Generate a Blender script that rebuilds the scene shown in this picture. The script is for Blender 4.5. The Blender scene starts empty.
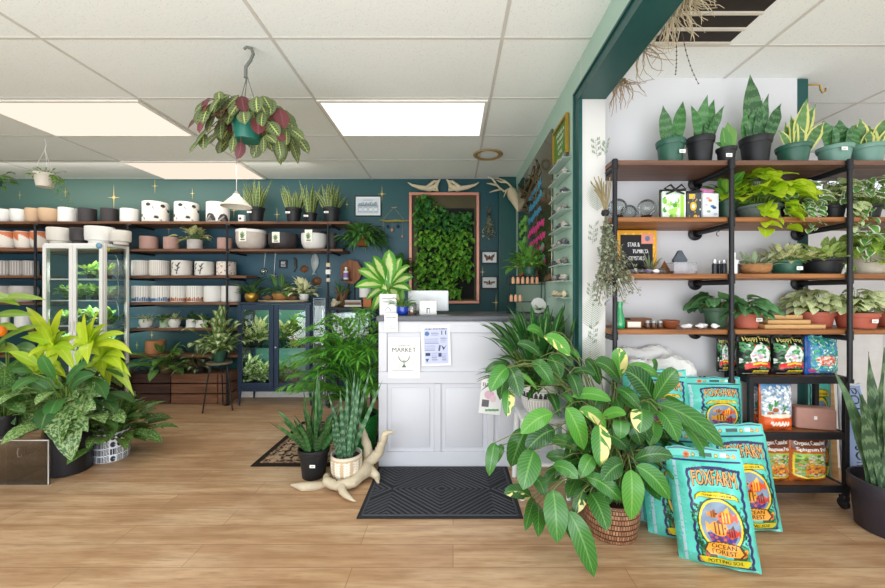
import bpy, bmesh, math, random
from mathutils import Vector, Matrix
from mathutils.geometry import tessellate_polygon
random.seed(7)
PI = math.pi
R = math.radians
C = bpy.context.scene.collection
CAMZ = 1.23
F = 373.0
def X(px, Y): return (px - 453.0) * Y / F
def Z(py, Y): return CAMZ + (293.0 - py) * Y / F
def P(px, py, Y): return Vector((X(px, Y), Y, Z(py, Y)))
def U(a, b): return random.uniform(a, b)
def V(*a): return Vector(a)
def hexc(h):
    h = h.lstrip('#')
    o = []
    for i in (0, 2, 4):
        c = int(h[i:i+2], 16) / 255
        o.append(c / 12.92 if c <= 0.04045 else ((c + 0.055) / 1.055) ** 2.4)
    return (o[0], o[1], o[2], 1.0)

# ------------------------------------------------------------ materials
class NT:
    def __init__(s, name):
        s.m = bpy.data.materials.new(name); s.m.use_nodes = True
        s.t = s.m.node_tree; s.t.nodes.clear()
        s.out = s.t.nodes.new('ShaderNodeOutputMaterial')
    def n(s, typ, **kw):
        nd = s.t.nodes.new(typ)
        for k, v in kw.items(): setattr(nd, k, v)
        return nd
    def link(s, a, b): s.t.links.new(a, b)
    def inp(s, sock, v):
        if hasattr(v, 'links') or isinstance(v, bpy.types.NodeSocket): s.link(v, sock)
        else: sock.default_value = v
    def math(s, op, a, b=None, c=None, clamp=False):
        nd = s.n('ShaderNodeMath', operation=op, use_clamp=clamp)
        s.inp(nd.inputs[0], a)
        if b is not None: s.inp(nd.inputs[1], b)
        if c is not None: s.inp(nd.inputs[2], c)
        return nd.outputs[0]
    def mix(s, f, a, b, blend='MIX'):
        nd = s.n('ShaderNodeMix', data_type='RGBA', blend_type=blend)
        s.inp(nd.inputs[0], f); s.inp(nd.inputs[6], a); s.inp(nd.inputs[7], b)
        return nd.outputs[2]
    def step(s, v, lo, hi):
        nd = s.n('ShaderNodeMapRange', clamp=True)
        s.inp(nd.inputs[0], v); nd.inputs[1].default_value = lo; nd.inputs[2].default_value = hi
        return nd.outputs[0]
    def noise(s, scale, vec=None, detail=3, rough=.5):
        nd = s.n('ShaderNodeTexNoise'); nd.inputs['Scale'].default_value = scale
        nd.inputs['Detail'].default_value = detail; nd.inputs['Roughness'].default_value = rough
        if vec is not None: s.link(vec, nd.inputs['Vector'])
        return nd.outputs['Fac']
    def coord(s, kind='Object', scale=None):
        tc = s.n('ShaderNodeTexCoord').outputs[kind]
        if scale is None: return tc
        mp = s.n('ShaderNodeMapping'); mp.inputs['Scale'].default_value = scale
        s.link(tc, mp.inputs['Vector']); return mp.outputs[0]
    def principled(s, col, rough=.5, metal=0, spec=.5, **kw):
        b = s.n('ShaderNodeBsdfPrincipled')
        s.inp(b.inputs['Base Color'], col); s.inp(b.inputs['Roughness'], rough)
        s.inp(b.inputs['Metallic'], metal); b.inputs['Specular IOR Level'].default_value = spec
        for k, v in kw.items(): s.inp(b.inputs[k.replace('_', ' ')], v)
        s.link(b.outputs[0], s.out.inputs[0])
        return b
    def bump(s, b, h, strength=.3, dist=.01):
        bp = s.n('ShaderNodeBump'); bp.inputs['Strength'].default_value = strength
        bp.inputs['Distance'].default_value = dist
        s.link(h, bp.inputs['Height']); s.link(bp.outputs[0], b.inputs['Normal'])

MC = {}
def mat(col, rough=.5, metal=0, var=.12, scale=12, bump=0, spec=.4, name=None):
    key = (col, rough, metal, var, scale, bump, spec)
    if key in MC: return MC[key]
    t = NT(name or 'plain_' + col.lstrip('#'))
    c = hexc(col)
    nz = t.noise(scale, t.coord('Object'), 4)
    d = tuple(x * (1 - var * 1.6) for x in c[:3]) + (1,)
    l = tuple(min(1, x * (1 + var)) for x in c[:3]) + (1,)
    b = t.principled(t.mix(nz, d, l), rough, metal, spec)
    if bump: t.bump(b, t.noise(scale * 4, t.coord('Object'), 4), bump, .005)
    MC[key] = t.m
    return t.m
def wood(col, dark, axis=0, scale=3.0, rough=.5, name='wood'):
    key = ('w', col, dark, axis, scale, rough)
    if key in MC: return MC[key]
    t = NT(name)
    sc = [14 * scale] * 3; sc[axis] = .9 * scale
    v = t.coord('Object', sc)
    n1 = t.noise(1.0, v, 6, .6)
    b = t.principled(t.mix(t.step(n1, .32, .68), hexc(dark), hexc(col)), rough, 0, .35)
    t.bump(b, n1, .15, .004)
    MC[key] = t.m
    return t.m
def attr_mat(rough=.5, name='printed_surface', spec=.4, bump=0, coat=0):
    key = ('attr', rough, spec, bump, coat)
    if key in MC: return MC[key]
    t = NT(name)
    a = t.n('ShaderNodeAttribute', attribute_name='Col')
    b = t.principled(a.outputs['Color'], rough, 0, spec)
    if bump: t.bump(b, t.noise(30, t.coord('Object'), 3), bump, .01)
    MC[key] = t.m
    return t.m
def glass_mat(tint='#eef7f4', name='glass', refl=.12, rough=.02):
    key = ('g', tint, refl, rough)
    if key in MC: return MC[key]
    t = NT(name)
    tr = t.n('ShaderNodeBsdfTransparent'); tr.inputs[0].default_value = hexc(tint)
    gl = t.n('ShaderNodeBsdfGlossy'); gl.inputs['Roughness'].default_value = rough
    lw = t.n('ShaderNodeLayerWeight'); lw.inputs[0].default_value = .25
    f = t.math('MULTIPLY_ADD', lw.outputs['Fresnel'], .8, refl * .5, clamp=True)
    mx = t.n('ShaderNodeMixShader'); t.link(f, mx.inputs[0]); t.link(tr.outputs[0], mx.inputs[1]); t.link(gl.outputs[0], mx.inputs[2])
    t.link(mx.outputs[0], t.out.inputs[0]); MC[key] = t.m
    return t.m
def solid_glass(col='#ffffff', rough=.0, ior=1.3, name='solid_glass'):
    key = ('sg', col, rough, ior)
    if key in MC: return MC[key]
    t = NT(name)
    t.principled(hexc(col), rough, 0, .5, Transmission_Weight=1.0, IOR=ior)
    MC[key] = t.m
    return t.m
def emis(col, strength, name='light_diffuser'):
    t = NT(name)
    e = t.n('ShaderNodeEmission'); e.inputs[0].default_value = hexc(col); e.inputs[1].default_value = strength
    t.link(e.outputs[0], t.out.inputs[0]); return t.m

def leafmat(name, base, dark, light='#c9d68a', mode='plain', amt=.5, rough=.38, trans=.25, freq=14, spec=.45):
    key = ('leaf', name)
    if key in MC: return MC[key]
    t = NT(name)
    uv = t.n('ShaderNodeUVMap').outputs[0]
    sp = t.n('ShaderNodeSeparateXYZ'); t.link(uv, sp.inputs[0])
    ux, uy = sp.outputs[0], sp.outputs[1]
    a = t.math('ABSOLUTE', t.math('MULTIPLY_ADD', ux, 2.0, -1.0))
    tt = t.math('FRACT', uy); idd = t.math('FLOOR', uy)
    wn = t.n('ShaderNodeTexWhiteNoise', noise_dimensions='1D'); t.link(idd, wn.inputs['W'])
    rnd = wn.outputs['Value']
    cx = t.n('ShaderNodeCombineXYZ'); t.link(t.math('MULTIPLY', ux, 1.2), cx.inputs[0]); t.link(t.math('MULTIPLY', uy, 2.5), cx.inputs[1]); t.link(idd, cx.inputs[2])
    vec = cx.outputs[0]
    col = t.mix(rnd, hexc(dark), hexc(base))
    diag = t.math('FRACT', t.math('MULTIPLY', t.math('SUBTRACT', tt, t.math('MULTIPLY', a, .22)), float(freq)))
    L = hexc(light)
    if mode == 'plain':
        col = t.mix(t.math('MULTIPLY', t.math('LESS_THAN', a, .09), .5), col, L)
    elif mode in ('veined', 'half'):
        vm = t.math('MULTIPLY', t.step(diag, .62, .95), .30)
        col = t.mix(vm, col, hexc(dark) if mode == 'x' else L)
        col = t.mix(t.math('MULTIPLY', t.step(a, .12, .04), .55), col, L)
        if mode == 'half':
            n = t.noise(1.1, vec, 1)
            side = t.math('GREATER_THAN', t.math('MULTIPLY', t.math('MULTIPLY_ADD', ux, 2.0, -1.0), t.math('MULTIPLY_ADD', t.math('GREATER_THAN', rnd, .5), 2.0, -1.0)), .02)
            on = t.math('GREATER_THAN', t.math('FRACT', t.math('MULTIPLY', rnd, 7.3)), 1 - amt)
            blot = t.math('GREATER_THAN', t.math('ADD', n, t.math('MULTIPLY', t.math('FRACT', t.math('MULTIPLY', t.math('SUBTRACT', tt, t.math('MULTIPLY', a, .35)), 3.0)), .22)), .60)
            mk = t.math('MULTIPLY', t.math('MULTIPLY', side, on), blot)
            col = t.mix(mk, col, hexc('#dfd68c'))
    elif mode == 'center':
        n = t.noise(5, vec, 3)
        w = t.math('MULTIPLY', t.math('SINE', t.math('MULTIPLY', tt, PI)), amt)
        mk = t.step(t.math('SUBTRACT', t.math('ADD', w, t.math('MULTIPLY_ADD', n, .5, -.25)), a), -.05, .12)
        col = t.mix(mk, col, L)
    elif mode == 'margin':
        n = t.noise(4, vec, 2)
        mk = t.step(t.math('ADD', a, t.math('MULTIPLY_ADD', n, .4, -.2)), amt - .04, amt + .04)
        col = t.mix(mk, col, L)
    elif mode == 'splash':
        n = t.noise(6, vec, 4, .65)
        col = t.mix(t.step(n, .62 - amt * .25, .68 - amt * .25), col, L)
        col = t.mix(t.math('MULTIPLY', t.math('LESS_THAN', a, .07), .6), col, L)
    elif mode == 'bands':
        n = t.noise(8, vec, 3)
        w = t.math('SINE', t.math('ADD', t.math('MULTIPLY', tt, float(freq) * 4), t.math('MULTIPLY', n, 9.0)))
        col = t.mix(t.math('MULTIPLY', t.step(w, .0, .7), amt), col, L)
    elif mode == 'bandmargin':
        n = t.noise(8, vec, 3)
        w = t.math('SINE', t.math('ADD', t.math('MULTIPLY', tt, float(freq) * 4), t.math('MULTIPLY', n, 9.0)))
        col = t.mix(t.math('MULTIPLY', t.step(w, .0, .7), .5), col, hexc('#7f9a74'))
        col = t.mix(t.step(a, .66, .72), col, L)
    elif mode == 'maranta':
        bl = t.math('MULTIPLY', t.math('LESS_THAN', t.math('FRACT', t.math('MULTIPLY', t.math('SUBTRACT', tt, t.math('MULTIPLY', a, .15)), 7.0)), .5), t.math('LESS_THAN', a, .5))
        col = t.mix(t.math('MULTIPLY', t.step(a, .35, .8), .6), hexc('#77855a'), col)
        col = t.mix(t.math('MULTIPLY', bl, .85), col, hexc('#26331c'))
        col = t.mix(t.step(a, .13, .06), col, hexc('#b9c66a'))
    b = t.n('ShaderNodeBsdfPrincipled')
    t.link(col, b.inputs['Base Color']); b.inputs['Roughness'].default_value = rough
    b.inputs['Specular IOR Level'].default_value = spec
    if mode in ('veined', 'half'):
        t.bump(b, diag, .25, .004)
    if trans > 0:
        tr = t.n('ShaderNodeBsdfTranslucent')
        t.link(t.mix(.35, col, hexc('#cfe04a')), tr.inputs[0])
        mx = t.n('ShaderNodeMixShader'); mx.inputs[0].default_value = trans
        t.link(b.outputs[0], mx.inputs[1]); t.link(tr.outputs[0], mx.inputs[2]); t.link(mx.outputs[0], t.out.inputs[0])
    else: t.link(b.outputs[0], t.out.inputs[0])
    MC[key] = t.m
    return t.m

# ------------------------------------------------------------ mesh building
class MB:
    def __init__(s): s.v = []; s.f = []; s.m = []; s.uv = {}; s.c = {}
    def add(s, vs, fs, m=0, uvs=None, cols=None, M=None):
        b = len(s.v)
        if M is not None: vs = [M @ Vector(p) for p in vs]
        s.v.extend([tuple(p) for p in vs])
        for i, f in enumerate(fs):
            if uvs is not None: s.uv[len(s.f)] = uvs[i]
            s.f.append(tuple(b + k for k in f)); s.m.append(m)
        if cols is not None:
            for i, c in enumerate(cols): s.c[b + i] = c
        return s
    def xf(s, M):
        s.v = [tuple(M @ Vector(p)) for p in s.v]; return s
    def mesh(s, name, mats, smooth=True):
        me = bpy.data.meshes.new(name)
        me.from_pydata(s.v, [], s.f)
        for m in (mats if isinstance(mats, (list, tuple)) else [mats]): me.materials.append(m)
        me.polygons.foreach_set('material_index', s.m)
        me.polygons.foreach_set('use_smooth', [smooth] * len(s.f))
        if s.uv:
            ul = me.uv_layers.new(name='UVMap')
            k = 0; dat = []
            for i, f in enumerate(s.f):
                u = s.uv.get(i)
                if u is None: dat.extend([0.0, 0.0] * len(f))
                else:
                    for q in u: dat.extend((q[0], q[1]))
            ul.data.foreach_set('uv', dat)
        if s.c:
            ca = me.color_attributes.new('Col', 'FLOAT_COLOR', 'POINT')
            dat = []
            for i in range(len(s.v)): dat.extend(s.c.get(i, (1, 1, 1, 1)))
            ca.data.foreach_set('color', dat)
        me.update()
        return me
def obj(name, mb, mats, parent=None, loc=None, rz=0, smooth=True, auto=True):
    me = mb.mesh(name, mats, smooth) if isinstance(mb, MB) else mb
    o = bpy.data.objects.new(name, me); C.objects.link(o)
    if smooth and auto and isinstance(mb, MB) and len(mb.f) < 60000:
        try: me.set_sharp_from_angle(angle=R(38))
        except Exception: pass
    if parent is not None: o.parent = parent
    if loc is not None: o.location = loc
    o.rotation_euler[2] = rz
    return o
def tag(o, label, cat, group=None):
    o['label'] = label; o['category'] = cat
    if group: o['group'] = group
    return o
def thing(name, label, cat, loc=(0, 0, 0), rz=0, group=None):
    o = bpy.data.objects.new(name, None); C.objects.link(o)
    o.empty_display_size = .05
    o.location = loc; o.rotation_euler = (0, 0, rz)
    return tag(o, label, cat, group)
def struct(name, mb, mats, smooth=False, parent=None):
    o = obj(name, mb, mats, parent, smooth=smooth, auto=False)
    o['kind'] = 'structure'
    return o
def dup(root, loc, rz=0, label=None, scale=None):
    r = root.copy(); C.objects.link(r); r.location = loc; r.rotation_euler[2] = rz
    if label: r['label'] = label
    if scale: r.scale = scale if hasattr(scale, '__len__') else (scale,) * 3
    for ch in list(root.children):
        c = ch.copy(); C.objects.link(c); c.parent = r
        for g in list(ch.children):
            d = g.copy(); C.objects.link(d); d.parent = c
    return r

def box(mb, x0, x1, y0, y1, z0, z1, m=0):
    v = [(x0,y0,z0),(x1,y0,z0),(x1,y1,z0),(x0,y1,z0),(x0,y0,z1),(x1,y0,z1),(x1,y1,z1),(x0,y1,z1)]
    f = [(0,3,2,1),(4,5,6,7),(0,1,5,4),(1,2,6,5),(2,3,7,6),(3,0,4,7)]
    return mb.add(v, f, m)
def rbox(mb, x0, x1, y0, y1, z0, z1, bev=.004, m=0, seg=2):
    bm = bmesh.new(); bmesh.ops.create_cube(bm, size=1)
    for v in bm.verts:
        v.co = Vector(((x0+x1)/2 + v.co.x*(x1-x0), (y0+y1)/2 + v.co.y*(y1-y0), (z0+z1)/2 + v.co.z*(z1-z0)))
    bmesh.ops.bevel(bm, geom=list(bm.edges), offset=bev, segments=seg, affect='EDGES', profile=.5)
    bm.verts.index_update()
    mb.add([v.co.copy() for v in bm.verts], [[v.index for v in f.verts] for f in bm.faces], m)
    bm.free(); return mb
def lathe(mb, prof, n=28, c=(0,0,0), m=0, uvs=True, colf=None, sx=1, sy=1):
    vs = []; fs = []; us = []; cols = []
    k = len(prof)
    for i in range(n + 1):
        a = 2*PI*i/n
        for j, (r, z) in enumerate(prof):
            vs.append((c[0]+r*math.cos(a)*sx, c[1]+r*math.sin(a)*sy, c[2]+z))
            if colf: cols.append(colf(i/n, j/(k-1)))
    for i in range(n):
        for j in range(k-1):
            fs.append((i*k+j, (i+1)*k+j, (i+1)*k+j+1, i*k+j+1))
            us.append([(i/n, j/(k-1)), ((i+1)/n, j/(k-1)), ((i+1)/n, (j+1)/(k-1)), (i/n, (j+1)/(k-1))])
    return mb.add(vs, fs, m, us if uvs else None, cols if colf else None)
def sphere(mb, c, r, m=0, n=16, sz=1):
    prof = [(r*math.sin(PI*j/n*1.0)+1e-5, -r*math.cos(PI*j/n)*sz) for j in range(n+1)]
    return lathe(mb, prof, n*2, c, m)
def tube(mb, pts, rad, n=8, m=0, cap=True):
    pts = [Vector(p) for p in pts]
    if not hasattr(rad, '__len__'): rad = [rad]*len(pts)
    vs = []; fs = []
    prev = None
    for i, p in enumerate(pts):
        d = (pts[min(i+1, len(pts)-1)] - pts[max(i-1, 0)])
        if d.length < 1e-9: d = Vector((0,0,1))
        d.normalize()
        ref = prev if prev is not None else (Vector((0,0,1)) if abs(d.z) < .9 else Vector((1,0,0)))
        s = d.cross(ref)
        if s.length < 1e-6: s = d.orthogonal()
        s.normalize(); u = s.cross(d).normalized(); prev = u
        for k in range(n):
            a = 2*PI*k/n
            vs.append(p + (s*math.cos(a) + u*math.sin(a))*rad[i])
    for i in range(len(pts)-1):
        for k in range(n):
            k2 = (k+1) % n
            fs.append((i*n+k, i*n+k2, (i+1)*n+k2, (i+1)*n+k))
    if cap:
        fs.append(tuple(range(n))[::-1]); fs.append(tuple((len(pts)-1)*n+k for k in range(n)))
    return mb.add(vs, fs, m)
def bez(a, b, c, n=8):
    a, b, c = Vector(a), Vector(b), Vector(c)
    return [a*(1-t)**2 + b*2*t*(1-t) + c*t*t for t in [i/n for i in range(n+1)]]
def prism(mb, pts, y0, y1, m=0, plane='xz'):
    n = len(pts)
    def q(p, y): return (p[0], y, p[1]) if plane == 'xz' else ((p[0], p[1], y) if plane == 'xy' else (y, p[0], p[1]))
    vs = [q(p, y0) for p in pts] + [q(p, y1) for p in pts]
    fs = []
    tr = tessellate_polygon([[Vector((p[0], p[1], 0)) for p in pts]])
    for t in tr: fs.append(tuple(t)); fs.append(tuple(n+i for i in reversed(t)))
    for i in range(n): j = (i+1) % n; fs.append((i, j, n+j, n+i))
    return mb.add(vs, fs, m)

# ------------------------------------------------------------ text and painted canvases
TXT = {}
def text_tris(s):
    if s in TXT: return TXT[s]
    cu = bpy.data.curves.new('t', 'FONT'); cu.body = s; cu.resolution_u = 3
    o = bpy.data.objects.new('t', cu); C.objects.link(o)
    bpy.context.view_layer.update()
    me = o.to_mesh(); me.calc_loop_triangles()
    vs = [(v.co.x, v.co.y) for v in me.vertices]; tr = [tuple(t.vertices) for t in me.loop_triangles]
    o.to_mesh_clear(); bpy.data.objects.remove(o); bpy.data.curves.remove(cu)
    x0 = min(v[0] for v in vs); x1 = max(v[0] for v in vs); y0 = min(v[1] for v in vs); y1 = max(v[1] for v in vs)
    vs = [((a-x0)/(x1-x0+1e-9), (b-y0)/(y1-y0+1e-9)) for a, b in vs]
    TXT[s] = (vs, tr, (x1-x0)/(y1-y0+1e-9)); return TXT[s]
class Canvas:
    def __init__(s, w, h, bg):
        s.w, s.h = w, h; c = hexc(bg); s.p = [[c]*w for _ in range(h)]
    def tri(s, pts, col, fn=None):
        c = hexc(col) if isinstance(col, str) else col
        s.poly(pts, c)
    def poly(s, pts, col):
        c = hexc(col) if isinstance(col, str) else col
        P_ = [(x*(s.w-1), y*(s.h-1)) for x, y in pts]
        ya = max(0, math.ceil(min(p[1] for p in P_) - .0001)); yb = min(s.h-1, int(max(p[1] for p in P_)))
        n = len(P_)
        for y in range(ya, yb+1):
            xs = []
            for i in range(n):
                x1, y1 = P_[i]; x2, y2 = P_[(i+1) % n]
                if (y1 <= y) != (y2 <= y): xs.append(x1 + (y-y1)*(x2-x1)/(y2-y1))
            xs.sort()
            for k in range(0, len(xs)-1, 2):
                for x in range(max(0, math.ceil(xs[k]-.3)), min(s.w-1, int(xs[k+1]+.3))+1): s.p[y][x] = c
    def rect(s, x0, y0, x1, y1, col): s.poly([(x0,y0),(x1,y0),(x1,y1),(x0,y1)], col)
    def ell(s, cx, cy, rx, ry, col, n=28):
        s.poly([(cx+rx*math.cos(2*PI*i/n), cy+ry*math.sin(2*PI*i/n)) for i in range(n)], col)
    def text(s, t, x0, y0, x1, y1, col, fn=None):
        vs, tr, _ = text_tris(t)
        q = [(x0+a*(x1-x0), y0+b*(y1-y0)) for a, b in vs]
        if fn: q = [fn(*p) for p in q]
        for a in tr: s.poly([q[i] for i in a], col)
    def line(s, pts, w, col):
        asp = s.w/s.h
        for (a, b) in zip(pts[:-1], pts[1:]):
            dx, dy = (b[0]-a[0])*asp, b[1]-a[1]; l = math.hypot(dx, dy) or 1
            nx, ny = -dy/l*w/asp, dx/l*w
            s.poly([(a[0]+nx,a[1]+ny),(b[0]+nx,b[1]+ny),(b[0]-nx,b[1]-ny),(a[0]-nx,a[1]-ny)], col)
    def at(s, u, v):
        return s.p[min(s.h-1, max(0, int(v*(s.h-1)+.5)))][min(s.w-1, max(0, int(u*(s.w-1)+.5)))]
def canvas_grid(mb, cv, fn, m=0):
    """fn(u,v)->point; front faces"""
    w, h = cv.w, cv.h
    vs = [fn(i/(w-1), j/(h-1)) for j in range(h) for i in range(w)]
    cols = [cv.p[j][i] for j in range(h) for i in range(w)]
    fs = [(j*w+i, j*w+i+1, (j+1)*w+i+1, (j+1)*w+i) for j in range(h-1) for i in range(w-1)]
    return mb.add(vs, fs, m, None, cols)

# ------------------------------------------------------------ leaves
LID = [0]
def prof_ovate(t): return math.sin(PI*min(1, t)**.75)**.8 if 0 < t < 1 else 0.0
def prof_ell(t): return math.sin(PI*min(1, t*.97+.01))**.62 if 0 < t < 1 else .03
def prof_lance(t): return math.sin(PI*t**.7)**1.1 if 0 < t < 1 else 0.0
def prof_strap(t): return min(1, .45+t*2.2)*(1-max(0, (t-.45)/.55)**2.0)**.8 if t < 1 else 0.0
def prof_heart(t): return (min(1, (t+.1)*2.8)**.55)*(1-t**2.3)**.85 if t < 1 else 0.0
def prof_blade(t): return (.62+.5*math.sin(PI*min(1, t*1.15)))*(1-max(0, (t-.6)/.4)**1.8) if t < 1 else 0.0
def prof_paddle(t): return .25+.75*math.sin(PI*t)**.7 if t < .97 else .1
def leaf_curve(mb, pts, side_ref, W, prof, fold=.15, m=0, wave=0, cols=1):
    """leaf along a list of points; side_ref = approximate facing normal"""
    LID[0] += 1; lid = LID[0]
    n = len(pts)
    vs = []
    ph = U(0, 6)
    nc = 2*cols+1
    nr = Vector(side_ref)
    for i, p in enumerate(pts):
        t = i/(n-1)
        d = (pts[min(i+1, n-1)] - pts[max(i-1, 0)]).normalized()
        s = d.cross(nr)
        if s.length < 1e-4: s = d.orthogonal()
        s.normalize(); up = s.cross(d).normalized()
        w = W*.5*prof(t)+.0004
        for c in range(-cols, cols+1):
            q = c/cols
            wv = wave*W*math.sin(ph+t*14+q*2)*abs(q)
            vs.append(p + s*(q*w) + up*(abs(q)**1.3*fold*w + wv))
    fs = []; us = []
    for i in range(n-1):
        t0, t1 = min(.995, i/(n-1))*.99+.004, min(.995, (i+1)/(n-1))*.99+.004
        for c in range(nc-1):
            fs.append((i*nc+c, i*nc+c+1, (i+1)*nc+c+1, (i+1)*nc+c))
            us.append([(c/(nc-1), lid+t0), ((c+1)/(nc-1), lid+t0), ((c+1)/(nc-1), lid+t1), (c/(nc-1), lid+t1)])
    mb.add(vs, fs, m, us)
def leaf(mb, base, d, L, W, droop=.8, fold=.2, seg=6, prof=prof_ovate, m=0, wave=0, roll=0, cols=1):
    d = Vector(d).normalized(); p = Vector(base); pts = [p.copy()]
    h = Vector((d.x, d.y, 0))
    ax = Vector((h.y, -h.x, 0)).normalized() if h.length > 1e-3 else Vector((math.cos(U(0, 6)), math.sin(U(0, 6)), 0))
    for i in range(seg):
        p = p + d*(L/seg); pts.append(p.copy())
        if d.z > -.93: d = (Matrix.Rotation(-droop/seg, 3, ax.cross(Vector((0,0,1))).cross(Vector((0,0,1)))) @ d) if False else (d + Vector((0, 0, -droop/seg))).normalized()
    n = Vector((0, 0, 1)) if abs((pts[-1]-pts[0]).normalized().z) < .85 else (ax.cross(Vector((0,0,1)))*-1 if h.length > 1e-3 else ax)
    if abs((pts[-1]-pts[0]).normalized().z) >= .85 and h.length > 1e-3: n = Vector((-h.x, -h.y, .3)) if (pts[-1]-pts[0]).z > 0 else Vector((h.x, h.y, .3))
    if roll: n = Matrix.Rotation(roll, 3, (pts[-1]-pts[0]).normalized()) @ n
    leaf_curve(mb, pts, n, W, prof, fold, m, wave, cols)
def clampmb(mb, loc, cl):
    """cl: dict of world limits xmin,xmax,ymin,ymax,zmin,zmax"""
    if not cl: return mb
    o = []
    for p in mb.v:
        q = [p[0]+loc[0], p[1]+loc[1], p[2]+loc[2]]
        for k, a in (('x', 0), ('y', 1), ('z', 2)):
            if k+'max' in cl and q[a] > cl[k+'max']: q[a] = cl[k+'max'] - min(.02, (q[a]-cl[k+'max'])*.08)
            if k+'min' in cl and q[a] < cl[k+'min']: q[a] = cl[k+'min'] + min(.02, (cl[k+'min']-q[a])*.08)
        o.append((q[0]-loc[0], q[1]-loc[1], q[2]-loc[2]))
    mb.v = o; return mb
def rosette(n, z0, r0=.03, stem=(.05, .15), elev=(20, 85), L=(.1, .16), W=.4, droop=.8, prof=prof_ovate, fold=.2, seg=5, wave=0, srad=.0018, roll=.4, sag=.3, az=(0, 2*PI), cols=1):
    mb = MB()
    for i in range(n):
        a = U(*az); e = R(U(*elev)); sl = U(*stem)
        d = Vector((math.cos(a)*math.cos(e), math.sin(a)*math.cos(e), math.sin(e)))
        b = Vector((math.cos(a), math.sin(a), 0))*U(0, r0) + Vector((0, 0, z0))
        tip = b + d*sl + Vector((0, 0, -sag*sl*math.cos(e)*.5))
        if sl > .01:
            tube(mb, bez(b, b+d*sl*.5+Vector((0, 0, sl*.12)), tip, 3), srad, 4, 1, cap=False)
        dd = Vector((d.x, d.y, d.z*.55 + U(-.2, .25)))
        l = U(*L)
        leaf(mb, tip, dd, l, l*W*U(.85, 1.15), droop*U(.6, 1.4), fold, seg, prof, 0, wave, U(-roll, roll), cols)
    return mb
def blades(n, z0, r0, L, W, lean=.25, twist=.3, seg=6, curve=.3, fold=.35, prof=prof_blade):
    mb = MB()
    for i in range(n):
        a = U(0, 2*PI); r = r0*math.sqrt(U(0, 1))
        b = Vector((math.cos(a)*r, math.sin(a)*r, z0))
        ln = lean*U(.3, 1)*(.3+r/max(r0, 1e-3)*.7)
        d = Vector((math.cos(a)*ln, math.sin(a)*ln, 1)).normalized()
        l = U(*L); out = Vector((math.cos(a), math.sin(a), 0))
        pts = [b + d*l*t + out*curve*l*t*t*.25 for t in [k/seg for k in range(seg+1)]]
        fc = a + U(-twist, twist)*2
        nn = Vector((-math.cos(fc), -math.sin(fc), .1))
        if random.random() < .6: nn = Vector((U(-.5, .5), -1, .1))
        leaf_curve(mb, pts, nn, W*U(.8, 1.2), prof, fold, 0, .03)
    return mb
def heartmound(n, z0, rad, h, L=.07, W=.75, vines=0, vlen=.3, rimr=.06, rimz=0, front=True):
    mb = MB()
    for i in range(n):
        a = U(0, 2*PI); q = math.sqrt(U(0, 1)); e = (1-q*q)
        p = Vector((math.cos(a)*q*rad, math.sin(a)*q*rad, z0 + h*(.32+.68*e)*U(.6, 1.05)))
        b = Vector((math.cos(a)*rimr*q*.6, math.sin(a)*rimr*q*.6, z0))
        tube(mb, bez(b, (b+p)/2+Vector((0, 0, h*.3)), p, 3), .0015, 4, 1, cap=False)
        d = Vector((math.cos(a)*(.4+q), math.sin(a)*(.4+q), U(-.3, .3)))
        l = L*U(.75, 1.25)
        leaf(mb, p, d, l, l*W, U(.6, 1.6), .2, 6, prof_heart, 0, 0, U(-.6, .6))
    for i in range(vines):
        a = U(-PI*.95, -PI*.05) if front else U(0, 2*PI)
        p = Vector((math.cos(a)*rimr, math.sin(a)*rimr, rimz)); o = Vector((math.cos(a), math.sin(a), 0))
        vl = vlen*U(.4, 1); pts = [Vector((p.x*.5, p.y*.5, z0))]
        k = 8
        for j in range(k+1):
            t = j/k
            pts.append(p + o*(.02+.03*math.sin(t*3)) + Vector((U(-.01, .01), U(-.006, .006), .015-vl*t)))
        tube(mb, pts, .0018, 5, 1)
        for q in pts[2:]:
            l = L*U(.7, 1.1); leaf(mb, q, Vector((U(-1, 1)+o.x, o.y*.8+U(-.4, .1), U(-.5, .2))), l, l*W, 1.4, .2, 5, prof_heart, 0, 0, U(-.5, .5))
    return mb
# ============================================================ camera, light, setting
CEIL = 2.578; YB = 4.41; XP0, XP1 = .73, .866; YE = 2.12; YR = 2.34; XR = 2.16
cd = bpy.data.cameras.new('camera'); cam = bpy.data.objects.new('camera', cd); C.objects.link(cam)
cd.sensor_width = 36; cd.lens = 36*F/885; cd.clip_start = .02
cd.shift_x = -10.5/885; cd.shift_y = -1.0/885
cam.location = (0, 0, CAMZ); cam.rotation_euler = (PI/2, 0, 0)
bpy.context.scene.camera = cam
sc = bpy.context.scene
sc.view_settings.view_transform = 'Standard'; sc.view_settings.look = 'None'
sc.view_settings.exposure = -0.30; sc.view_settings.gamma = 1.0
w = bpy.data.worlds.new('World'); sc.world = w; w.use_nodes = True
bg = w.node_tree.nodes['Background']; bg.inputs[0].default_value = (.93, .97, 1, 1); bg.inputs[1].default_value = 2.2
try:
    sc.cycles.max_bounces = 7; sc.cycles.transparent_max_bounces = 24; sc.cycles.caustics_reflective = False; sc.cycles.caustics_refractive = False
    sc.cycles.sample_clamp_indirect = 6
except Exception: pass

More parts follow.
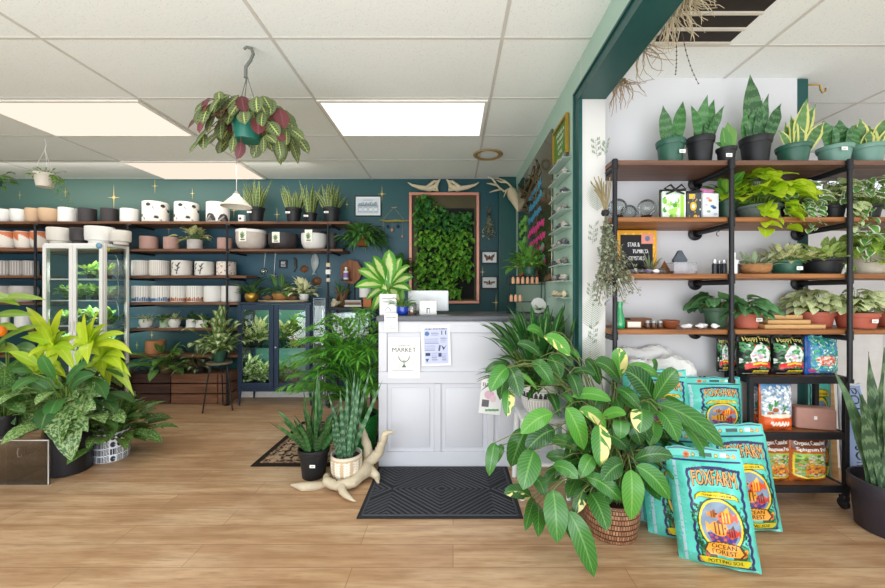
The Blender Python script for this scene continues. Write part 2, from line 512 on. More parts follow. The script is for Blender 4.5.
def area(name, loc, rot, sx, sy, power, col=(1, 1, 1)):
    l = bpy.data.lights.new(name, 'AREA'); l.shape = 'RECTANGLE'; l.size = sx; l.size_y = sy; l.energy = power; l.color = col
    o = bpy.data.objects.new(name, l); C.objects.link(o); o.location = loc; o.rotation_euler = rot
    return o
area('shopfront_daylight', (.2, -2.6, 1.7), (R(90), 0, 0), 6.5, 2.2, 70, (.95, .98, 1))
area('ceiling_fill_light', (-1.0, -.9, .5), (R(150), 0, 0), 6, 1.6, 165, (.90, .97, 1))  # added uplight behind the camera, no real source; brightens the ceiling
area('wall_fill_light', (-3.3, 3.75, 2.5), (R(40), 0, 0), 3.6, .2, 16, (1, .96, .88))  # added strip without a fixture, lifts the upper left of the back wall
area('window_daylight', (3.6, 1.4, 1.7), (R(90), 0, R(70)), 2.2, 1.6, 9, (.97, .99, 1))
for i, (x, y, p) in enumerate(((-2.8, .6, 20), (-.35, .3, 16), (2.2, .3, 7), (-4.6, 2.3, 18))):
    area('overhead_fill_light', (x, y, 2.55), (0, 0, 0), 1.15, .55, p, (1, .97, .92))  # extra unseen lamps added overhead to fill the room with light

# ---- floor
t = NT('vinyl_plank_floor')
v = t.coord('Object')
br = t.n('ShaderNodeTexBrick'); t.link(v, br.inputs['Vector']); br.offset = .37; br.offset_frequency = 2
br.inputs['Scale'].default_value = 1.0; br.inputs['Brick Width'].default_value = 1.22; br.inputs['Row Height'].default_value = .152
br.inputs['Mortar Size'].default_value = .0016; br.inputs['Mortar Smooth'].default_value = .1
br.inputs['Color1'].default_value = hexc('#d4b18d'); br.inputs['Color2'].default_value = hexc('#bf9876'); br.inputs['Mortar'].default_value = hexc('#8f6c4c')
mp = t.n('ShaderNodeMapping'); mp.inputs['Scale'].default_value = (1.6, 17, 1); t.link(v, mp.inputs['Vector'])
g1 = t.noise(1.3, mp.outputs[0], 7, .62)
mp2 = t.n('ShaderNodeMapping'); mp2.inputs['Scale'].default_value = (.8, 3.2, 1); t.link(v, mp2.inputs['Vector'])
g2 = t.noise(1.5, mp2.outputs[0], 4, .6)
col = t.mix(t.step(g1, .36, .66), hexc('#a67f5c'), br.outputs['Color'])
col = t.mix(t.math('MULTIPLY', t.step(g2, .5, .72), .45), col, hexc('#e6cdad'))
mp3 = t.n('ShaderNodeMapping'); mp3.inputs['Scale'].default_value = (4, 45, 1); t.link(v, mp3.inputs['Vector'])
g3 = t.noise(2.0, mp3.outputs[0], 4, .6)
col = t.mix(t.math('MULTIPLY', t.step(g3, .52, .70), .5), col, hexc('#94694a'))
col = t.mix(t.math('MULTIPLY', br.outputs['Fac'], .4), col, hexc('#7a573c'))
b = t.principled(col, t.math('MULTIPLY_ADD', g1, .2, .30), 0, .35)
t.bump(b, g1, .06, .004)
FLOOR = t.m
mb = MB(); box(mb, -6.2, 5.2, -2.8, 4.6, -.1, 0)
struct('floor', mb, FLOOR)

# ---- ceiling : tiles + grid bars
t = NT('acoustic_tile'); v = t.coord('Object')
n1 = t.noise(60, v, 3); n2 = t.noise(1.1, v, 2)
vo = t.n('ShaderNodeTexVoronoi'); vo.inputs['Scale'].default_value = 70; t.link(v, vo.inputs['Vector'])
pits = t.step(vo.outputs['Distance'], .22, .12)
col = t.mix(t.math('MULTIPLY', pits, .38), t.mix(n2, hexc('#ebefec'), hexc('#f4f8f5')), hexc('#a9a59b'))
b = t.principled(col, .9, 0, .1); t.bump(b, n1, .25, .004)
TILE = t.m
BAR = mat('#d2cfc8', .6, 0, .05)
def gridceil(name, x0, x1, y0, y1, xs, ys):
    mb = MB(); box(mb, x0, x1, y0, y1, CEIL, CEIL+.08, 0)
    for x in xs:
        if x0 < x < x1: box(mb, x-.009, x+.009, y0, y1, CEIL-.003, CEIL+.001, 1)
    for y in ys:
        if y0 < y < y1: box(mb, x0, x1, y-.008, y+.008, CEIL-.0025, CEIL+.001, 1)
    return struct(name, mb, [TILE, BAR])
ROWS = [1.972, 2.582, 3.195, 3.786, 4.39]
gx = [-2.18+1.22*k for k in range(-4, 4)]
gridceil('ceiling', -6.2, .80, -2.8, 4.6, gx, [1.972-.61*k for k in range(1, 8)] + ROWS)
gridceil('ceiling_side_room', .80, 5.2, -2.8, 4.6, [1.70-1.22, 1.70, 2.87, 4.09], [2.03-.61*k for k in range(0, 8)] + [2.64, 3.25])

# ---- walls
t = NT('teal_painted_wall'); v = t.coord('Object')
n1 = t.noise(.9, v, 3)
sp = t.n('ShaderNodeSeparateXYZ'); t.link(v, sp.inputs[0])
left = t.step(sp.outputs[0], -.6, -4.4)
up = t.step(sp.outputs[2], 1.9, 2.5)
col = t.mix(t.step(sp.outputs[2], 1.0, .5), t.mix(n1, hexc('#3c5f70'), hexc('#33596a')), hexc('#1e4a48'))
col = t.mix(t.math('MULTIPLY', t.step(sp.outputs[2], 1.95, 2.15), .75), col, hexc('#2a5552'))
col = t.mix(t.math('MULTIPLY', t.math('MULTIPLY', t.step(sp.outputs[0], -2.0, -4.0), t.step(sp.outputs[2], 1.95, 2.3)), .75), col, hexc('#5f7d72'))  # pale grey-green at upper left: light glare painted into the wall colour
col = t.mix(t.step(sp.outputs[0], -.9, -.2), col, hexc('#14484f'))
b = t.principled(col, .45, 0, .4); t.bump(b, t.noise(90, v, 2), .08, .002)
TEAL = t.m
GOLD = mat('#e8cf86', .4, .3, .05, 20)
def star(mb, x, z, r, y=YB-.003, m=1):
    pts = []
    for k in range(8):
        a = PI/2 + k*PI/4; q = (r if k % 4 == 0 else (r*.62 if k % 2 == 0 else r*.16))
        pts.append((x+q*math.cos(a)*(.8 if k % 2 == 0 else 1), z+q*math.sin(a)))
    P2 = []
    for k in range(8):
        P2.append(pts[k]); a = PI/2 + (k+.5)*PI/4; P2.append((x+r*.09*math.cos(a), z+r*.09*math.sin(a)))
    prism(mb, P2, y, y+.002, m)
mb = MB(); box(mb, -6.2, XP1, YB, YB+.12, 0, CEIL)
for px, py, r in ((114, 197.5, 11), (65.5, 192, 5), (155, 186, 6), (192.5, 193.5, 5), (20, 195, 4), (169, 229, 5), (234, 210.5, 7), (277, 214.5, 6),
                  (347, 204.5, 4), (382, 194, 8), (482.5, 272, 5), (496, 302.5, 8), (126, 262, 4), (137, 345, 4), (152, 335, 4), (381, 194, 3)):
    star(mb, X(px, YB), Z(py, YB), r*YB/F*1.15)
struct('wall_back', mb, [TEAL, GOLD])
mb = MB(); rbox(mb, -6.1, .5, YB-.018, YB-.001, .001, .095, .004)
struct('baseboard_back', mb, mat('#e9e8e6', .4))
mb = MB(); box(mb, -6.2, -6.1, -2.8, YB, 0, CEIL)
struct('wall_left', mb, mat('#6f8c86', .6))

MINT = mat('#b2cfc0', .45, 0, .04, 2)
DKG = mat('#1f4f4c', .35, 0, .08, 3)
t = NT('white_wallpaper'); v = t.coord('Object')
b = t.principled(t.mix(t.noise(3, v, 3), hexc('#c9c8c6'), hexc('#d8d7d4')), .6, 0, .3); PAPER = t.m
FERN = mat('#7f937a', .7, 0, .1)
def fern_print(mb, x, z, h, lean=0, kind=0, m=1, y=YE-.0035):
    n = 15 if kind == 0 else 7
    top = (x+lean*h, z+h)
    def ln(a, b, w):
        dx, dz = b[0]-a[0], b[1]-a[1]; l = math.hypot(dx, dz); nx, nz = -dz/l*w, dx/l*w
        mb.add([(a[0]+nx*.5, y, a[1]+nz*.5), (a[0]-nx*.5, y, a[1]-nz*.5), (b[0], y, b[1]), ((a[0]+b[0])/2+nx, y, (a[1]+b[1])/2+nz)], [(0, 1, 2, 3)], m)
    ln((x, z), top, .001)
    for i in range(n):
        t_ = (i+1)/(n+1); c = (x+lean*h*t_, z+h*t_)
        L_ = (h*.36*math.sin(PI*min(1, t_*.8+.22))+.004) if kind == 0 else h*.22
        for s in (-1, 1):
            if kind == 1 and (i % 2) == (s > 0): continue
            e = (c[0]+s*L_, c[1]+L_*(.7 if kind == 0 else U(.1, .9)))
            ln(c, e, .0022 if kind == 0 else .002)
            if kind == 1:
                for k in (.45, .8): ln((c[0]+(e[0]-c[0])*k, c[1]+(e[1]-c[1])*k), (c[0]+(e[0]-c[0])*k+s*.004, c[1]+(e[1]-c[1])*k+.02), .004)
# partition between the two rooms; mint on the shop side, wallpaper on the end
mb = MB(); box(mb, XP0, XP0+.02, YE+.02, YB, 0, CEIL, 0); box(mb, XP0+.02, XP1, YE, YB, 0, CEIL, 1); box(mb, XP0, XP0+.02, YE, YE+.02, 0, CEIL, 1)
for (px, py, h, l, k) in ((591, 330, .19, .05, 0), (597, 159, .12, -.1, 1), (597, 212, .17, 0, 0), (592, 245, .12, .1, 1), (590, 370, .2, 0, 0), (604, 155, .08, .2, 1), (592, 345, .12, .1, 1), (603, 262, .09, -.2, 1), (598, 425, .2, 0, 0), (590, 300, .1, .1, 1)):
    fern_print(mb, X(px, YE), Z(py, YE), h, l, k, 2)
struct('wall_partition', mb, [MINT, PAPER, FERN])
HZ = 2.335
mb = MB(); box(mb, XP0, XP1, -2.8, YE, HZ, CEIL, 0); box(mb, XP0+.001, XP1+.002, -2.8, YE-.001, HZ-.004, HZ, 1); box(mb, XP1, XP1+.003, -2.8, YE, HZ-.004, CEIL, 0)
struct('wall_header', mb, [MINT, DKG])
mb = MB()
box(mb, XP0-.018, XP0, YE-.002, YE+.085, 0, HZ+.0, 0); box(mb, XP0-.018, XP0, -2.8, YE+.085, HZ-.006, HZ+.075, 0)
box(mb, XP0-.018, XP0+.002, YE-.008, YE-.001, 0, HZ, 0)
box(mb, XP0-.026, XP0-.018, YE+.06, YE+.075, 0, HZ+.06, 0); box(mb, XP0-.026, XP0-.018, -2.8, YE+.075, HZ+.05, HZ+.062, 0)
struct('trim_1', mb, DKG)
mb = MB(); rbox(mb, .53, XP0-.002, YB-.10, YB-.002, 0, CEIL-.006, .004)
struct('trim_2', mb, DKG)
t = NT('white_panelled_wall'); v = t.coord('Object'); sp = t.n('ShaderNodeSeparateXYZ'); t.link(v, sp.inputs[0])
b = t.principled(t.mix(t.noise(2, v, 3), hexc('#cfcfd3'), hexc('#dadade')), .55, 0, .3)
t.bump(b, t.math('LESS_THAN', t.math('FRACT', t.math('MULTIPLY', sp.outputs[0], 7.0)), .04), .12, .004)
WHITEW = t.m
mb = MB(); box(mb, XP1, XR, YR, YR+.1, 0, CEIL, 0)
struct('wall_side_room', mb, WHITEW)
mb = MB(); box(mb, XR, XR+.065, YR-.0035, YR+.1, 0, CEIL-.006)
struct('trim_3', mb, DKG)
mb = MB(); box(mb, XP1, 5.2, 3.6, 3.7, 0, CEIL)
struct('wall_far', mb, mat('#e2e2e4', .6, 0, .04, 2))
mb = MB(); box(mb, 5.1, 5.2, -2.8, 3.6, 0, CEIL)
struct('wall_right', mb, mat('#e4e3e0', .6, 0, .04, 2))
# window high on the far wall
wx0, wx1, wz0, wz1 = 3.28, 4.7, 2.08, 2.5
mb = MB()
for a in ((wx0, wx1, wz0, wz0+.05), (wx0, wx1, wz1-.05, wz1), (wx0, wx0+.05, wz0, wz1), (wx1-.05, wx1, wz0, wz1), ((wx0+wx1)/2-.02, (wx0+wx1)/2+.02, wz0, wz1)):
    box(mb, a[0], a[1], 3.56, 3.6, a[2], a[3])
wn = struct('window_1', mb, mat('#f0f0f0', .4))
mb = MB(); box(mb, wx0+.05, wx1-.05, 3.585, 3.59, wz0+.05, wz1-.05)
struct('window_pane', mb, emis('#eef5ff', 1.7, 'bright_sky_pane'), parent=wn)

# ceiling light panels
FR = mat('#f3efe6', .4)
def clight(x0, x1, y0, y1, col, st, label):
    r = thing('ceiling_light', label, 'ceiling light', ((x0+x1)/2, (y0+y1)/2, CEIL-.004), 0, None)
    w_, d_ = (x1-x0)/2-.012, (y1-y0)/2-.012
    mb = MB()
    for a in ((-w_, w_, -d_, -d_+.02), (-w_, w_, d_-.02, d_), (-w_, -w_+.02, -d_+.02, d_-.02), (w_-.02, w_, -d_+.02, d_-.02)): box(mb, a[0], a[1], a[2], a[3], -.012, 0)
    obj('frame', mb, FR, r, smooth=False)
    mb = MB(); n = 12
    box(mb, -w_+.02, w_-.02, -d_+.02, d_-.02, -.008, -.002)
    obj('diffuser', mb, emis(col, st), r, smooth=False)
clight(-3.40, -2.18, 2.582, 3.195, '#fff2e0', 1.3, 'warm glowing ceiling panel above the white cabinet, largest of the warm panels')
clight(-.963, .255, 2.582, 3.195, '#fffdf8', 1.8, 'bright white glowing ceiling panel above the sales counter')
clight(-3.40, -2.18, 3.786, 4.39, '#ffeeda', 1.25, 'narrow-looking warm ceiling panel next to the back wall above the long shelves')
# round ceiling vent & louvred return
r = tag(obj('ceiling_ring', lathe(MB(), [(.10, -.004), (.135, -.012), (.145, -.004), (.145, 0)], 24), mat('#a98d5e', .5), None, (X(488, 3.62), 3.62, CEIL-.004)), 'small tan oval ring fixture on the ceiling above the antlers', 'ceiling ring')
r = thing('ceiling_vent', 'dark brown slotted air vent in the ceiling of the side room', 'air vent', (1.275, 1.775, CEIL))
mb = MB(); box(mb, -.2, .2, -.215, .215, -.012, -.006); obj('backing', mb, mat('#2d2422', .6), r, smooth=False)
for k in range(5):
    mb = MB(); y = -.215+.1075*k; box(mb, -.2, .2, y-.007, y+.007, -.022, -.012); obj('slat', mb, mat('#d8d0c2', .5), r, smooth=False)
# ============================================================ back wall shelving and everything on it
BLK = mat('#26262a', .45, .3, .1, 20)
BLKP = mat('#1f2023', .5, 0, .12, 15, name='black_plastic')
SHW = wood('#8a6248', '#4f3325', 0, 2.2, .5, 'dark_walnut')
SF, SB = 4.10, 4.405       # front / back of the boards
LV = {1: 2.018, 2: 1.716, 3: 1.423, 4: 1.128, 5: .842, 6: .548}
shelf = thing('pipe_shelf', 'long dark wood wall shelf on black pipes along the teal back wall', 'shelf', (-2.8, SB, 0))
ox, oy = -2.8, SB
def board(x0, x1, z, th=.028):
    mb = MB(); rbox(mb, x0-ox, x1-ox, SF-oy, SB-oy, z-th, z, .003, 0, 1); obj('shelf_board', mb, SHW, shelf)
XL = -5.6
board(XL, X(350, 4.12), LV[1])
board(XL, X(128, 4.12), LV[2]); board(X(131, 4.12), X(343, 4.12), LV[2])
board(XL, X(40, 4.12), LV[3]); board(X(131, 4.12), X(247, 4.12), LV[3])
board(XL, X(40, 4.12), LV[4]); board(X(131, 4.12), X(240, 4.12), LV[4])
board(XL, X(40, 4.12), LV[5]); board(X(131, 4.12), X(238, 4.12), LV[5]); board(X(131, 4.12), X(238, 4.12), LV[6]); board(XL, X(40, 4.12), LV[6])
for px, z0 in ((-60, 0), (38.5, 0), (130.5, 0), (228.8, 0), (329, .0)):
    x = X(px, 4.12)
    mb = MB(); tube(mb, [(x-ox, SF-.012-oy, z0), (x-ox, SF-.012-oy, LV[1]-.028)], .0125, 10)
    lathe(mb, [(0, 0), (.03, 0), (.03, .008), (.016, .014)], 16, (x-ox, SF-.012-oy, z0))
    obj('pipe_post', mb, BLK, shelf)
    for k, z in LV.items():
        if px == 329 and k > 2: continue
        mb = MB(); tube(mb, [(x-ox+.03, SF-.01-oy, z-.042), (x-ox+.03, SB-oy, z-.042)], .011, 8)
        tube(mb, [(x-ox-.01, SF-.012-oy, z-.042), (x-ox+.04, SF-.012-oy, z-.042)], .014, 8)
        obj('pipe_bracket', mb, BLK, shelf)

SOIL = mat('#3a2a20', .95, 0, .3, 60, .5, name='potting_soil')
LABW = mat('#f4f4f0', .6, 0, .03)
def cylpot(name, label, cat, px0, px1, ptop, z, Y, material, group=None, kind='cyl', plantless=True, foot=None, art=None, depth=None, loc=None):
    """a pot whose outline spans px0..px1 in the photo, standing on height z at depth Y"""
    x = (X(px0, Y)+X(px1, Y))/2; r = (X(px1, Y)-X(px0, Y))/2*.965
    h = max(.02, Z(ptop, Y) - z)
    t_ = thing(name, label, cat, (x, Y, z+.001), 0, group)
    potbody(t_, r, h, material, kind, art)
    return t_, r, h
def potbody(t_, r, h, material, kind='cyl', art=None, soil=True, seg=36):
    th = min(.006, r*.12)
    if kind == 'cyl': prof = [(0, 0), (r*.93, 0), (r*.985, .006), (r, .02), (r, h-.003), (r-th*.5, h), (r-th, h-.004), (r-th, h*.84), (0, h*.84)]
    elif kind == 'low': prof = [(0, 0), (r*.72, 0), (r*.76, .01), (r*.74, h*.18), (r*.97, h*.24), (r, h*.5), (r, h-.004), (r-th*.5, h), (r-th, h-.004), (r-th, h*.84), (0, h*.84)]
    elif kind == 'bowl': prof = [(0, 0), (r*.55, 0)] + [(r*(.55+.45*math.sin(PI/2*k/7)**.8), h*.9*(1-math.cos(PI/2*k/7))) for k in range(1, 8)] + [(r*.97, h), (r*.9, h-.004), (r*.9, h*.84), (0, h*.84)]
    elif kind == 'belly': prof = [(0, 0), (r*.62, 0)] + [(r*(.62+.38*math.sin(PI*.78*k/9)), h*k/9) for k in range(1, 10)] + [(r*.78, h-.002), (r*.78, h*.84), (0, h*.84)]
    elif kind == 'taper': prof = [(0, 0), (r*.70, 0), (r*.72, .004), (r*.88, h*.80), (r*.94, h*.80), (r*.96, h*.82), (r, h-.006), (r*.99, h), (r*.93, h), (r*.92, h*.84), (0, h*.84)]
    elif kind == 'tubp': prof = [(0, 0), (r*.80, 0), (r*.82, .004), (r*.93, h*.72), (r*.99, h*.73), (r, h*.76), (r, h-.004), (r*.99, h), (r*.93, h), (r*.92, h*.8), (0, h*.8)]
    elif kind == 'round': prof = [(0, 0), (r*.6, 0), (r*.82, h*.10), (r*.96, h*.32), (r, h*.6), (r*.985, h*.9), (r*.99, h), (r*.93, h), (r*.92, h*.84), (0, h*.84)]
    nb = len(prof)-2
    mb = MB()
    if art is not None:
        def cf(u, vv): return (1, 1, 1, 1)
        mb2 = MB(); n = art.w
        vs = []; cols = []; fs = []; k = art.h
        def pr(v):  # radius along height
            z = v*h
            for a, b in zip(prof[1:-2], prof[2:-1]):
                if a[1] <= z <= b[1] and b[1] > a[1]: return a[0]+(b[0]-a[0])*(z-a[1])/(b[1]-a[1])
            return r
        for i in range(n+1):
            a = -PI/2 + 2*PI*(i/n - .5)
            for j in range(k):
                v = j/(k-1); q = pr(v*.985+.005)+.0006
                vs.append((q*math.cos(a), q*math.sin(a), v*(h-.004)+.002)); cols.append(art.p[j][i % n])
        for i in range(n):
            for j in range(k-1): fs.append((i*k+j, (i+1)*k+j, (i+1)*k+j+1, i*k+j+1))
        mb.add(vs, fs, 1, None, cols)
    lathe(mb, prof[:-1], seg)
    if art is not None:
        for i in range(len(mb.v)):
            if i not in mb.c: mb.c[i] = (1, 1, 1, 1)
    obj('pot_body', mb, [material, attr_mat(.5)], t_)
    mb = MB(); lathe(mb, [(0.0005, prof[-1][1]), (prof[-2][0]*.998, prof[-1][1])], 20); obj('soil', mb, SOIL if soil else material, t_)
def label_on(t_, x, y, z, w, h, rx=0, ang=0, name='price_label', lines=True):
    cv = Canvas(12, 8, '#f4f4f2')
    if lines: cv.rect(.15, .55, .85, .7, '#555555'); cv.rect(.15, .25, .7, .38, '#888888')
    mb = MB(); canvas_grid(mb, cv, lambda u, v: (x+(u-.5)*w*math.cos(ang), y+(u-.5)*w*math.sin(ang), z+(v-.5)*h))
    o = obj(name, mb, attr_mat(.5), t_); return o
def plantpot(name, label, x, y, z, r, h, material, fol, fmats, kind='taper', cl=None, group=None, art=None, lab=None, cat='potted plant', fname='foliage'):
    t_ = thing(name, label, cat, (x, y, z+.001), 0, group)
    potbody(t_, r, h, material, kind, art)
    clampmb(fol, (x, y, z+.001), cl)
    obj(fname, fol, fmats, t_, auto=False)
    if lab: label_on(t_, lab[0]*r, -r*1.0-.002 if kind != 'taper' else -r*.93-.003, h*lab[1], .035, .02)
    return t_

CER = mat('#e9e7e4', .35, 0, .03); CERM = mat('#dcd6ce', .6, 0, .06, 30)
TAN = mat('#c9a98a', .5, 0, .06); CHAR = mat('#3a3537', .5, 0, .1); TERRA = mat('#c87a52', .7); PINK = mat('#b08d84', .7, 0, .1, 40); GREYP = mat('#bab3b0', .6, 0, .1, 30)
def ribart(c1, c2, n=16, w=128, h=6, base=None, drip=None):
    cv = Canvas(w, 16, c1)
    for k in range(n*2): cv.rect((k+.15)/(n*2), 0, (k+.45)/(n*2), 1, c2)
    if drip:
        for k in range(32): cv.rect(k/32, 0, (k+.8)/32, .2+.12*random.random(), drip)
    return cv
def dotart(kind):
    cv = Canvas(96, 30, '#efeae4')
    if kind == 0:
        for (u, v, s) in ((.30, .82, .028), (.40, .30, .03), (.52, .82, .03), (.62, .22, .028), (.7, .8, .03), (.2, .3, .03), (.08, .7, .03), (.9, .3, .03), (.8, .6, .03)):
            cv.ell(u, v, s, s*2.6, '#2c2a2c'); cv.line([(u+.05, v-.1), (u+.075, v-.2)], .02, '#8a8684')
    else:
        for u in (.02, .22, .42, .62, .82): cv.ell(u+.06, .0, .085, .42, '#39373a'); cv.ell(u+.06, .0, .03, .18, '#77736f'); cv.line([(u-.03, 0), (u+.06, .3)], .02, '#a8a29c')
    return cv
def branchart(bg='#d6d0cb'):
    cv = Canvas(96, 30, bg)
    for u in (.1, .4, .52, .8):
        cv.line([(u, .1), (u+.03, .85)], .018, '#3a3634')
        for k in range(4): cv.line([(u+.007*k+.005, .25+.15*k), (u+.007*k+(.035 if k % 2 else -.03), .4+.16*k)], .02, '#3a3634')
    return cv
def speckart():
    cv = Canvas(96, 30, '#e6d9cf')
    for k in range(150): cv.ell(random.random(), random.random(), .008, .03, '#8d6f66')
    return cv
def diagart():
    cv = Canvas(64, 20, '#e8e1d8')
    for q in range(-1, 5): cv.poly([(q*.25, 1), (q*.25+.3, 1), (q*.25+.3, .45), (q*.25+.0, .95)], '#d27a50')
    cv.rect(0, .82, 1, 1, '#d27a50')
    return cv
YS = 4.22
cp = lambda *a, **k: cylpot(*a, **k)
G1 = None
items1 = [(-6, 12, 210, CER, 'bowl', 'pale grey bowl planter at the far end of the top shelf beside another grey bowl'),
 (12.5, 27, 210, CER, 'bowl', 'white bowl planter on the top shelf next to the tan bowls'),
 (27.3, 41, 209, TAN, 'bowl', 'narrower tan bowl planter on the top shelf next to a white bowl'),
 (41.5, 60, 209.5, TAN, 'bowl', 'wider tan bowl planter on the top shelf next to a white cylinder pot'),
 (60.5, 76, 208.5, CER, 'cyl', 'short white cylinder pot on the top shelf between tan bowl and black pot'),
 (80, 95, 209, CHAR, 'cyl', 'black cylinder pot on the top shelf beside the tan bowls and white cylinder'),
 (102.5, 117, 209, CHAR, 'cyl', 'black cylinder pot on the top shelf beside the small white pot'),
 (122, 138, 209.5, CER, 'cyl', 'plain small white pot on the top shelf between black pot and spotted pot')]
for a in items1: cp('planter_pot', a[5], 'pot', a[0], a[1], a[2], LV[1], YS, a[3], kind=a[4])
cp('planter_pot', 'large white black-dotted pot on the top shelf next to the small plain white pot', 'pot', 144.5, 167, 203, LV[1], YS, CER, art=dotart(0))
cp('planter_pot', 'large white pot with black dots between another dotted pot and the arch-patterned pot', 'pot', 176, 197.5, 203.5, LV[1], YS, CER, art=dotart(0))
cp('planter_pot', 'large white pot with black arches along its foot on the top shelf', 'pot', 207.5, 228.5, 203.5, LV[1], YS, CER, art=dotart(1))
t_, r, h = cp('mini_planter', 'tiny white pot with one black spot on the top shelf beside snake plant', 'pot', 238.5, 245.5, 215.5, LV[1], YS-.06, CER)
mb = MB(); mb.add([(.012*math.cos(a*PI/6), -r-.0015, .035+.014*math.sin(a*PI/6)) for a in range(12)], [tuple(range(12))]); obj('spot', mb, CHAR, t_)
# level 2
for a in ((-4, 16.5, 'orange and white diagonal bowl planter at the cut-off end of the second shelf'), (17, 32.5, 'orange and white diagonal bowl planter in the middle of its row of three'), (33, 48.5, 'orange and white diagonal bowl planter nearest the white glass cabinet')):
    cp('planter_pot', a[2], 'pot', a[0], a[1], 232, LV[2], YS, TERRA, kind='bowl', art=diagart())
YC = 4.0
for a in ((50, 71, 228.5, CERM, 'wide low white footed pot above the glass cabinet next to orange bowl'), (72, 88, 228.5, CHAR, 'wide low dark brown footed pot above the glass cabinet'), (88, 112, 227.5, CER, 'largest low white footed pot above the glass cabinet'), (112.8, 129.5, 231, CERM, 'small low cream footed pot above the glass cabinet beside the shelf pipe')):
    cp('footed_pot', a[4], 'pot', a[0], a[1], a[2], 1.738, 3.95, a[3], kind='low')
cp('planter_pot', 'reddish brown ribbed pot on second shelf beside the pipe above the white striped pots', 'pot', 141, 157, 237, LV[2], YS, PINK)
cp('planter_pot', 'reddish brown ribbed pot on second shelf next to the leafy potted plant', 'pot', 164.5, 178, 237.5, LV[2], YS, PINK)
cp('planter_pot', 'reddish brown ribbed pot on second shelf beside the cream bowl with card', 'pot', 218, 232, 238.5, LV[2], YS, PINK)
VG = leafmat('cream_variegated_leaf', '#7d9c4c', '#4c7434', '#e9e6b4', 'splash', .7)
VG2 = leafmat('pale_variegated_leaf', '#8fae62', '#5d8546', '#f0efcf', 'margin', .45)
GRN = leafmat('mid_green_leaf', '#5a9140', '#2c5e2a', '#a9c878', 'veined')
DGRN = leafmat('dark_green_leaf', '#2f6330', '#16381c', '#6f9a63', 'veined')
LIME = leafmat('lime_leaf', '#b9d63a', '#8fb926', '#dcec78', 'plain', trans=.35)
STEM = mat('#6f8c3d', .6, 0, .15)
STEMB = mat('#7a6a4a', .8, 0, .2)
cl2 = dict(ymax=SB-.01, zmin=LV[2]-.02, zmax=LV[1]-.035)
x = X(195, YS); plantpot('potted_plant', 'bushy yellow green plant in grey pot on the second shelf between brown pots', x, YS, LV[2], .075, .115, GREYP,
    rosette(60, .10, .05, (.06, .14), (15, 85), (.06, .11), .42, 1.1), [VG, STEM], 'cyl', cl2)
def bigbowl(px0, px1, ptop, m1, label, card=True, rim=None):
    t_, r, h = cp('round_planter', label, 'planter', px0, px1, ptop, LV[2], YS-.0, m1, kind='round')
    if card:
        cv = Canvas(26, 30, '#f1eee2')
        for k in range(9): cv.line([(.45, .35), (.45+.3*math.cos(k*.7), .5+.28*math.sin(k*.7))], .035, '#5f7f52')
        cv.rect(.25, .1, .75, .2, '#6b6459')
        mb = MB(); wv = .075; canvas_grid(mb, cv, lambda u, v: ((u-.62)*wv*1.1, -r-.004, h*.35+v*h*.66)); obj('card', mb, attr_mat(.6), t_)
    if rim: mb = MB(); lathe(mb, [(r*1.0, h*.86), (r*1.015, h*.86), (r*1.015, h*1.0), (r*.95, h*1.005)], 36); obj('rim', mb, rim, t_)
    return t_
bigbowl(237, 266, 231, mat('#c9bdb4', .5), 'cream rounded planter with plant card on the second shelf', rim=CER)
bigbowl(269, 298, 234.5, CHAR, 'dark brown rounded planter with plant card on the second shelf')
bigbowl(301.5, 327, 232, CER, 'white rounded planter with plant card and dark rim near the shelf end', rim=CHAR)
t_, r, h = cp('round_planter', 'black rounded planter at the end of the second shelf behind the pipe', 'planter', 328, 337, 233.5, LV[2], YS+.03, CHAR, kind='round')
# level 3
for i, a in enumerate(((133.5, 150.5), (151, 169))):
    cp('ribbed_pot', ('white vertically ribbed pot on the third shelf next to the pipe', 'white vertically ribbed pot on the third shelf beside the branch-patterned pots')[i], 'pot', a[0], a[1], 261, LV[3], YS, CER, art=ribart('#ddd8d2', '#c3bab4'))
cp('planter_pot', 'pale pot with black branch pattern beside the white ribbed pot', 'pot', 173, 191.5, 261, LV[3], YS, CER, art=branchart())
cp('planter_pot', 'pale pot with black branch pattern beside the speckled pot', 'pot', 196, 213.6, 262, LV[3], YS, CER, art=branchart('#d9d5cf'))
cp('planter_pot', 'pink speckled pot on the third shelf in front of the pipe', 'pot', 217.5, 235.3, 262, LV[3], YS+.02, PINK, art=speckart())
for i, a in enumerate(((-3, 11.5), (12, 24.5), (25, 37))):
    cp('ribbed_pot', ('grey striped pot cut off by the photo edge on the third shelf', 'grey striped pot in the middle of three on the third shelf', 'grey striped pot beside the black pipe and white cabinet')[i], 'pot', a[0], a[1], 261, LV[3], YS, GREYP, art=ribart('#c3bcb9', '#8d8684', 10))
# level 4
lab4 = [('#3f6f9c', 'white ribbed pot with blue foot next to the pipe'), ('#3f6f9c', 'white ribbed pot with blue foot beside an orange-footed pot'), ('#a8603a', 'white ribbed pot with rust foot beside the blue-footed pots'), ('#a8603a', 'white ribbed pot with rust foot beside the plain white pots')]
for i, a in enumerate(((133.7, 152.2), (152.6, 171), (171.5, 187.2), (187.6, 204.2))):
    cp('ribbed_pot', lab4[i][1], 'pot', a[0], a[1], 286, LV[4], YS, CER, art=ribart('#ebe8e4', '#c9c4be', 14, drip=lab4[i][0]))
cp('planter_pot', 'plain white cylinder pot on the fourth shelf beside the rust-footed pots', 'pot', 204.8, 221.5, 286, LV[4], YS, CER)
cp('planter_pot', 'plain white cylinder pot on the fourth shelf behind the pipe beside the blue cabinet', 'pot', 222.2, 240, 286, LV[4], YS+.01, CER)
cp('planter_pot', 'big grey speckled pot at the cut-off end of the fourth shelf', 'pot', -8, 12, 286, LV[4], YS, GREYP, kind='belly')
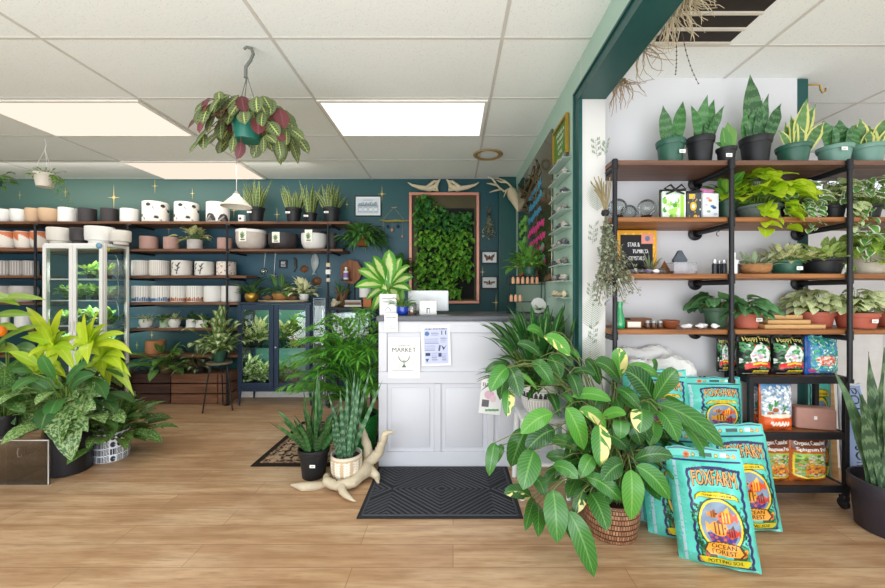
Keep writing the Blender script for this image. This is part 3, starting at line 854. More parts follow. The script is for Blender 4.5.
cp('planter_pot', 'big grey speckled pot on the fourth shelf beside the black pipe', 'pot', 12.6, 35, 286, LV[4], YS, GREYP, kind='belly')
for i, (a, b_) in enumerate(((2, 9), (17, 30))):
    cp('planter_pot', ('narrow white pot on the fifth shelf behind the big leaves', 'wide white pot on the fifth shelf behind the big leaves')[i], 'pot', a, b_, 312, LV[5], YS, CER)
# level 5 : small white planters with plants
cl5 = dict(ymax=SB-.01, zmin=LV[5]-.03, zmax=LV[4]-.035)
L5 = [(140, 152.5, 319, CER, 'belly', 'white bubbled mini planter with rosette plant on the fifth shelf next to the pipe', VG2),
      (160.5, 168.5, 320, mat('#a9bfa4', .5), 'cyl', 'small greenish pot with plant on the fifth shelf beside white planter', GRN),
      (169, 180, 319, CER, 'belly', 'white mini planter with saucer beside the small greenish pot', VG),
      (186.8, 195.5, 319, CER, 'cyl', 'white mini pot with dark green plant on the fifth shelf', DGRN),
      (196.5, 206, 320, CER, 'cyl', 'white mini pot half hidden behind the pale trailing plant', GRN)]
for a in L5:
    t_, r, h = cp('mini_planter', a[5], 'potted plant', a[0], a[1], a[2], LV[5], YS-.02, a[3], kind=a[4])
    fol = rosette(34, h*.85, r*.5, (.01, .05), (10, 85), (.05, .085), .38, 1.0); clampmb(fol, t_.location, cl5); obj('foliage', fol, [a[6], STEM], t_, auto=False)
    mb = MB(); lathe(mb, [(0, -.0), (r*1.15, 0), (r*1.25, .006), (r*1.0, .007)], 20); obj('saucer', mb, CER, t_)
x = X(222, YS); plantpot('potted_plant', 'terracotta potted small plant behind the variegated plant on the fifth shelf', x, YS, LV[5], .05, .08, TERRA, rosette(26, .07, .03, (.02, .06), (20, 80), (.06, .09), .4), [GRN, STEM], 'taper', cl5)
# level 6
cp('planter_pot', 'light terracotta pot on the lowest shelf behind the green leafy plant', 'pot', 147, 164, 340.5, LV[6], YS, mat('#b97f57', .7, 0, .15, 30))
# snake plants on the top shelf
SNK = leafmat('snake_leaf_yellow_margin', '#3f6338', '#2b4826', '#a9ad5c', 'bandmargin', .5, .45, .1)
NURS = BLKP
clT = dict(ymax=SB-.01, zmax=CEIL-.02)
def snakepot(px0, px1, ptop, ltop, n, label, wl=.028, Y=YS-.02, lean=.22):
    t_, r, h = cp('snake_plant', label, 'snake plant', px0, px1, ptop, LV[1], Y, NURS, kind='taper')
    hh = Z(ltop, Y)-LV[1]-h*.8
    fol = blades(n, h*.83, r*.75, (hh*.65, hh*1.12), wl*1.15, lean*1.8); clampmb(fol, t_.location, clT); obj('foliage', fol, SNK, t_, auto=False)
    label_on(t_, -.03, -r*.93-.003, h*.62, .05, .02); return t_
snakepot(247.6, 264.8, 208, 178, 22, 'snake plant in black pot on the top shelf beside the hanging white lamp')
snakepot(285.5, 302, 208.5, 186, 20, 'snake plant in black pot on the top shelf above the dark brown planter')
snakepot(304.5, 317.5, 213.5, 180, 12, 'tallest narrow snake plant in a small black pot on the top shelf')
snakepot(322.6, 341, 208.5, 187, 24, 'wide snake plant in black pot near the end of the top shelf', lean=.35)

# crates on the floor
CR1 = wood('#5d4038', '#3a2825', 0, 3, .6, 'dark_crate_wood'); CR2 = wood('#93674f', '#6a4838', 0, 3, .6, 'brown_crate_wood')
def crate(px0, px1, Y, label, m, h=.34):
    x0, x1 = X(px0, Y), X(px1, Y); w_ = x1-x0; d = .255
    t_ = thing('wooden_crate', label, 'crate', ((x0+x1)/2, Y, .001)); n = 3
    for k in range(n):
        mb = MB(); z0 = k*(h/n)+.006; z1 = (k+1)*(h/n)-.006
        rbox(mb, -w_/2+.002, w_/2-.002, 0, .012, z0, z1, .002, 0, 1); rbox(mb, -w_/2+.002, w_/2-.002, d-.012, d, z0, z1, .002, 0, 1)
        rbox(mb, -w_/2+.002, -w_/2+.014, .012, d-.012, z0, z1, .002, 0, 1); rbox(mb, w_/2-.014, w_/2-.002, .012, d-.012, z0, z1, .002, 0, 1)
        obj('slat_ring', mb, m, t_)
    mb = MB(); box(mb, -w_/2+.01, w_/2-.01, .01, d-.01, h-.02, h-.004)
    obj('top_panel', mb, m, t_, smooth=False)
crate(104, 128.5, 4.125, 'dark wooden crate half hidden behind the lime green leaves', CR1)
crate(129.5, 170, 4.125, 'dark brown slatted crate under the green plant with drooping leaves', CR1)
crate(171, 217, 4.125, 'lighter brown slatted crate under the dark-potted plant', CR2)
crate(218, 227.5, 4.13, 'narrow brown crate end behind the metal plant stand', CR2)
clc = dict(ymax=SB-.01, zmin=.1, zmax=LV[5]-.04)
x = X(168, 4.16)
plantpot('potted_plant', 'broad leafy green plant in brown pot on the dark crate', x, 4.14, .345, .07, .08, mat('#6b4a35', .6), rosette(44, .07, .04, (.08, .2), (5, 75), (.13, .22), .42, 1.3, cols=1), [GRN, STEM], 'taper', dict(ymax=SB-.02, zmin=.16, zmax=LV[5]-.05))
x = X(199, 4.16)
plantpot('potted_plant', 'dark leaved plant with bare stems in black pot on the lighter brown crate', x, 4.15, .345, .085, .085, BLKP, rosette(40, .07, .04, (.1, .26), (10, 80), (.10, .17), .38, 1.2), [leafmat('grey_green_leaf', '#54704e', '#2d4230', '#b7c9a4', 'center', .3), STEMB], 'taper', dict(ymax=SB-.02, zmin=.2, zmax=LV[5]-.05), lab=(.4, .5))
# metal plant stand with variegated plant
Yp = 3.93; xs = X(219.5, Yp)
t_ = thing('plant_stand', 'tall black metal stand with round wooden top holding a variegated plant', 'plant stand', (xs, Yp, 0))
zt = Z(361.5, Yp)
mb = MB(); lathe(mb, [(0, zt-.022), (.118, zt-.022), (.12, zt-.018), (.12, zt-.003), (.117, zt), (0, zt)], 32); obj('top', mb, wood('#8d8171', '#5c5347', 0, 3), t_)
for k in range(3):
    a = PI/2+k*2*PI/3+.35; mb = MB(); tube(mb, [(.09*math.cos(a), .09*math.sin(a), zt-.02), (.155*math.cos(a), .155*math.sin(a), .0)], .007, 8); obj('leg', mb, BLK, t_)
GPOT = mat('#2f5b48', .4, 0, .06)
SYN = leafmat('syngonium_cream_leaf', '#86a860', '#4f7c42', '#e6e6c0', 'center', .5)
fol = rosette(120, .09, .05, (.04, .40), (25, 95), (.07, .12), .8, 1.6, prof_heart, .2)
plantpot('variegated_plant', 'tall cream and green variegated plant in green pot on the metal stand', xs, Yp, zt, .068, .115, GPOT, fol, [SYN, STEM], 'taper', dict(ymax=SB-.02))

# ---------------- white glass cabinet
Yw = 3.78; cx0, cx1 = X(44, Yw), X(104.5, Yw); wc = cx1-cx0; hc = 1.735; dc = .29
WHM = mat('#f1efec', .35, .0, .03)
cab = thing('glass_cabinet', 'white framed glass display cabinet full of small plants', 'cabinet', ((cx0+cx1)/2, Yw, .001))
def framebox(t_, w_, d, h, th, m, name='frame'):
    mb = MB()
    for sx in (-1, 1):
        for y in (0, d-th): rbox(mb, sx*w_/2-(th if sx > 0 else 0), sx*w_/2+(0 if sx > 0 else th), y, y+th, 0, h, .002, 0, 1)
    for z in (.0, h-th):
        rbox(mb, -w_/2+th, w_/2-th, .001, th-.001, z, z+th-.001, .002, 0, 1); rbox(mb, -w_/2+th, w_/2-th, d-th+.001, d-.001, z, z+th-.001, .002, 0, 1)
        for sx in (-1, 1): rbox(mb, sx*w_/2-(th-.001 if sx > 0 else -.001), sx*w_/2+(-.001 if sx > 0 else th-.001), th, d-th, z, z+th-.001, .002, 0, 1)
    obj(name, mb, m, t_)
framebox(cab, wc, dc, hc, .03, WHM)
mb = MB(); box(mb, -wc/2+.005, wc/2-.005, .005, dc-.005, hc-.012, hc-.001); obj('top_panel', mb, WHM, cab, smooth=False)
GL = glass_mat('#f7fcfa', refl=.07)
mb = MB(); box(mb, wc/2-.012, wc/2-.008, .03, dc-.03, .03, hc-.03); box(mb, -wc/2+.008, -wc/2+.012, .03, dc-.03, .03, hc-.03); obj('side_glass', mb, GL, cab, smooth=False)
for (a, b_) in ((-wc/2+.004, -.002), (.002, wc/2-.004)):
    mb = MB(); th = .035
    rbox(mb, a, a+th, -.02, -.001, .02, hc-.02, .002, 0, 1); rbox(mb, b_-th, b_, -.02, -.001, .02, hc-.02, .002, 0, 1)
    rbox(mb, a+th, b_-th, -.019, -.002, .02, .02+th, .002, 0, 1); rbox(mb, a+th, b_-th, -.019, -.002, hc-.02-th, hc-.02, .002, 0, 1)
    d_ = obj('door', mb, WHM, cab)
    mb = MB(); box(mb, a+th, b_-th, -.012, -.008, .05, hc-.05); obj('glass_pane', mb, GL, d_, smooth=False)
    mb = MB(); xk = b_-.018 if a < -.1 else a+.018; tube(mb, [(xk, -.03, .85), (xk, -.03, .95)], .005, 8); tube(mb, [(xk, -.03, .86), (xk, -.02, .86)], .004, 6); tube(mb, [(xk, -.03, .94), (xk, -.02, .94)], .004, 6); obj('handle', mb, WHM, d_)
shz = [Z(279, Yw+.1), Z(300, Yw+.1), Z(325, Yw+.1), Z(352, Yw+.1), .35]
for z in shz:
    mb = MB(); rbox(mb, -wc/2+.032, wc/2-.032, .03, dc-.03, z-.012, z, .002, 0, 1); obj('inner_shelf', mb, WHM, cab)
for z in shz[:3]:
    mb = MB(); tube(mb, bez((wc/2-.02, dc*.6, z+.0), (wc/2+.0-.02, dc*.7, z+.2), (wc/2-.05, dc*.6, z+.26), 8), .003, 6); obj('power_cord', mb, CER, cab)
mb = MB(); lathe(mb, [(0, 0), (.028, 0), (.03, .01), (.02, .02), (0, .024)], 20); mb.xf(Matrix.Rotation(PI/2, 4, 'X')); 
o = obj('round_magnet', mb, mat('#6f9cb5', .4), cab, (wc/2-.03, -.021, hc-.03)); o['label'] = 'pale blue round magnet'
mb = MB(); sphere(mb, (0, 0, 0), .022); o = obj('round_ornament', mb, mat('#c2b336', .4), cab, (wc/2-.02, .05, hc-.06)); o['label'] = 'yellow round ornament'
for z in shz[:4]:
    area('grow_light', ((cx0+cx1)/2, Yw+.13, z+.21), (R(15), 0, 0), wc-.1, .08, 4.5, (1, 1, .95))
i = 0
for z, nn, nm in ((shz[0], 2, 'top'), (shz[1], 4, 'second'), (shz[2], 4, 'third'), (shz[3], 3, 'fourth')):
    for k in range(nn):
        xx = (cx0+cx1)/2 - wc/2 + .09 + (wc-.18)*k/(nn-1); i += 1
        m_ = (VG2, GRN, VG, GRN)[(k+i) % 4]
        if nn == 2: xx = (cx0+cx1)/2 + (.03, .2)[k]
        plantpot('small_potted_plant', ('small plant in dark pot on the white cabinet %s shelf, ' % nm) + ('at its far side', 'second along', 'third along', 'nearest the clear side')[k if nn > 2 else k+2],
            xx, Yw+.15, z, .045, .05, NURS, rosette(46, .04, .03, (.02, .09), (10, 85), (.06, .1), .55, 1.0), [m_, STEM], 'taper', dict(ymin=Yw+.02, ymax=Yw+dc-.03, xmin=cx0+.03, xmax=cx1-.03, zmax=z+.24))

# ---------------- blue glass cabinet
Yb = 4.06; bx0, bx1 = X(237.5, Yb), X(311.5, Yb); wb = bx1-bx0; hb = 1.125; db = .33
BLU = mat('#27374f', .4, .1, .08, 8)
bc = thing('glass_cabinet', 'dark blue metal cabinet with two glass doors and plants inside', 'cabinet', ((bx0+bx1)/2, Yb, .001))
mb = MB(); rbox(mb, -wb/2, wb/2, 0, db, hb-.02, hb, .003, 0, 1); rbox(mb, -wb/2+.001, wb/2-.001, .001, db-.001, .155, .20, .003, 0, 1)
for s in (-1, 1):
    for y in (0, db-.03): rbox(mb, s*wb/2-(.03 if s > 0 else 0), s*wb/2+(0 if s > 0 else .03), y+.002, y+.028, .16, hb-.01, .002, 0, 1)
obj('cabinet_frame', mb, BLU, bc)
mb = MB(); box(mb, -wb/2+.03, wb/2-.03, db-.01, db-.006, .2, hb-.02); obj('back_panel', mb, mat('#3f6f62', .5), bc, smooth=False)
mb = MB(); box(mb, -wb/2+.004, -wb/2+.008, .03, db-.03, .2, hb-.02); box(mb, wb/2-.008, wb/2-.004, .03, db-.03, .2, hb-.02); obj('side_glass', mb, GL, bc, smooth=False)
for sx in (-1, 1):
    for y in (.015, db-.015):
        mb = MB(); tube(mb, [(sx*(wb/2-.02), y, .16), (sx*(wb/2-.01), y, 0)], [.016, .009], 10); obj('leg', mb, BLU, bc)
for (a, b_) in ((-wb/2+.01, -.003), (.003, wb/2-.01)):
    mb = MB(); th = .05
    rbox(mb, a, a+th, -.02, -.001, .2, hb-.025, .003, 0, 1); rbox(mb, b_-th, b_, -.02, -.001, .2, hb-.025, .003, 0, 1)
    rbox(mb, a+th, b_-th, -.019, -.002, .2, .2+.055, .003, 0, 1); rbox(mb, a+th, b_-th, -.019, -.002, hb-.025-.055, hb-.025, .003, 0, 1)
    d_ = obj('door', mb, BLU, bc)
    mb = MB(); box(mb, a+th, b_-th, -.012, -.008, .25, hb-.075); obj('glass_pane', mb, GL, d_, smooth=False)
mb = MB(); sphere(mb, (.025, -.03, .64), .009); tube(mb, [(.025, -.03, .64), (.025, -.018, .64)], .004); obj('knob', mb, CER, bc)
zi = Z(346.5, Yb+.1)
mb = MB(); rbox(mb, -wb/2+.03, wb/2-.03, .03, db-.03, zi-.008, zi, .002, 0, 1); obj('inner_shelf', mb, glass_mat('#d5ece4', refl=.3), bc)
for z in (hb-.03, zi-.015):
    area('grow_light', ((bx0+bx1)/2, Yb+.1, z), (R(15), 0, 0), wb-.1, .08, 3.2, (1, 1, .95))
REDP = mat('#a3513c', .6, 0, .08)
clb = dict(ymin=Yb+.015, ymax=Yb+db-.03, xmin=bx0+.02, xmax=bx1-.02)
for (px, z, r, h, pm, fm, n, st, L_, wd, lab_, zt_) in (
    (258, zi, .06, .06, NURS, VG, 70, (.08, .22), (.08, .14), .4, 'variegated bushy plant on the glass shelf behind the left-hand blue door', zi+.36),
    (283.5, zi, .05, .075, GPOT, VG, 40, (.08, .2), (.07, .12), .5, 'pale plant in small green pot inside the blue cabinet', zi+.36),
    (295.5, zi, .07, .085, REDP, GRN, 50, (.12, .22), (.07, .12), .5, 'plant with pale leaves in a red pot inside the blue cabinet', zi+.36),
    (249, .201, .06, .06, NURS, SYN, 70, (.05, .22), (.06, .1), .7, 'cream leaved plant low in the blue cabinet near its outer leg', zi-.02),
    (263, .201, .06, .06, NURS, SYN, 50, (.06, .18), (.08, .13), .55, 'pale pink green plant low in the blue cabinet beside the centre', zi-.02),
    (282, .201, .045, .07, mat('#6b4636', .7), GRN, 50, (.06, .18), (.06, .12), .3, 'fine green plant in brown pot low in the blue cabinet', zi-.02),
    (294, .201, .045, .07, mat('#6b4636', .7), DGRN, 50, (.05, .18), (.05, .1), .4, 'dark green plant in brown pot low in the blue cabinet', zi-.02)):
    plantpot('small_potted_plant', lab_, X(px, Yb+.16), Yb+.16, z, r, h, pm, rosette(n, h*.85, r*.5, st, (15, 88), L_, wd, 1.1), [fm, STEM], 'taper', dict(clb, zmax=zt_))
# things on the blue cabinet
ztop = hb+.002
DRW = wood('#cdb998', '#9a7f5e', 0, 3, .8, 'driftwood'); DRW.name = 'driftwood'
BRN = wood('#8a6747', '#4d3622', 2, 3, .8, 'bark_brown')
def tray(name, label, px0, px1, Y, z, d, m, h=.018):
    x0, x1 = X(px0, Y), X(px1, Y); o = MB(); n = 24
    lathe(o, [(0, 0), (.92, 0), (1, .6), (1, 1), (.95, 1), (.9, .4), (0, .35)], 36); 
    o.xf(Matrix.Diagonal(((x1-x0)/2, d/2, h, 1)))
    return tag(obj(name, o, m, None, ((x0+x1)/2, Y, z)), label, 'tray')
tray('wooden_tray', 'long pale driftwood slab on top of the blue cabinet', 258, 309, 4.2, ztop, .16, DRW, .022)
plantpot('bromeliad_plant', 'dark leaved plant in round gold pot on the blue cabinet', X(252, 4.2), 4.2, ztop, .072, .1, mat('#c79a45', .3, .7), rosette(30, .085, .03, (.03, .1), (15, 80), (.12, .22), .2, 1.1, prof_strap), [DGRN, STEM], 'belly', dict(ymax=SB-.02))
plantpot('staghorn_plant', 'green plant in golden brown wooden bowl on the driftwood slab', X(281, 4.2), 4.2, ztop+.022, .095, .075, mat('#b07b3f', .5, 0, .2, 20), rosette(26, .06, .05, (.03, .09), (15, 85), (.12, .2), .3, 1.2), [GRN, STEM], 'bowl', dict(ymax=SB-.02))
plantpot('variegated_plant', 'bright cream variegated plant in white bowl at the corner of the blue cabinet', X(304, 4.19), 4.19, ztop+.022, .055, .07, CER, rosette(60, .06, .03, (.03, .15), (10, 88), (.07, .12), .5, 1.0), [leafmat('cream_splash_leaf', '#c3d492', '#86ab57', '#f6f3cc', 'splash', 1.0), STEM], 'bowl', dict(ymax=SB-.02))
def ground(mb):
    z = min(p[2] for p in mb.v); mb.v = [(p[0], p[1], p[2]-z) for p in mb.v]; return mb
def lump(r, sx=1, sy=1, sz=1, seed=0, n=14, amp=.25):
    mb = MB(); rs = random.Random(seed); sphere(mb, (0, 0, 0), r, 0, n)
    ph = [rs.uniform(0, 6) for _ in range(6)]
    mb.v = [tuple(Vector((p[0]*sx, p[1]*sy, p[2]*sz))*(1+amp*math.sin(p[0]/r*3+ph[0])*math.cos(p[2]/r*4+ph[1])+amp*.5*math.sin(p[1]/r*7+ph[2])*math.sin(p[2]/r*6+ph[3]))) for p in mb.v]
    return mb
for k, (px, py, s, lb) in enumerate(((268, 297.5, .035, 'knobbly brown driftwood piece on the cabinet slab beside the gold pot'), (292, 297, .04, 'brown driftwood lump on the slab between wooden bowl and cream plant'))):
    tag(obj('driftwood_piece', ground(lump(s, 1.5, .8, .7, k)), BRN, None, (X(px, 4.13), 4.12, ztop+.023)), lb, 'driftwood')
# hanging glass orbs
for k, (px, py, Y, lb) in enumerate(((264, 271.5, 4.24, 'hanging glass globe with dried plant above the gold pot'), (274, 277, 4.18, 'hanging glass globe with dried plant above the wooden bowl'))):
    zc = Z(py, Y); t_ = thing('hanging_terrarium', lb, 'glass globe', (X(px, Y), Y, zc))
    mb = MB(); sphere(mb, (0, 0, 0), .038); obj('globe', mb, glass_mat('#f2faf8', refl=.35), t_)
    mb = MB(); zt_ = LV[2]-.03-zc; tube(mb, [(0, 0, .037), (.012, 0, zt_)], .0012, 4); tube(mb, [(0, 0, .037), (.02, 0, zt_)], .0012, 4); obj('cord', mb, CER, t_)
    mb = lump(.02, 1, 1, .7, k+5, 8, .4); obj('dried_moss', mb, mat('#8a7558', .9), t_)
# small things on the wall
def flat_frame(name, label, cat, px0, px1, py0, py1, Y, art, fm, th=.02, bw=.010, mat_bw=0):
    x0, x1, z1, z0 = X(px0, Y), X(px1, Y), Z(py0, Y), Z(py1, Y); w_, h_ = x1-x0, z1-z0
    t_ = thing(name, label, cat, ((x0+x1)/2, Y, (z0+z1)/2)); mb = MB()
    for a in ((-w_/2, w_/2, -h_/2, -h_/2+bw), (-w_/2, w_/2, h_/2-bw, h_/2), (-w_/2, -w_/2+bw, -h_/2+bw, h_/2-bw), (w_/2-bw, w_/2, -h_/2+bw, h_/2-bw)): box(mb, a[0], a[1], -th, 0, a[2], a[3])
    obj('frame', mb, fm, t_, smooth=False)
    mb = MB(); canvas_grid(mb, art, lambda u, v: (-w_/2+bw+u*(w_-2*bw), -th*.4, -h_/2+bw+v*(h_-2*bw))); obj('picture', mb, attr_mat(.5), t_)
    return t_
YW = YB-.002
cv = Canvas(80, 56, '#e9edf0')
cv.rect(.06, .1, .94, .9, '#d7dfe6')
for k in range(4): cv.rect(.1+.21*k, .2, .27+.21*k, .45, '#aab6c0'); cv.rect(.12+.21*k, .24, .25+.21*k, .4, '#e3e8ec')
for k in range(26): cv.line([(.1+.03*k, .5), (.12+.03*k, .6+.15*random.random())], .012, '#7f8c98')
cv.line([(.08, .5), (.92, .5)], .01, '#5d6b78'); cv.line([(.3, .82), (.7, .82)], .012, '#5d6b78'); cv.line([(.1, .14), (.9, .14)], .012, '#8d99a3')
flat_frame('framed_drawing', 'black framed pale line drawing on the teal wall above the fern planter', 'picture', 355, 381.5, 196, 216.5, YW, cv, BLKP)
cv = Canvas(24, 24, '#22303a'); cv.text('BE', .2, .52, .8, .86, '#e8e8e8'); cv.rect(.2, .15, .8, .42, '#b9c2c8'); cv.rect(.28, .25, .7, .32, '#22303a')
flat_frame('small_sign', 'tiny black framed sign with white lettering on the wall above the blue cabinet', 'sign', 279.5, 287.5, 260, 268.3, YW, cv, BLKP, .012, .006)
t_ = thing('wall_mask', 'thin dark curled seahorse-like ornament on the wall above the blue cabinet', 'wall ornament', (X(295, YW), YW-.012, Z(265, YW)))
mb = MB(); tube(mb, [(-.02, 0, .075), (.0, 0, .08), (.012, 0, .05), (.008, 0, .01), (.016, 0, -.03), (.0, 0, -.07), (-.012, 0, -.085)], [.006, .012, .015, .014, .012, .008, .003], 8); obj('ornament_body', mb, mat('#4b463f', .6, .3), t_)
t_ = thing('fish_ornament', 'pale grey carved fish hanging nose up on the wall', 'wall ornament', (X(315, YW), YW-.012, Z(263, YW)))
mb = MB(); tube(mb, [(0, 0, .115), (0, 0, .09), (.004, 0, .05), (.004, 0, 0), (0, 0, -.05), (-.006, 0, -.09), (-.002, 0, -.105)], [.004, .03, .045, .048, .036, .016, .004], 14); mb.v = [(p[0], p[1]*.3, p[2]) for p in mb.v]; obj('fish_body', mb, mat('#a9b0b2', .5, .2, .3, 30, .4), t_)
mb = MB(); prism(mb, [(-.012, -.09), (.03, -.15), (0, -.13), (-.03, -.15)], -.008, 0); obj('tail', mb, mat('#8f9698', .5, .2), t_)
SHELLM = mat('#8b6248', .45, .2, .3, 25, .3)
for k, (px, py, r_, lb) in enumerate(((304.5, 269, .052, 'copper coloured open shell on the wall beside the carved fish'), (317, 281, .058, 'copper coloured round shell on the wall below the carved fish'))):
    mb = MB(); n = 40; vs = [(0, -.03, -.2*r_)]
    for ring in range(1, 6):
        for i in range(n):
            a = 2*PI*i/n; q = r_*ring/5*(1+.06*math.cos(8*a)); vs.append((q*math.cos(a), -.03*math.cos(PI/2*ring/5)-.003+.003*math.cos(14*a)*ring/5, q*math.sin(a)*.85))
    fs = [(0, 1+i, 1+(i+1) % n) for i in range(n)]
    for ring in range(4):
        for i in range(n): b0 = 1+ring*n; fs.append((b0+i, b0+n+i, b0+n+(i+1) % n, b0+(i+1) % n))
    mb.add(vs, fs); tag(obj('wall_shell', mb, SHELLM, None, (X(px, YW), YW, Z(py, YW))), lb, 'shell')
# white lamp hanging
Yl = 3.78; zl = Z(207, Yl); xl = X(236.5, Yl)
t_ = thing('pendant_lamp', 'white cone pendant lamp hanging in front of the top shelf', 'lamp', (xl, Yl, zl))
mb = MB(); lathe(mb, [(.142, 0), (.143, .004), (.035, .115), (.03, .13), (.028, .13), (.033, .112), (.137, .003)], 40); obj('lamp_shade', mb, mat('#efe9dc', .4), t_)
mb = MB(); lathe(mb, [(0, .165), (.012, .16), (.022, .135), (.03, .125), (.03, .115)], 20); obj('socket', mb, mat('#8f8a80', .4, .5), t_)
mb = MB(); tube(mb, [(0, 0, .16), (0, 0, CEIL-zl-.004)], .003, 6); obj('cord', mb, mat('#cfcac0', .5), t_)
mb = MB(); sphere(mb, (0, 0, .05), .03); obj('bulb', mb, CER, t_)
# small hanging pot far left
Yh = 3.24; zh = Z(187, Yh); xh = X(45, Yh)
t_ = thing('hanging_plant', 'small white hanging pot with thin trailing plant below the ceiling', 'hanging plant', (xh, Yh, zh))
potbody(t_, .078, .115, mat('#d8cfc2', .5), 'taper')
mb = MB(); 
for a in (0, 2.1, 4.2): tube(mb, [(.07*math.cos(a), .07*math.sin(a), .11), (0, 0, CEIL-zh-.1)], .0015, 4)
tube(mb, [(0, 0, CEIL-zh-.1), (.012, 0, CEIL-zh-.06), (0, 0, CEIL-zh-.02), (0, 0, CEIL-zh-.004)], .003, 6); obj('hanger', mb, CER, t_)
mb = rosette(46, .10, .06, (.02, .08), (-20, 60), (.03, .06), .35, 1.2)
for k in range(5):
    pts = bez((.05, -.02, .1), (.11+.02*k, -.03, .12), (.10+.03*k, -.04+.02*k, -.03-.04*k), 8); tube(mb, pts, .0015, 4, 1)
    for q in pts[2:]: leaf(mb, q, (U(-1, 1), U(-1, 0), -.3), .035, .016, .5)
obj('foliage', mb, [leafmat('thin_green_leaf', '#7fae42', '#568a33', '#b9d27c', 'plain'), STEM], t_, auto=False)
x = X(-6, 3.3); plantpot('hanging_plant', 'green trailing leaves of a hanging plant at the photo edge below ceiling', x, 3.3, Z(186, 3.3), .06, .08, GPOT, rosette(40, .07, .04, (.04, .1), (-30, 50), (.05, .09), .4, 1.4), [GRN, STEM], 'taper', cat='hanging plant')
# ============================================================ sales counter, framed plant wall, things around it
Yc = 2.637; kx0, kx1 = X(378.5, Yc), XP0-.022; zc = 1.066
WPN = mat('#cfd0d9', .4, 0, .03, 4)
ct = thing('sales_counter', 'white panelled sales counter with dark grey top', 'counter', ((kx0+kx1)/2, Yc, .001))
kw = (kx1-kx0)/2; kc = (kx0+kx1)/2
mb = MB(); rbox(mb, -kw+.01, kw, .014, .62, 0, zc-.036, .002, 0, 1); obj('counter_body', mb, WPN, ct)
def lx(px): return X(px, Yc)-kc
def lz(py): return Z(py, Yc)
mb = MB()
# raised face frame: stiles and rails round sunken panels
zr = [0.0, lz(452), lz(384), lz(372), lz(333), zc-.037]
def bar(x0, x1, z0, z1, y=0.0): rbox(mb, x0, x1, y, .0145, z0, z1, .003, 0, 1)
bar(-kw, kw, 0, zr[1]); bar(-kw, kw, zr[2]+.002, zr[3]); bar(-kw, kw, zr[4], zr[5])
bar(-kw, lx(387), zr[1], zr[2]); bar(lx(434), lx(441), zr[1], zr[2]); bar(lx(487), lx(494), zr[1], zr[2]); bar(lx(540), kw, zr[1], zr[2])
bar(-kw, lx(387), zr[3], zr[4]); bar(lx(541), kw, zr[3], zr[4])
obj('face_frame', mb, WPN, ct)
mb = MB()
for a, b_ in ((387, 434), (441, 487), (494, 540)):
    x0, x1 = lx(a)+.03, lx(b_)-.03; rbox(mb, x0, x1, .005, .0145, zr[1]+.03, zr[2]-.03, .005, 0, 2)
obj('raised_panel', mb, WPN, ct)
mb = MB(); rbox(mb, -kw-.012, kw, -.018, .66, zc-.036, zc, .004); obj('countertop', mb, mat('#5d5f66', .35, 0, .12, 30, name='grey_laminate'), ct)
def paper(name, label, px0, px1, py0, py1, cv, y=-.003, rot=0, cat='poster', tape=False):
    x0, x1, z1, z0 = X(px0, Yc), X(px1, Yc), Z(py0, Yc), Z(py1, Yc); w_, h_ = x1-x0, z1-z0
    mb = MB(); canvas_grid(mb, cv, lambda u, v: ((u-.5)*w_, -.0015*math.sin(PI*u)-.0008*math.sin(PI*v), (v-.5)*h_))
    o = obj(name, mb, attr_mat(.6), None, ((x0+x1)/2, Yc+y, (z0+z1)/2)); o.rotation_euler[1] = rot
    return tag(o, label, cat)
cv = Canvas(110, 140, '#f6f6f4')
cv.text('MARKET', .13, .645, .87, .755, '#4a4a4a')
pts = [(.30+.4*t/24, .80+.022*math.sin(t*1.6)+(.02 if t % 6 == 0 else 0)) for t in range(25)]; cv.line(pts, .004, '#777777')
cv.line([(.5, .26), (.5, .4)], .012, '#6f7f6c'); cv.poly([(.42, .26), (.58, .26), (.5, .36)], '#5c6f5a')
for s in (-1, 1): cv.line([(.5+s*.17*math.sin(k*.2), .50-.10*math.cos(k*.25)) for k in range(9)], .012, '#6a7568')
cv.ell(.5, .41, .07, .03, '#8a9687')
for (a, b_) in ((.28, .3), (.72, .3), (.8, .36), (.35, .27)): cv.line([(a, b_-.05), (a, b_+.06), (a+.04, b_+.06)], .004, '#b0b8ae')
for k, y in enumerate((.19, .16, .13)): cv.line([(.12, y), (.78-.12*k, y)], .005, '#8c8c8c')
paper('market_poster', 'white poster reading MARKET taped to the counter front', 388.3, 420, 337.5, 378, cv)
cv = Canvas(120, 160, '#eef0f8'); cv.rect(.09, .05, .92, .93, '#c3c9e6')
cv.text('WORK WITH PLANTS', .14, .885, .88, .925, '#2f3350'); cv.text('11', .70, .76, .86, .86, '#3c4168')
cv.ell(.2, .79, .08, .055, '#4d72a8')
for (x0, x1, y0, y1) in ((.34, .62, .74, .84), (.12, .62, .55, .68), (.66, .88, .58, .72), (.12, .5, .38, .5), (.34, .56, .12, .33), (.7, .88, .12, .3)):
    y = y0
    while y < y1: cv.line([(x0, y), (x1-U(0, .06), y)], .004, '#5d6390'); y += .028
cv.rect(.13, .24, .3, .32, '#333a5e'); cv.rect(.58, .22, .68, .31, '#3c4470'); cv.poly([(.68, .5), (.76, .38), (.86, .5), (.78, .44)], '#2e3557'); cv.line([(.6, .36), (.64, .5)], .02, '#454c7a'); cv.poly([(.13, .17), (.25, .17), (.18, .08)], '#3d5a94')
paper('blue_flyer', 'pale blue printed flyer beside the MARKET poster', 421.5, 450.5, 325, 365.5, cv, rot=R(-1.5))
cv = Canvas(40, 50, '#f4f4f2'); cv.rect(.12, .75, .88, .8, '#8d8d8d'); cv.rect(.12, .15, .88, .2, '#a9a9a9'); cv.rect(.12, .27, .6, .31, '#a9a9a9')
paper('counter_card', 'small white card hanging over the counter edge above the MARKET poster', 385, 398, 313.5, 331.5, cv, y=-.022, cat='card')
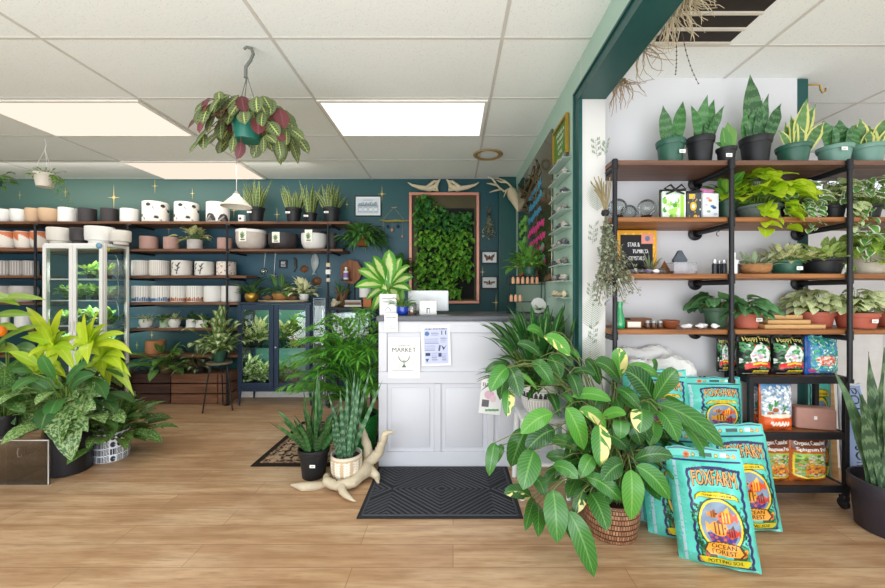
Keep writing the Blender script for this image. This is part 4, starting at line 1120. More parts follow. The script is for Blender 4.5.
cv = Canvas(60, 80, '#f2f1f2'); cv.text('BE', .08, .78, .4, .88, '#7a5a66'); cv.ell(.42, .55, .22, .13, '#e3b9cc'); cv.ell(.6, .45, .14, .1, '#efd0dd'); cv.rect(.12, .2, .42, .4, '#6d6a70'); cv.line([(.3, .1), (.9, .14)], .03, '#6fa872')
paper('pink_flyer', 'white flyer with pink artwork partly hidden behind the hanging leaves', 480, 502, 379, 414, cv, rot=R(6))
# ---- things on the counter
zt = zc+.001
mb = MB(); w_ = X(448.5, 2.95)-X(408, 2.95); h_ = Z(290.5, 2.95)-zt-.02
t_ = thing('monitor', 'white rounded back of a point of sale screen on the counter', 'monitor', (X(428.3, 2.95), 2.95, zt))
rbox(mb, -w_/2, w_/2, -.01, .012, .02, h_+.02, .009, 0, 3); obj('screen_back', mb, mat('#e6e8ee', .35, 0, .02), t_)
mb = MB(); rbox(mb, -.05, .05, -.03, .08, 0, .008, .003); rbox(mb, -.02, .02, .0, .014, .006, .06, .003); obj('stand', mb, mat('#c9ccd2', .35, .2), t_)
cv = Canvas(34, 26, '#f0f0f1'); cv.rect(.42, .1, .62, .5, '#444444'); cv.rect(.47, .1, .57, .42, '#f0f0f1'); cv.rect(.2, .7, .8, .74, '#c9c9c9')
t_ = thing('card_reader', 'small white payment box with a dark arch symbol in front of the screen', 'card reader', (X(428, 2.78), 2.78, zt)); w_ = X(437, 2.78)-X(419.5, 2.78); h_ = Z(300.8, 2.78)-zt
mb = MB(); rbox(mb, -w_/2, w_/2, 0, .035, 0, h_, .004); obj('reader_body', mb, CER, t_)
mb = MB(); canvas_grid(mb, cv, lambda u, v: ((u-.5)*w_*.9, -.001, .004+v*h_*.92)); obj('printed_front', mb, attr_mat(.5), t_)
CBLUE = mat('#1c3fae', .2, 0, .1, spec=.6)
plantpot('small_potted_plant', 'small green plant in cobalt blue pot on the counter', X(402.5, 2.74), 2.74, zt, .042, .062, CBLUE, rosette(26, .05, .02, (.03, .07), (30, 88), (.06, .10), .3, .8), [GRN, STEM], 'round')
t_ = thing('glass_jar', 'clear glass jar with amber stones beside the cobalt pot', 'jar', (X(412, 2.76), 2.76, zt))
mb = MB(); lathe(mb, [(0, 0), (.03, 0), (.034, .01), (.034, .07), (.026, .085), (.028, .095)], 24); obj('jar_glass', mb, glass_mat('#f2f2ee', refl=.3), t_)
mb = lump(.024, 1, 1, .7, 3, 10, .3); mb.xf(Matrix.Translation((0, 0, .022))); obj('amber_stones', mb, mat('#9a5a22', .3, 0, .4, 40), t_)
cv = Canvas(36, 36, '#f2f2f2'); cv.rect(.15, .78, .85, .84, '#9a9a9a'); cv.rect(.15, .62, .7, .66, '#b5b5b5'); cv.line([(.3, .2), (.5, .4), (.7, .2)], .02, '#a8a8a8')
t_ = thing('sign_holder', 'white square sign standing on the counter under the dieffenbachia', 'sign', (X(388, 2.73), 2.73, zt)); w_ = X(396.5, 2.73)-X(379.5, 2.73); h_ = Z(294, 2.73)-zt
mb = MB(); rbox(mb, -w_/2, w_/2, 0, .01, 0, h_, .002); obj('sign_board', mb, CER, t_)
mb = MB(); canvas_grid(mb, cv, lambda u, v: ((u-.5)*w_*.94, -.001, .003+v*h_*.94)); obj('printed_front', mb, attr_mat(.5), t_)
# big dieffenbachia behind the sign
DIEF = leafmat('dieffenbachia_leaf', '#66b238', '#3c8a2c', '#dcea9e', 'center', .5, .35, .3)
Yd = 2.95; pc = P(388, 300, Yd); mb = MB()
tips = [(389, 250, 390, 287, 11), (373, 256, 386, 283, 9), (358, 270, 384, 284, 9), (355, 287, 384, 286, 9), (366, 300, 386, 288, 8), (384, 316, 389, 290, 10), (410, 266, 391, 284, 8), (413, 277, 392, 286, 9), (411, 291, 391, 287, 8), (399, 300, 390, 289, 9), (378, 262, 388, 285, 8), (401, 258, 390, 284, 8), (372, 312, 387, 290, 8), (404, 310, 392, 290, 7), (364, 262, 386, 285, 7), (380, 285, 388, 292, 8), (397, 278, 390, 292, 8)]
base = V(X(388, Yd), Yd, zt)
for i, (tx, ty, bx_, by_, wp) in enumerate(tips):
    b_ = P(bx_, by_, Yd) - base; dy = U(-.16, .08); e = P(tx, ty, Yd+dy) - base
    tube(mb, bez((U(-.01, .01), 0, .1), (b_*.5+V(0, 0, .1)), b_, 4), .004, 5, 1)
    mid = (b_+e)/2 + V(0, 0, .03+.02*(e-b_).length) + V(0, -.02, 0)
    leaf_curve(mb, bez(b_, mid, e, 8), V(U(-.2, .2), -1, .8), wp*1.35*Yd/F, prof_ell, .18, 0, .01, 1)
t_ = plantpot('dieffenbachia_plant', 'bright green and cream dieffenbachia rising behind the white sign on the counter', base.x, base.y, zt, .06, .10, CER, mb, [DIEF, STEM], 'cyl')

# ---- framed plant wall
Yf = YB-.003; fx0, fx1, fz1, fz0 = X(409.5, Yf), X(479, Yf), Z(193.5, Yf), Z(303.5, Yf)
COP = mat('#cf8f7c', .35, .35, .06)
t_ = thing('framed_plant_wall', 'tall rose copper frame filled with a living wall of green leaves', 'plant wall', ((fx0+fx1)/2, Yf, fz0)); w_, h_ = fx1-fx0, fz1-fz0; th = .035
mb = MB()
for a in ((-w_/2, w_/2, 0, th), (-w_/2, w_/2, h_-th, h_), (-w_/2, -w_/2+th, th, h_-th), (w_/2-th, w_/2, th, h_-th)): rbox(mb, a[0], a[1], -.06, 0, a[2], a[3], .004, 0, 1)
obj('frame', mb, COP, t_)
mb = MB(); box(mb, -w_/2+th, w_/2-th, -.012, -.004, th, h_-th); obj('backing', mb, mat('#4b4322', .5, .1, .3, 3), t_, smooth=False)
mb = MB(); box(mb, -w_/2+.1, w_/2-.06, -.03, -.012, th+.02, h_*.86); obj('felt_pocket', mb, mat('#1a1c1a', .9), t_, smooth=False)
mb = MB()
for i in range(1500):
    u = U(-.42, .42); v = U(.06, .97)
    if v > .80 and u > -.02 - (v-.86)*2 and v > .82: continue
    if v < .22 and u > .22 and random.random() < .9: continue
    if v < .13 and u < -.2: continue
    if u > .40 and random.random() < .5: continue
    p = V(u*w_*.93, -.03-U(0, .09), v*h_)
    a = U(-1.0, 1.0); l = U(.045, .085) * (1.25 if v > .75 else 1)
    leaf(mb, p, V(math.sin(a), -U(.25, 1), -U(-.1, .9)), l, l*.72, 1.2, .2, 4, prof_heart, 1 if v > .66 and random.random() < .8 else 0, 0, U(-.5, .5))
obj('foliage', mb, [leafmat('vine_leaf_light', '#8cc64a', '#3f8a30', '#b8dc72', 'plain', .5, .35, .25), leafmat('vine_leaf_dark', '#4f9448', '#2a6434', '#8fc07a', 'plain', .5, .35)], t_, auto=False)
# antlers on the frame
BONE = mat('#cfc0a2', .6, 0, .12, 20, .2)
def branchy(pts_list, rads, m=0):
    mb = MB()
    for p, r_ in zip(pts_list, rads): tube(mb, p, r_, 10, m)
    return mb
for s, lb in ((-1, 'pale antler-like driftwood on top of the copper frame, pointing toward the fern planter'), (1, 'pale antler-like driftwood on top of the copper frame, pointing toward the skull')):
    mb = branchy([[(0, -.06, .13), (s*.03, -.05, .10), (s*.05, -.05, .05), (s*.12, -.05, .02), (s*.24, -.06, .035), (s*.33, -.07, .06), (s*.375, -.07, .09)],
                  [(s*.05, -.05, .05), (s*.03, -.06, .0), (s*.10, -.06, -.01+.016)], [(s*.02, -.05, .11), (s*.07, -.07, .10), (s*.16, -.07, .03)]],
                 [[.006, .02, .03, .034, .026, .014, .004], [.025, .018, .01], [.008, .016, .02]])
    tag(obj('driftwood_antler', mb, BONE, None, (X(443.5+s*3, Yf), Yf-.03, fz1+.012)), lb, 'driftwood')
# skull with antlers on the green post
t_ = thing('deer_skull', 'bleached deer skull with branching antlers on the dark green post', 'skull', (X(512, 4.2), 4.24, Z(200, 4.2)))
mb = branchy([[(.02, .05, .12), (0, .0, .10), (.01, -.05, .04), (.035, -.08, -.03), (.06, -.1, -.11), (.065, -.1, -.15)]], [[.03, .06, .062, .045, .03, .014]]); obj('skull', mb, BONE, t_)
for nm, pl in (('antler', [[(-.02, 0, .14), (-.09, -.03, .10), (-.17, -.05, .16), (-.22, -.06, .23), (-.28, -.07, .26)], [(-.12, -.04, .12), (-.2, -.09, .09), (-.26, -.1, .07)], [(-.17, -.05, .16), (-.24, -.08, .17), (-.29, -.1, .17)], [(-.06, -.03, .11), (-.1, -.08, .02)]]),
               ('antler', [[(.02, .01, .14), (-.03, .02, .2), (-.08, .03, .24), (-.17, .02, .27)], [(-.05, .03, .22), (-.12, .02, .22), (-.18, .0, .24)]])):
    mb = branchy(pl, [[.011]*(len(p)-1)+[.003] for p in pl]); obj(nm, mb, BONE, t_)
# dried bunch, butterflies
def driedbunch(name, label, px, py0, py1, Y, wd, n, cols, seed=0):
    z1, z0 = Z(py0, Y), Z(py1, Y); h_ = z1-z0; t_ = thing(name, label, 'dried bunch', (X(px, Y), Y, z1)); mb = MB()
    for i in range(n):
        a = U(0, 2*PI); q = U(0, 1); p0 = V(U(-.012, .012), U(-.012, .012), -.02); e = V(math.cos(a)*q*wd, math.sin(a)*q*wd*.5-.02, -h_*U(.45, 1)*(1-.25*q))
        pts = bez(p0, V(e.x*.2, e.y*.2, e.z*.5), e, 7); tube(mb, pts, .0015, 4, 1)
        for k, p in enumerate(pts[2:]):
            for _ in range(3): l = U(.018, .035); leaf(mb, p+V(U(-.008, .008), U(-.008, .008), U(-.02, .02)), V(U(-1, 1), U(-1, .3), U(-1, .4)), l, l*.5, .5, .3, 3, prof_ovate, 0)
        tube(mb, [p0, V(U(-.04, .04)*wd/.1, U(-.02, .02), .055+U(0, .03))], .002, 4, 1)
    obj('dried_foliage', mb, cols, t_, auto=False)
    mb = MB(); lathe(mb, [(.013, -.03), (.016, -.015), (.013, .0)], 12); obj('twine', mb, mat('#3a3028', .9), t_)
    return t_
driedbunch('dried_bouquet', 'small dried flower bunch hanging on the teal wall above the moth frames', 489, 213, 246, YB-.06, .08, 16, [mat('#a9ab90', .8, 0, .25, 40), mat('#6e6a50', .8)])
def bug(cv, kind):
    cv.rect(0, 0, 1, 1, '#e4e9ea')
    wc = '#7a4a36' if kind == 0 else '#8a6a5a'
    if kind == 0:
        for s in (-1, 1):
            cv.poly([(.5, .52), (.5+s*.38, .86), (.5+s*.34, .55), (.5+s*.26, .48)], wc); cv.poly([(.5, .5), (.5+s*.28, .48), (.5+s*.2, .16), (.5+s*.06, .3)], wc); cv.ell(.5+s*.24, .66, .05, .06, '#3a2420')
    else:
        for s in (-1, 1):
            cv.poly([(.5, .58), (.5+s*.42, .62), (.5+s*.36, .42), (.5+s*.1, .46)], wc); cv.poly([(.5, .48), (.5+s*.24, .42), (.5+s*.16, .28), (.5, .34)], '#b06a5a'); cv.ell(.5+s*.2, .54, .05, .04, '#4a3a34')
    cv.rect(.47, .3, .53, .7, '#2c2220')
for k, (py0, py1, lb) in enumerate(((251, 264, 'framed brown butterfly on the dark teal wall, the upper of two'), (276, 289, 'framed spread moth on the dark teal wall, below the butterfly'))):
    cv = Canvas(44, 36, '#e4e9ea'); bug(cv, k); flat_frame('insect_frame', lb, 'picture', 481, 497.5, py0, py1, YW, cv, BLKP, .03, .014)
# driftwood mobile
Ym = YB-.03; zm = Z(221, Ym)
t_ = thing('driftwood_mobile', 'mossy branch mobile with dangling charms on the teal wall', 'wall hanging', (X(394, Ym), Ym, zm))
mb = MB(); tube(mb, [(-.17, 0, .012), (-.08, -.005, -.006), (.02, 0, .004), (.1, -.005, 0), (.2, 0, .004)], [.009, .016, .018, .014, .006], 10); obj('branch', mb, mat('#8c8547', .9, 0, .35, 40, .4), t_)
mb = MB()
for x_ in (-.13, .12): tube(mb, [(x_, 0, .01), (-.005, .01, .165)], .0016, 4)
tube(mb, [(-.03, .01, .16), (.03, .01, .165)], .004, 6); obj('hanging_cord', mb, mat('#b9a67e', .8), t_)
for (x_, l_, m_, r_) in ((-.125, .16, BONE, .011), (-.07, .05, mat('#1b2a4a', .3), .016), (-.02, .09, mat('#c28d6f', .6), .018), (.045, .05, mat('#1b2a4a', .3), .017), (.10, .17, mat('#c28d6f', .6), .013)):
    mb = MB(); tube(mb, [(x_, -.012, 0), (x_, -.012, -l_)], .0012, 4); sphere(mb, (x_, -.012, -l_-r_), r_, 0, 8, 1.2); obj('charm', mb, m_, t_)
# fern wall planter
clw = dict(ymax=YB-.01)
xx, zz = X(362, 4.22), Z(246, 4.22)
plantpot('hanging_fern', 'bushy fern spilling from a brown coconut wall planter', xx, 4.26, zz, .085, .11, mat('#9a5c30', .8, 0, .25, 40, .5), rosette(260, .09, .08, (.03, .15), (-20, 88), (.12, .2), .26, 1.7, prof_lance, .15, 5), [leafmat('fern_leaf', '#5f9a4c', '#2d5f33', '#9cc27a', 'plain'), STEM], 'bowl', dict(ymax=YB-.01, zmax=zz+.24), cat='hanging plant')
xx = X(398, 4.2); plantpot('philodendron_plant', 'dark green leafy plant on the wall behind the dieffenbachia', xx, 4.24, Z(279, 4.2), .08, .09, mat('#4f3a2c', .7), rosette(60, .08, .05, (.05, .16), (-10, 85), (.09, .14), .75, 1.2, prof_heart), [leafmat('philo_dark', '#356b35', '#17401f', '#5d9457', 'plain'), STEM], 'taper', dict(ymax=YB-.01, xmax=X(415, 4.2)), cat='hanging plant')

# ---- black rack with glass tank and display items (between blue cabinet and counter)
Yr_ = 4.0; rx0, rx1 = X(327, Yr_), X(372, Yr_); zr_ = Z(307.5, Yr_)
t_ = thing('metal_rack', 'black metal rack holding the glass tank and books', 'rack', ((rx0+rx1)/2, Yr_, 0)); w_ = rx1-rx0
mb = MB(); rbox(mb, -w_/2, w_/2, 0, .32, zr_-.03, zr_, .003); obj('rack_top', mb, BLK, t_)
zs2 = Z(339, Yr_)
mb = MB(); rbox(mb, -w_/2, w_/2, 0, .32, zs2-.03, zs2, .003); obj('rack_shelf', mb, BLK, t_)
for sx in (-1, 1):
    for y in (.012, .308): mb = MB(); rbox(mb, sx*(w_/2-.012)-.011, sx*(w_/2-.012)+.011, y-.011, y+.011, 0, zr_-.03, .002, 0, 1); obj('leg', mb, BLK, t_)
t_ = thing('glass_terrarium', 'rectangular glass tank with plants and a white label under the black rack top', 'terrarium', ((rx0+rx1)/2, Yr_+.16, zs2+.001)); tw, td, thh = w_*.40, .12, zr_-.035-zs2-.03
mb = MB()
for a in ((-tw, tw, -td, -td+.005), (-tw, tw, td-.005, td), (-tw, -tw+.005, -td+.006, td-.006), (tw-.005, tw, -td+.006, td-.006)): box(mb, a[0], a[1], a[2], a[3], 0, thh)
obj('tank_glass', mb, GL, t_, smooth=False)
mb = MB(); rbox(mb, -tw+.008, tw-.008, -td+.008, td-.008, .002, .05, .004); obj('gravel', mb, mat('#8a7a5c', .9, 0, .5, 60, .6), t_)
fol = rosette(60, .05, .1, (.02, .14), (20, 88), (.05, .1), .4, 1.0); clampmb(fol, (0, 0, 0), dict(xmin=-tw+.01, xmax=tw-.01, ymin=-td+.01, ymax=td-.01, zmax=thh)); obj('foliage', fol, [GRN, STEM], t_, auto=False)
for k in range(5):
    mb = lump(U(.025, .04), 1.3, 1, .7, k, 8, .3); obj('tank_stone', mb, mat('#b3a184', .8, 0, .3, 30), t_, (U(-.13, .13), U(-.06, .04), .07+.035*k))
label_on(t_, -tw*.65, -td-.003, .03, .07, .045)
# tall narrow glass case between cabinet and rack
gx0, gx1 = X(313, 4.05), X(325.5, 4.05)
t_ = thing('glass_case', 'tall narrow glass display case between the blue cabinet and the black rack', 'display case', ((gx0+gx1)/2, 4.05, .001)); w_ = gx1-gx0
framebox(t_, w_, .28, Z(298, 4.05), .012, mat('#6d7580', .35, .5))
mb = MB(); box(mb, -w_/2+.012, w_/2-.012, .004, .007, .02, Z(298, 4.05)-.02); obj('front_glass', mb, GL, t_, smooth=False)
for z in (.3, .6, .85):
    mb = MB(); box(mb, -w_/2+.012, w_/2-.012, .02, .26, z-.006, z); obj('inner_shelf', mb, GL, t_, smooth=False)
for k, z in enumerate((.301, .601, .851)):
    mb = MB(); lathe(mb, [(0, 0), (.03, 0), (.036, .06), (.022, .13), (.03, .2), (.028, .2), (.02, .13), (.03, .06), (0, .01)], 20)
    tag(obj('glass_vase', mb, glass_mat('#e6f0f0', refl=.4), None, ((gx0+gx1)/2, 4.17, z+.001)), ('clear glass vase on the lowest shelf of the narrow case', 'clear glass vase on the middle shelf of the narrow case', 'clear glass vase on the top shelf of the narrow case')[k], 'vase')
# on the rack
zq = zr_+.001
def bookbox(name, label, cat, px0, px1, z, h, Y, col, d=.14, band=None, rot=0):
    x0, x1 = X(px0, Y), X(px1, Y); t_ = thing(name, label, cat, ((x0+x1)/2, Y, z), rot); w_ = x1-x0
    mb = MB(); rbox(mb, -w_/2, w_/2, 0, d, 0, h, .003); obj('cover', mb, mat(col, .5), t_)
    mb = MB(); rbox(mb, -w_/2+.004, w_/2-.006, -.0005, .01, .005, h-.005, .001, 0, 1); obj('pages' if band is None else 'spine_band', mb, mat(band or '#e4ddca', .7), t_)
    return t_
bookbox('book', 'dark book lying at the bottom of the small stack on the rack', 'book', 344, 362, zq, .028, 4.06, '#3a4350')
bookbox('book', 'pale book lying in the middle of the small stack on the rack', 'book', 345, 361, zq+.029, .026, 4.06, '#b9b2a6', band='#7c4a38')
bookbox('book', 'dark grey book on top of the small stack on the rack', 'book', 344.5, 361.5, zq+.056, .024, 4.06, '#55565c', band='#d8d4ca')
bookbox('storage_box', 'rust orange box on the rack under the white pot', 'box', 363, 371.5, zq, Z(297.5, 4.06)-zq, 4.06, '#a85a35', band='#c0734a')
t_, r, h = cp('planter_pot', 'plain white pot standing above the rust orange box', 'pot', 359.3, 371, 287, Z(297.5, 4.1)+.001, 4.13, CER)
tag(obj('coral_piece', ground(lump(.04, 1.1, .7, .9, 9, 14, .5)), BONE, None, (X(335.5, 4.17), 4.17, zq+.001)), 'cream knobbly coral at the edge of the black rack', 'coral')
t_ = thing('burl_plaque', 'hexagonal orange brown wood slab leaning on the wall above the rack', 'wood slab', (X(351, 4.3), 4.32, zq))
zc_ = Z(272, 4.3)-zq; mb = MB(); prism(mb, [(.13*math.cos(a)*(1+.08*math.sin(a*3)), zc_+.145*math.sin(a)) for a in [k*PI/4+.2 for k in range(8)]], -.02, .02); obj('slab', mb, wood('#9a5f35', '#6b3d20', 2, 4), t_, smooth=False)
mb = MB(); tube(mb, [(-.03, .0, 0), (-.03, 0, zc_-.1)], .008, 6); tube(mb, [(.04, .0, 0), (.04, 0, zc_-.1)], .008, 6); obj('stand', mb, BLK, t_)
t_ = thing('driftwood_arrangement', 'upright driftwood chunk with green air plants on the rack', 'driftwood', (X(341, 4.25), 4.25, zq))
mb = MB()
for k in range(9): a = U(0, 6); tube(mb, [(U(-.04, .04), U(-.02, .02), 0), (U(-.05, .06), U(-.03, .03), .08), (U(-.08, .09), U(-.03, .02), .16+U(0, .06))], [.02, .016, .006], 8)
obj('driftwood', mb, BRN, t_)
fol = rosette(40, .15, .06, (0, .04), (10, 88), (.08, .15), .12, .6, prof_strap); obj('foliage', fol, [GRN, STEM], t_, auto=False)
t_ = thing('spray_bottle', 'small white bottle with purple label in front of the wood slab', 'bottle', (X(346, 4.22), 4.22, Z(279.5, 4.22)))
mb = MB(); lathe(mb, [(0, 0), (.026, 0), (.028, .005), (.028, .09), (.012, .105), (.012, .12)], 20); obj('bottle_body', mb, CER, t_)
mb = MB(); lathe(mb, [(.0287, .02), (.0287, .075)], 20); obj('bottle_label', mb, mat('#8a6fb0', .5), t_)
mb = MB(); lathe(mb, [(0, .14), (.014, .14), (.015, .118)], 16); obj('cap', mb, CER, t_)
mb = MB(); rbox(mb, -.05, .05, -.04, .06, -.012, -.001, .002); obj('bracket_shelf', mb, BLK, t_)
for k, (py, s) in enumerate(((265, .022), (272, .026), (280, .02))):
    tag(obj('cube_ornament', rbox(MB(), -s, s, -s*.6, s*.6, -s, s, .005), (BONE, CER, mat('#c9bfae', .6))[k], None, (X(328.5, 4.05), 4.045, Z(py, 4.05))), ('cream ornament hung topmost on the shelf pipe beside the shells', 'white ornament hung in the middle on the shelf pipe beside the shells', 'small cream ornament hung lowest on the shelf pipe beside the shells')[k], 'ornament')

# ---- ribbed green pot with palm
Yg = 2.93; xg = X(359, Yg)
GRP = mat('#2f8a3f', .35, 0, .06)
t_ = thing('palm_plant', 'tall feathery parlour palm in a ribbed bright green pot beside the counter', 'palm', (xg, Yg, .010))
prof = [(0, 0), (.11, 0), (.12, .01)]
for k in range(14): z = .02+k*.0175; r_ = .12+.035*(z/.26); prof += [(r_+.004, z+.002), (r_+.004, z+.011), (r_-.003, z+.0145)]
prof += [(.158, .275), (.15, .278), (.145, .24), (0, .24)]
mb = MB(); lathe(mb, prof, 44); obj('pot_body', mb, GRP, t_)
mb = MB(); lathe(mb, [(.0005, .245), (.146, .245)], 20); obj('soil', mb, SOIL, t_)
mb = MB()
fr = []
for i in range(74):
    if i < 34:
        tx = U(-.46, .17); tz = U(.62, 1.12) - abs(tx+.05)*.35
    else:
        tx = U(-.5, .18); tz = U(.35, .95)
    fr.append((tx, U(-.28, .22), tz))
for (tx, ty, tz) in fr:
    b_ = V(U(-.06, .06), U(-.05, .05), .24); e = V(tx, ty, tz)
    m_ = V(tx*.35, ty*.35, tz*1.05+.06); pts = bez(b_, m_, e, 12)
    tube(mb, pts, [.005]*6+[.003]*7, 5, 1)
    for k in range(5, 13):
        p = pts[k]; d = (pts[min(12, k+1)]-pts[k-1]).normalized(); s = d.cross(V(0, 0, 1)).normalized(); 
        for sg in (-1, 1):
            for off in (0, .5):
                q = p + d*off*.03; l = U(.09, .15)*(1-.35*abs(k-8)/5)
                leaf(mb, q, d*.75+s*sg*.9+V(0, 0, .12), l, .0155, .75, .3, 4, prof_lance, 0)
    leaf(mb, pts[-1], pts[-1]-pts[-2], .12, .016, .7, .3, 4, prof_lance, 0)
mb = clampmb(mb, (xg, Yg, 0), dict(xmax=X(384, 2.9)))
obj('foliage', mb, [leafmat('palm_leaf', '#7ecb4c', '#3f9438', '#b8e674', 'plain', .5, .4, .4), leafmat('palm_stem', '#4f8a3a', '#3a6f30', mode='plain')], t_, auto=False)

# ---- snake plants by the counter
SNK2 = leafmat('snake_leaf_banded', '#3f7350', '#1f4a33', '#9dbb96', 'bands', .5, .45, .1, 14)
SNK3 = leafmat('snake_leaf_dark', '#3c7a3e', '#1d4a28', '#a8c38a', 'bands', .18, .4, .12, 10)
x = X(313.5, 2.5); mb = blades(64, .19, .085, (.14, .30), .026, .9, .6, 6, .9, .3, prof_strap)
for a in range(7): leaf(mb, (U(-.05, .05), U(-.05, .05), .19), V(U(-.15, .15), U(-.1, .1), 1), U(.36, .55), .02, .03, .3, 6, prof_strap)
t_ = plantpot('snake_plant', 'short bushy snake plant in a ribbed black pot on the floor beside the rug', x, 2.51, 0, .104, .195, BLKP, mb, [SNK3, STEM], 'taper', lab=(.25, .55))
x = X(347, 2.45)
cv = Canvas(120, 40, '#cdb596')
for k in range(10):
    u = k/10+.05
    for j in range(7):
        for s in (-1, 1): cv.line([(u, .15+.1*j), (u+s*.03, .22+.1*j)], .03, '#f1ebe0')
cv.rect(0, .9, 1, 1, '#e7dccb')
mb = MB()
for i in range(16):
    a = U(0, 2*PI); r_ = U(0, .06); l = U(.22, .55); ln = .32*U(.2, 1)*(r_/.06+.2); d = V(math.cos(a)*ln, math.sin(a)*ln, 1).normalized(); b_ = V(math.cos(a)*r_, math.sin(a)*r_, .13)
    if i < 5: l = (.56, .52, .6, .5, .46)[i]; d = (V(.42, -.1, 1), V(.02, 0, 1), V(.2, .1, 1), V(-.12, .1, 1), V(-.3, -.1, 1))[i].normalized()
    pts = [b_+d*l*k/7+V(0, 0, 0) for k in range(8)]; leaf_curve(mb, pts, V(-math.cos(a)*.3, -1, 0), .029, lambda t: (1-max(0, (t-.5)/.5)**1.5)*.95 if t < 1 else 0, .8, 0, .02)
t_ = plantpot('snake_plant', 'tall upright banded snake plant in a cream leaf-patterned pot ringed by driftwood', x, 2.44, 0.02, .1, .165, CERM, mb, [SNK2, STEM], 'round', art=cv)
# driftwood around the pot
DW = mat('#cdbfa6', .6, 0, .3, 9, .6)
t_ = thing('driftwood', 'large bleached driftwood branch curling around the cream pot', 'driftwood', (x, 2.44, 0))
segs = [([(-.01, .14, .20), (.08, .13, .27), (.1, .13, .19), (.13, .10, .11), (.12, .0, .06), (.07, -.11, .045), (-.03, -.14, .04), (-.10, -.10, .05), (-.12, -.03, .06)], [.012, .03, .04, .05, .055, .045, .04, .035, .02]),
        ([(.14, .06, .10), (.2, .06, .16), (.23, .05, .24), (.25, .04, .3), (.3, .03, .31)], [.05, .045, .035, .03, .01]),
        ([(.08, .13, .27), (.05, .12, .33), (.0, .12, .35)], [.03, .022, .008]),
        ([(.0, -.14, .04), (.06, -.22, .025), (.13, -.27, .018)], [.04, .025, .006]),
        ([(.13, .05, .06), (.2, .0, .03), (.22, -.06, .02)], [.05, .03, .012])]
mb = MB()
for p, r_ in segs:
    pts = [Vector(q) for q in p]; P3 = []; R3 = []
    for i in range(len(pts)-1):
        for k in range(4): P3.append(pts[i].lerp(pts[i+1], k/4) + V(U(-.004, .004), U(-.004, .004), U(-.003, .003))); R3.append((r_[i]*(1-k/4)+r_[i+1]*k/4)*.72*U(.88, 1.12))
    P3.append(pts[-1]); R3.append(r_[-1]*.6); tube(mb, P3, R3, 12)
mb.v = [(p[0], p[1], max(.0135, p[2])) for p in mb.v]
obj('driftwood_branch', mb, DW, t_)
mb = MB(); p = [(-.10, -.06, .015), (-.17, -.1, .02), (-.24, -.11, .022), (-.32, -.10, .03)]; tube(mb, p, [.02, .03, .03, .006], 10); mb.v = [(q[0], q[1], max(.002, q[2]*.9)) for q in mb.v]
tag(obj('driftwood_offcut', mb, DW, None, (x, 2.44, 0)), 'smaller flat driftwood piece on the floor in front of the black pot', 'driftwood')

# ---- rug and door mat
cv = Canvas(150, 120, '#2b2622')
cv.rect(.05, .05, .95, .95, '#8d6f5c'); cv.rect(.08, .08, .92, .92, '#2e2722'); cv.rect(.2, .2, .8, .8, '#a58a74'); cv.rect(.1, .1, .9, .12, '#a58a74'); cv.rect(.1, .1, .12, .9, '#a58a74')
for k in range(2600):
    x_, y_ = random.random()*.9+.05, random.random()*.9+.05; cv.ell(x_, y_, .0045, .006, random.choice(['#c9b59c', '#6f3f35', '#3b332d', '#b99e84', '#54483e']))
for k in range(12): cv.ell(.14, .08+.075*k, .022, .026, '#b89c82'); cv.ell(.86, .08+.075*k, .022, .026, '#b89c82'); cv.ell(.08+.075*k, .14, .022, .026, '#b89c82'); cv.ell(.08+.075*k, .86, .022, .026, '#b89c82')
rx0_, rx1_, ry0, ry1 = X(250.5, 2.64), -.56, 2.64, 3.55
mb = MB(); canvas_grid(mb, cv, lambda u, v: ((rx0_+u*(rx1_-rx0_)), ry0+v*(ry1-ry0), .008))
box(mb, rx0_, rx1_, ry0, ry1, .001, .0075)
for i in range(len(mb.v)): mb.c.setdefault(i, hexc('#2b2622'))
tag(obj('patterned_rug', mb, attr_mat(.95, spec=.1), None, (0, 0, 0), smooth=False), 'dark oriental patterned rug beside the counter', 'rug')
cx_, cy_ = X(441.5, 2.32), 2.33; mw, md = .455, .303
t_ = tag(obj('door_mat', MB(), BLK), 'charcoal door mat with raised diamond lines in front of the counter', 'door mat'); bpy.data.objects.remove(t_)
mb = MB(); rbox(mb, -mw, mw, -md, md, .001, .007, .003, 0, 1)
def ridge(p, q, w_=.0055):
    d = Vector((q[0]-p[0], q[1]-p[1], 0)); l = d.length
    if l < .01: return
    n = Vector((-d.y, d.x, 0))/l*w_; a = Vector((p[0], p[1], 0)); b_ = Vector((q[0], q[1], 0)); z = V(0, 0, .0068); zt_ = V(0, 0, .0115)
    mb.add([a+n+z, a-n+z, b_-n+z, b_+n+z, a+n*.5+zt_, a-n*.5+zt_, b_-n*.5+zt_, b_+n*.5+zt_], [(4, 5, 6, 7), (0, 1, 5, 4), (1, 2, 6, 5), (2, 3, 7, 6), (3, 0, 4, 7)], 1)
iw, il = mw-.035, md-.035
for k in range(1, 9):   # central diamonds
    a = k*.0335
    ridge((-a*1.12, 0), (0, a)); ridge((0, a), (a*1.12, 0)); ridge((a*1.12, 0), (0, -a)); ridge((0, -a), (-a*1.12, 0))
for s in (-1, 1):       # side chevrons
    for k in range(0, 9):
        x0_ = s*(.30+.0); x_ = s*(.33+k*.0)
    for k in range(8):
        o_ = .0375*k
        X0 = s*(.315+o_)
        if abs(X0) < iw:
            e = min(il, (iw-abs(X0))/1.12) 
            ridge((X0, 0), (X0+s*e*1.12, e)); ridge((X0, 0), (X0+s*e*1.12, -e))
    for t2 in (-1, 1):
        for k in range(8):
            o_ = .03+.034*k; zz = t2*(il-0); xb = s*(.02)
            # v shapes along long edges
            a0 = o_
            if a0 < il: ridge((s*.30-s*a0*0, t2*il) if False else (s*(.16+a0*.5), t2*il), (s*(.16+a0*.5)+s*.0, t2*il))
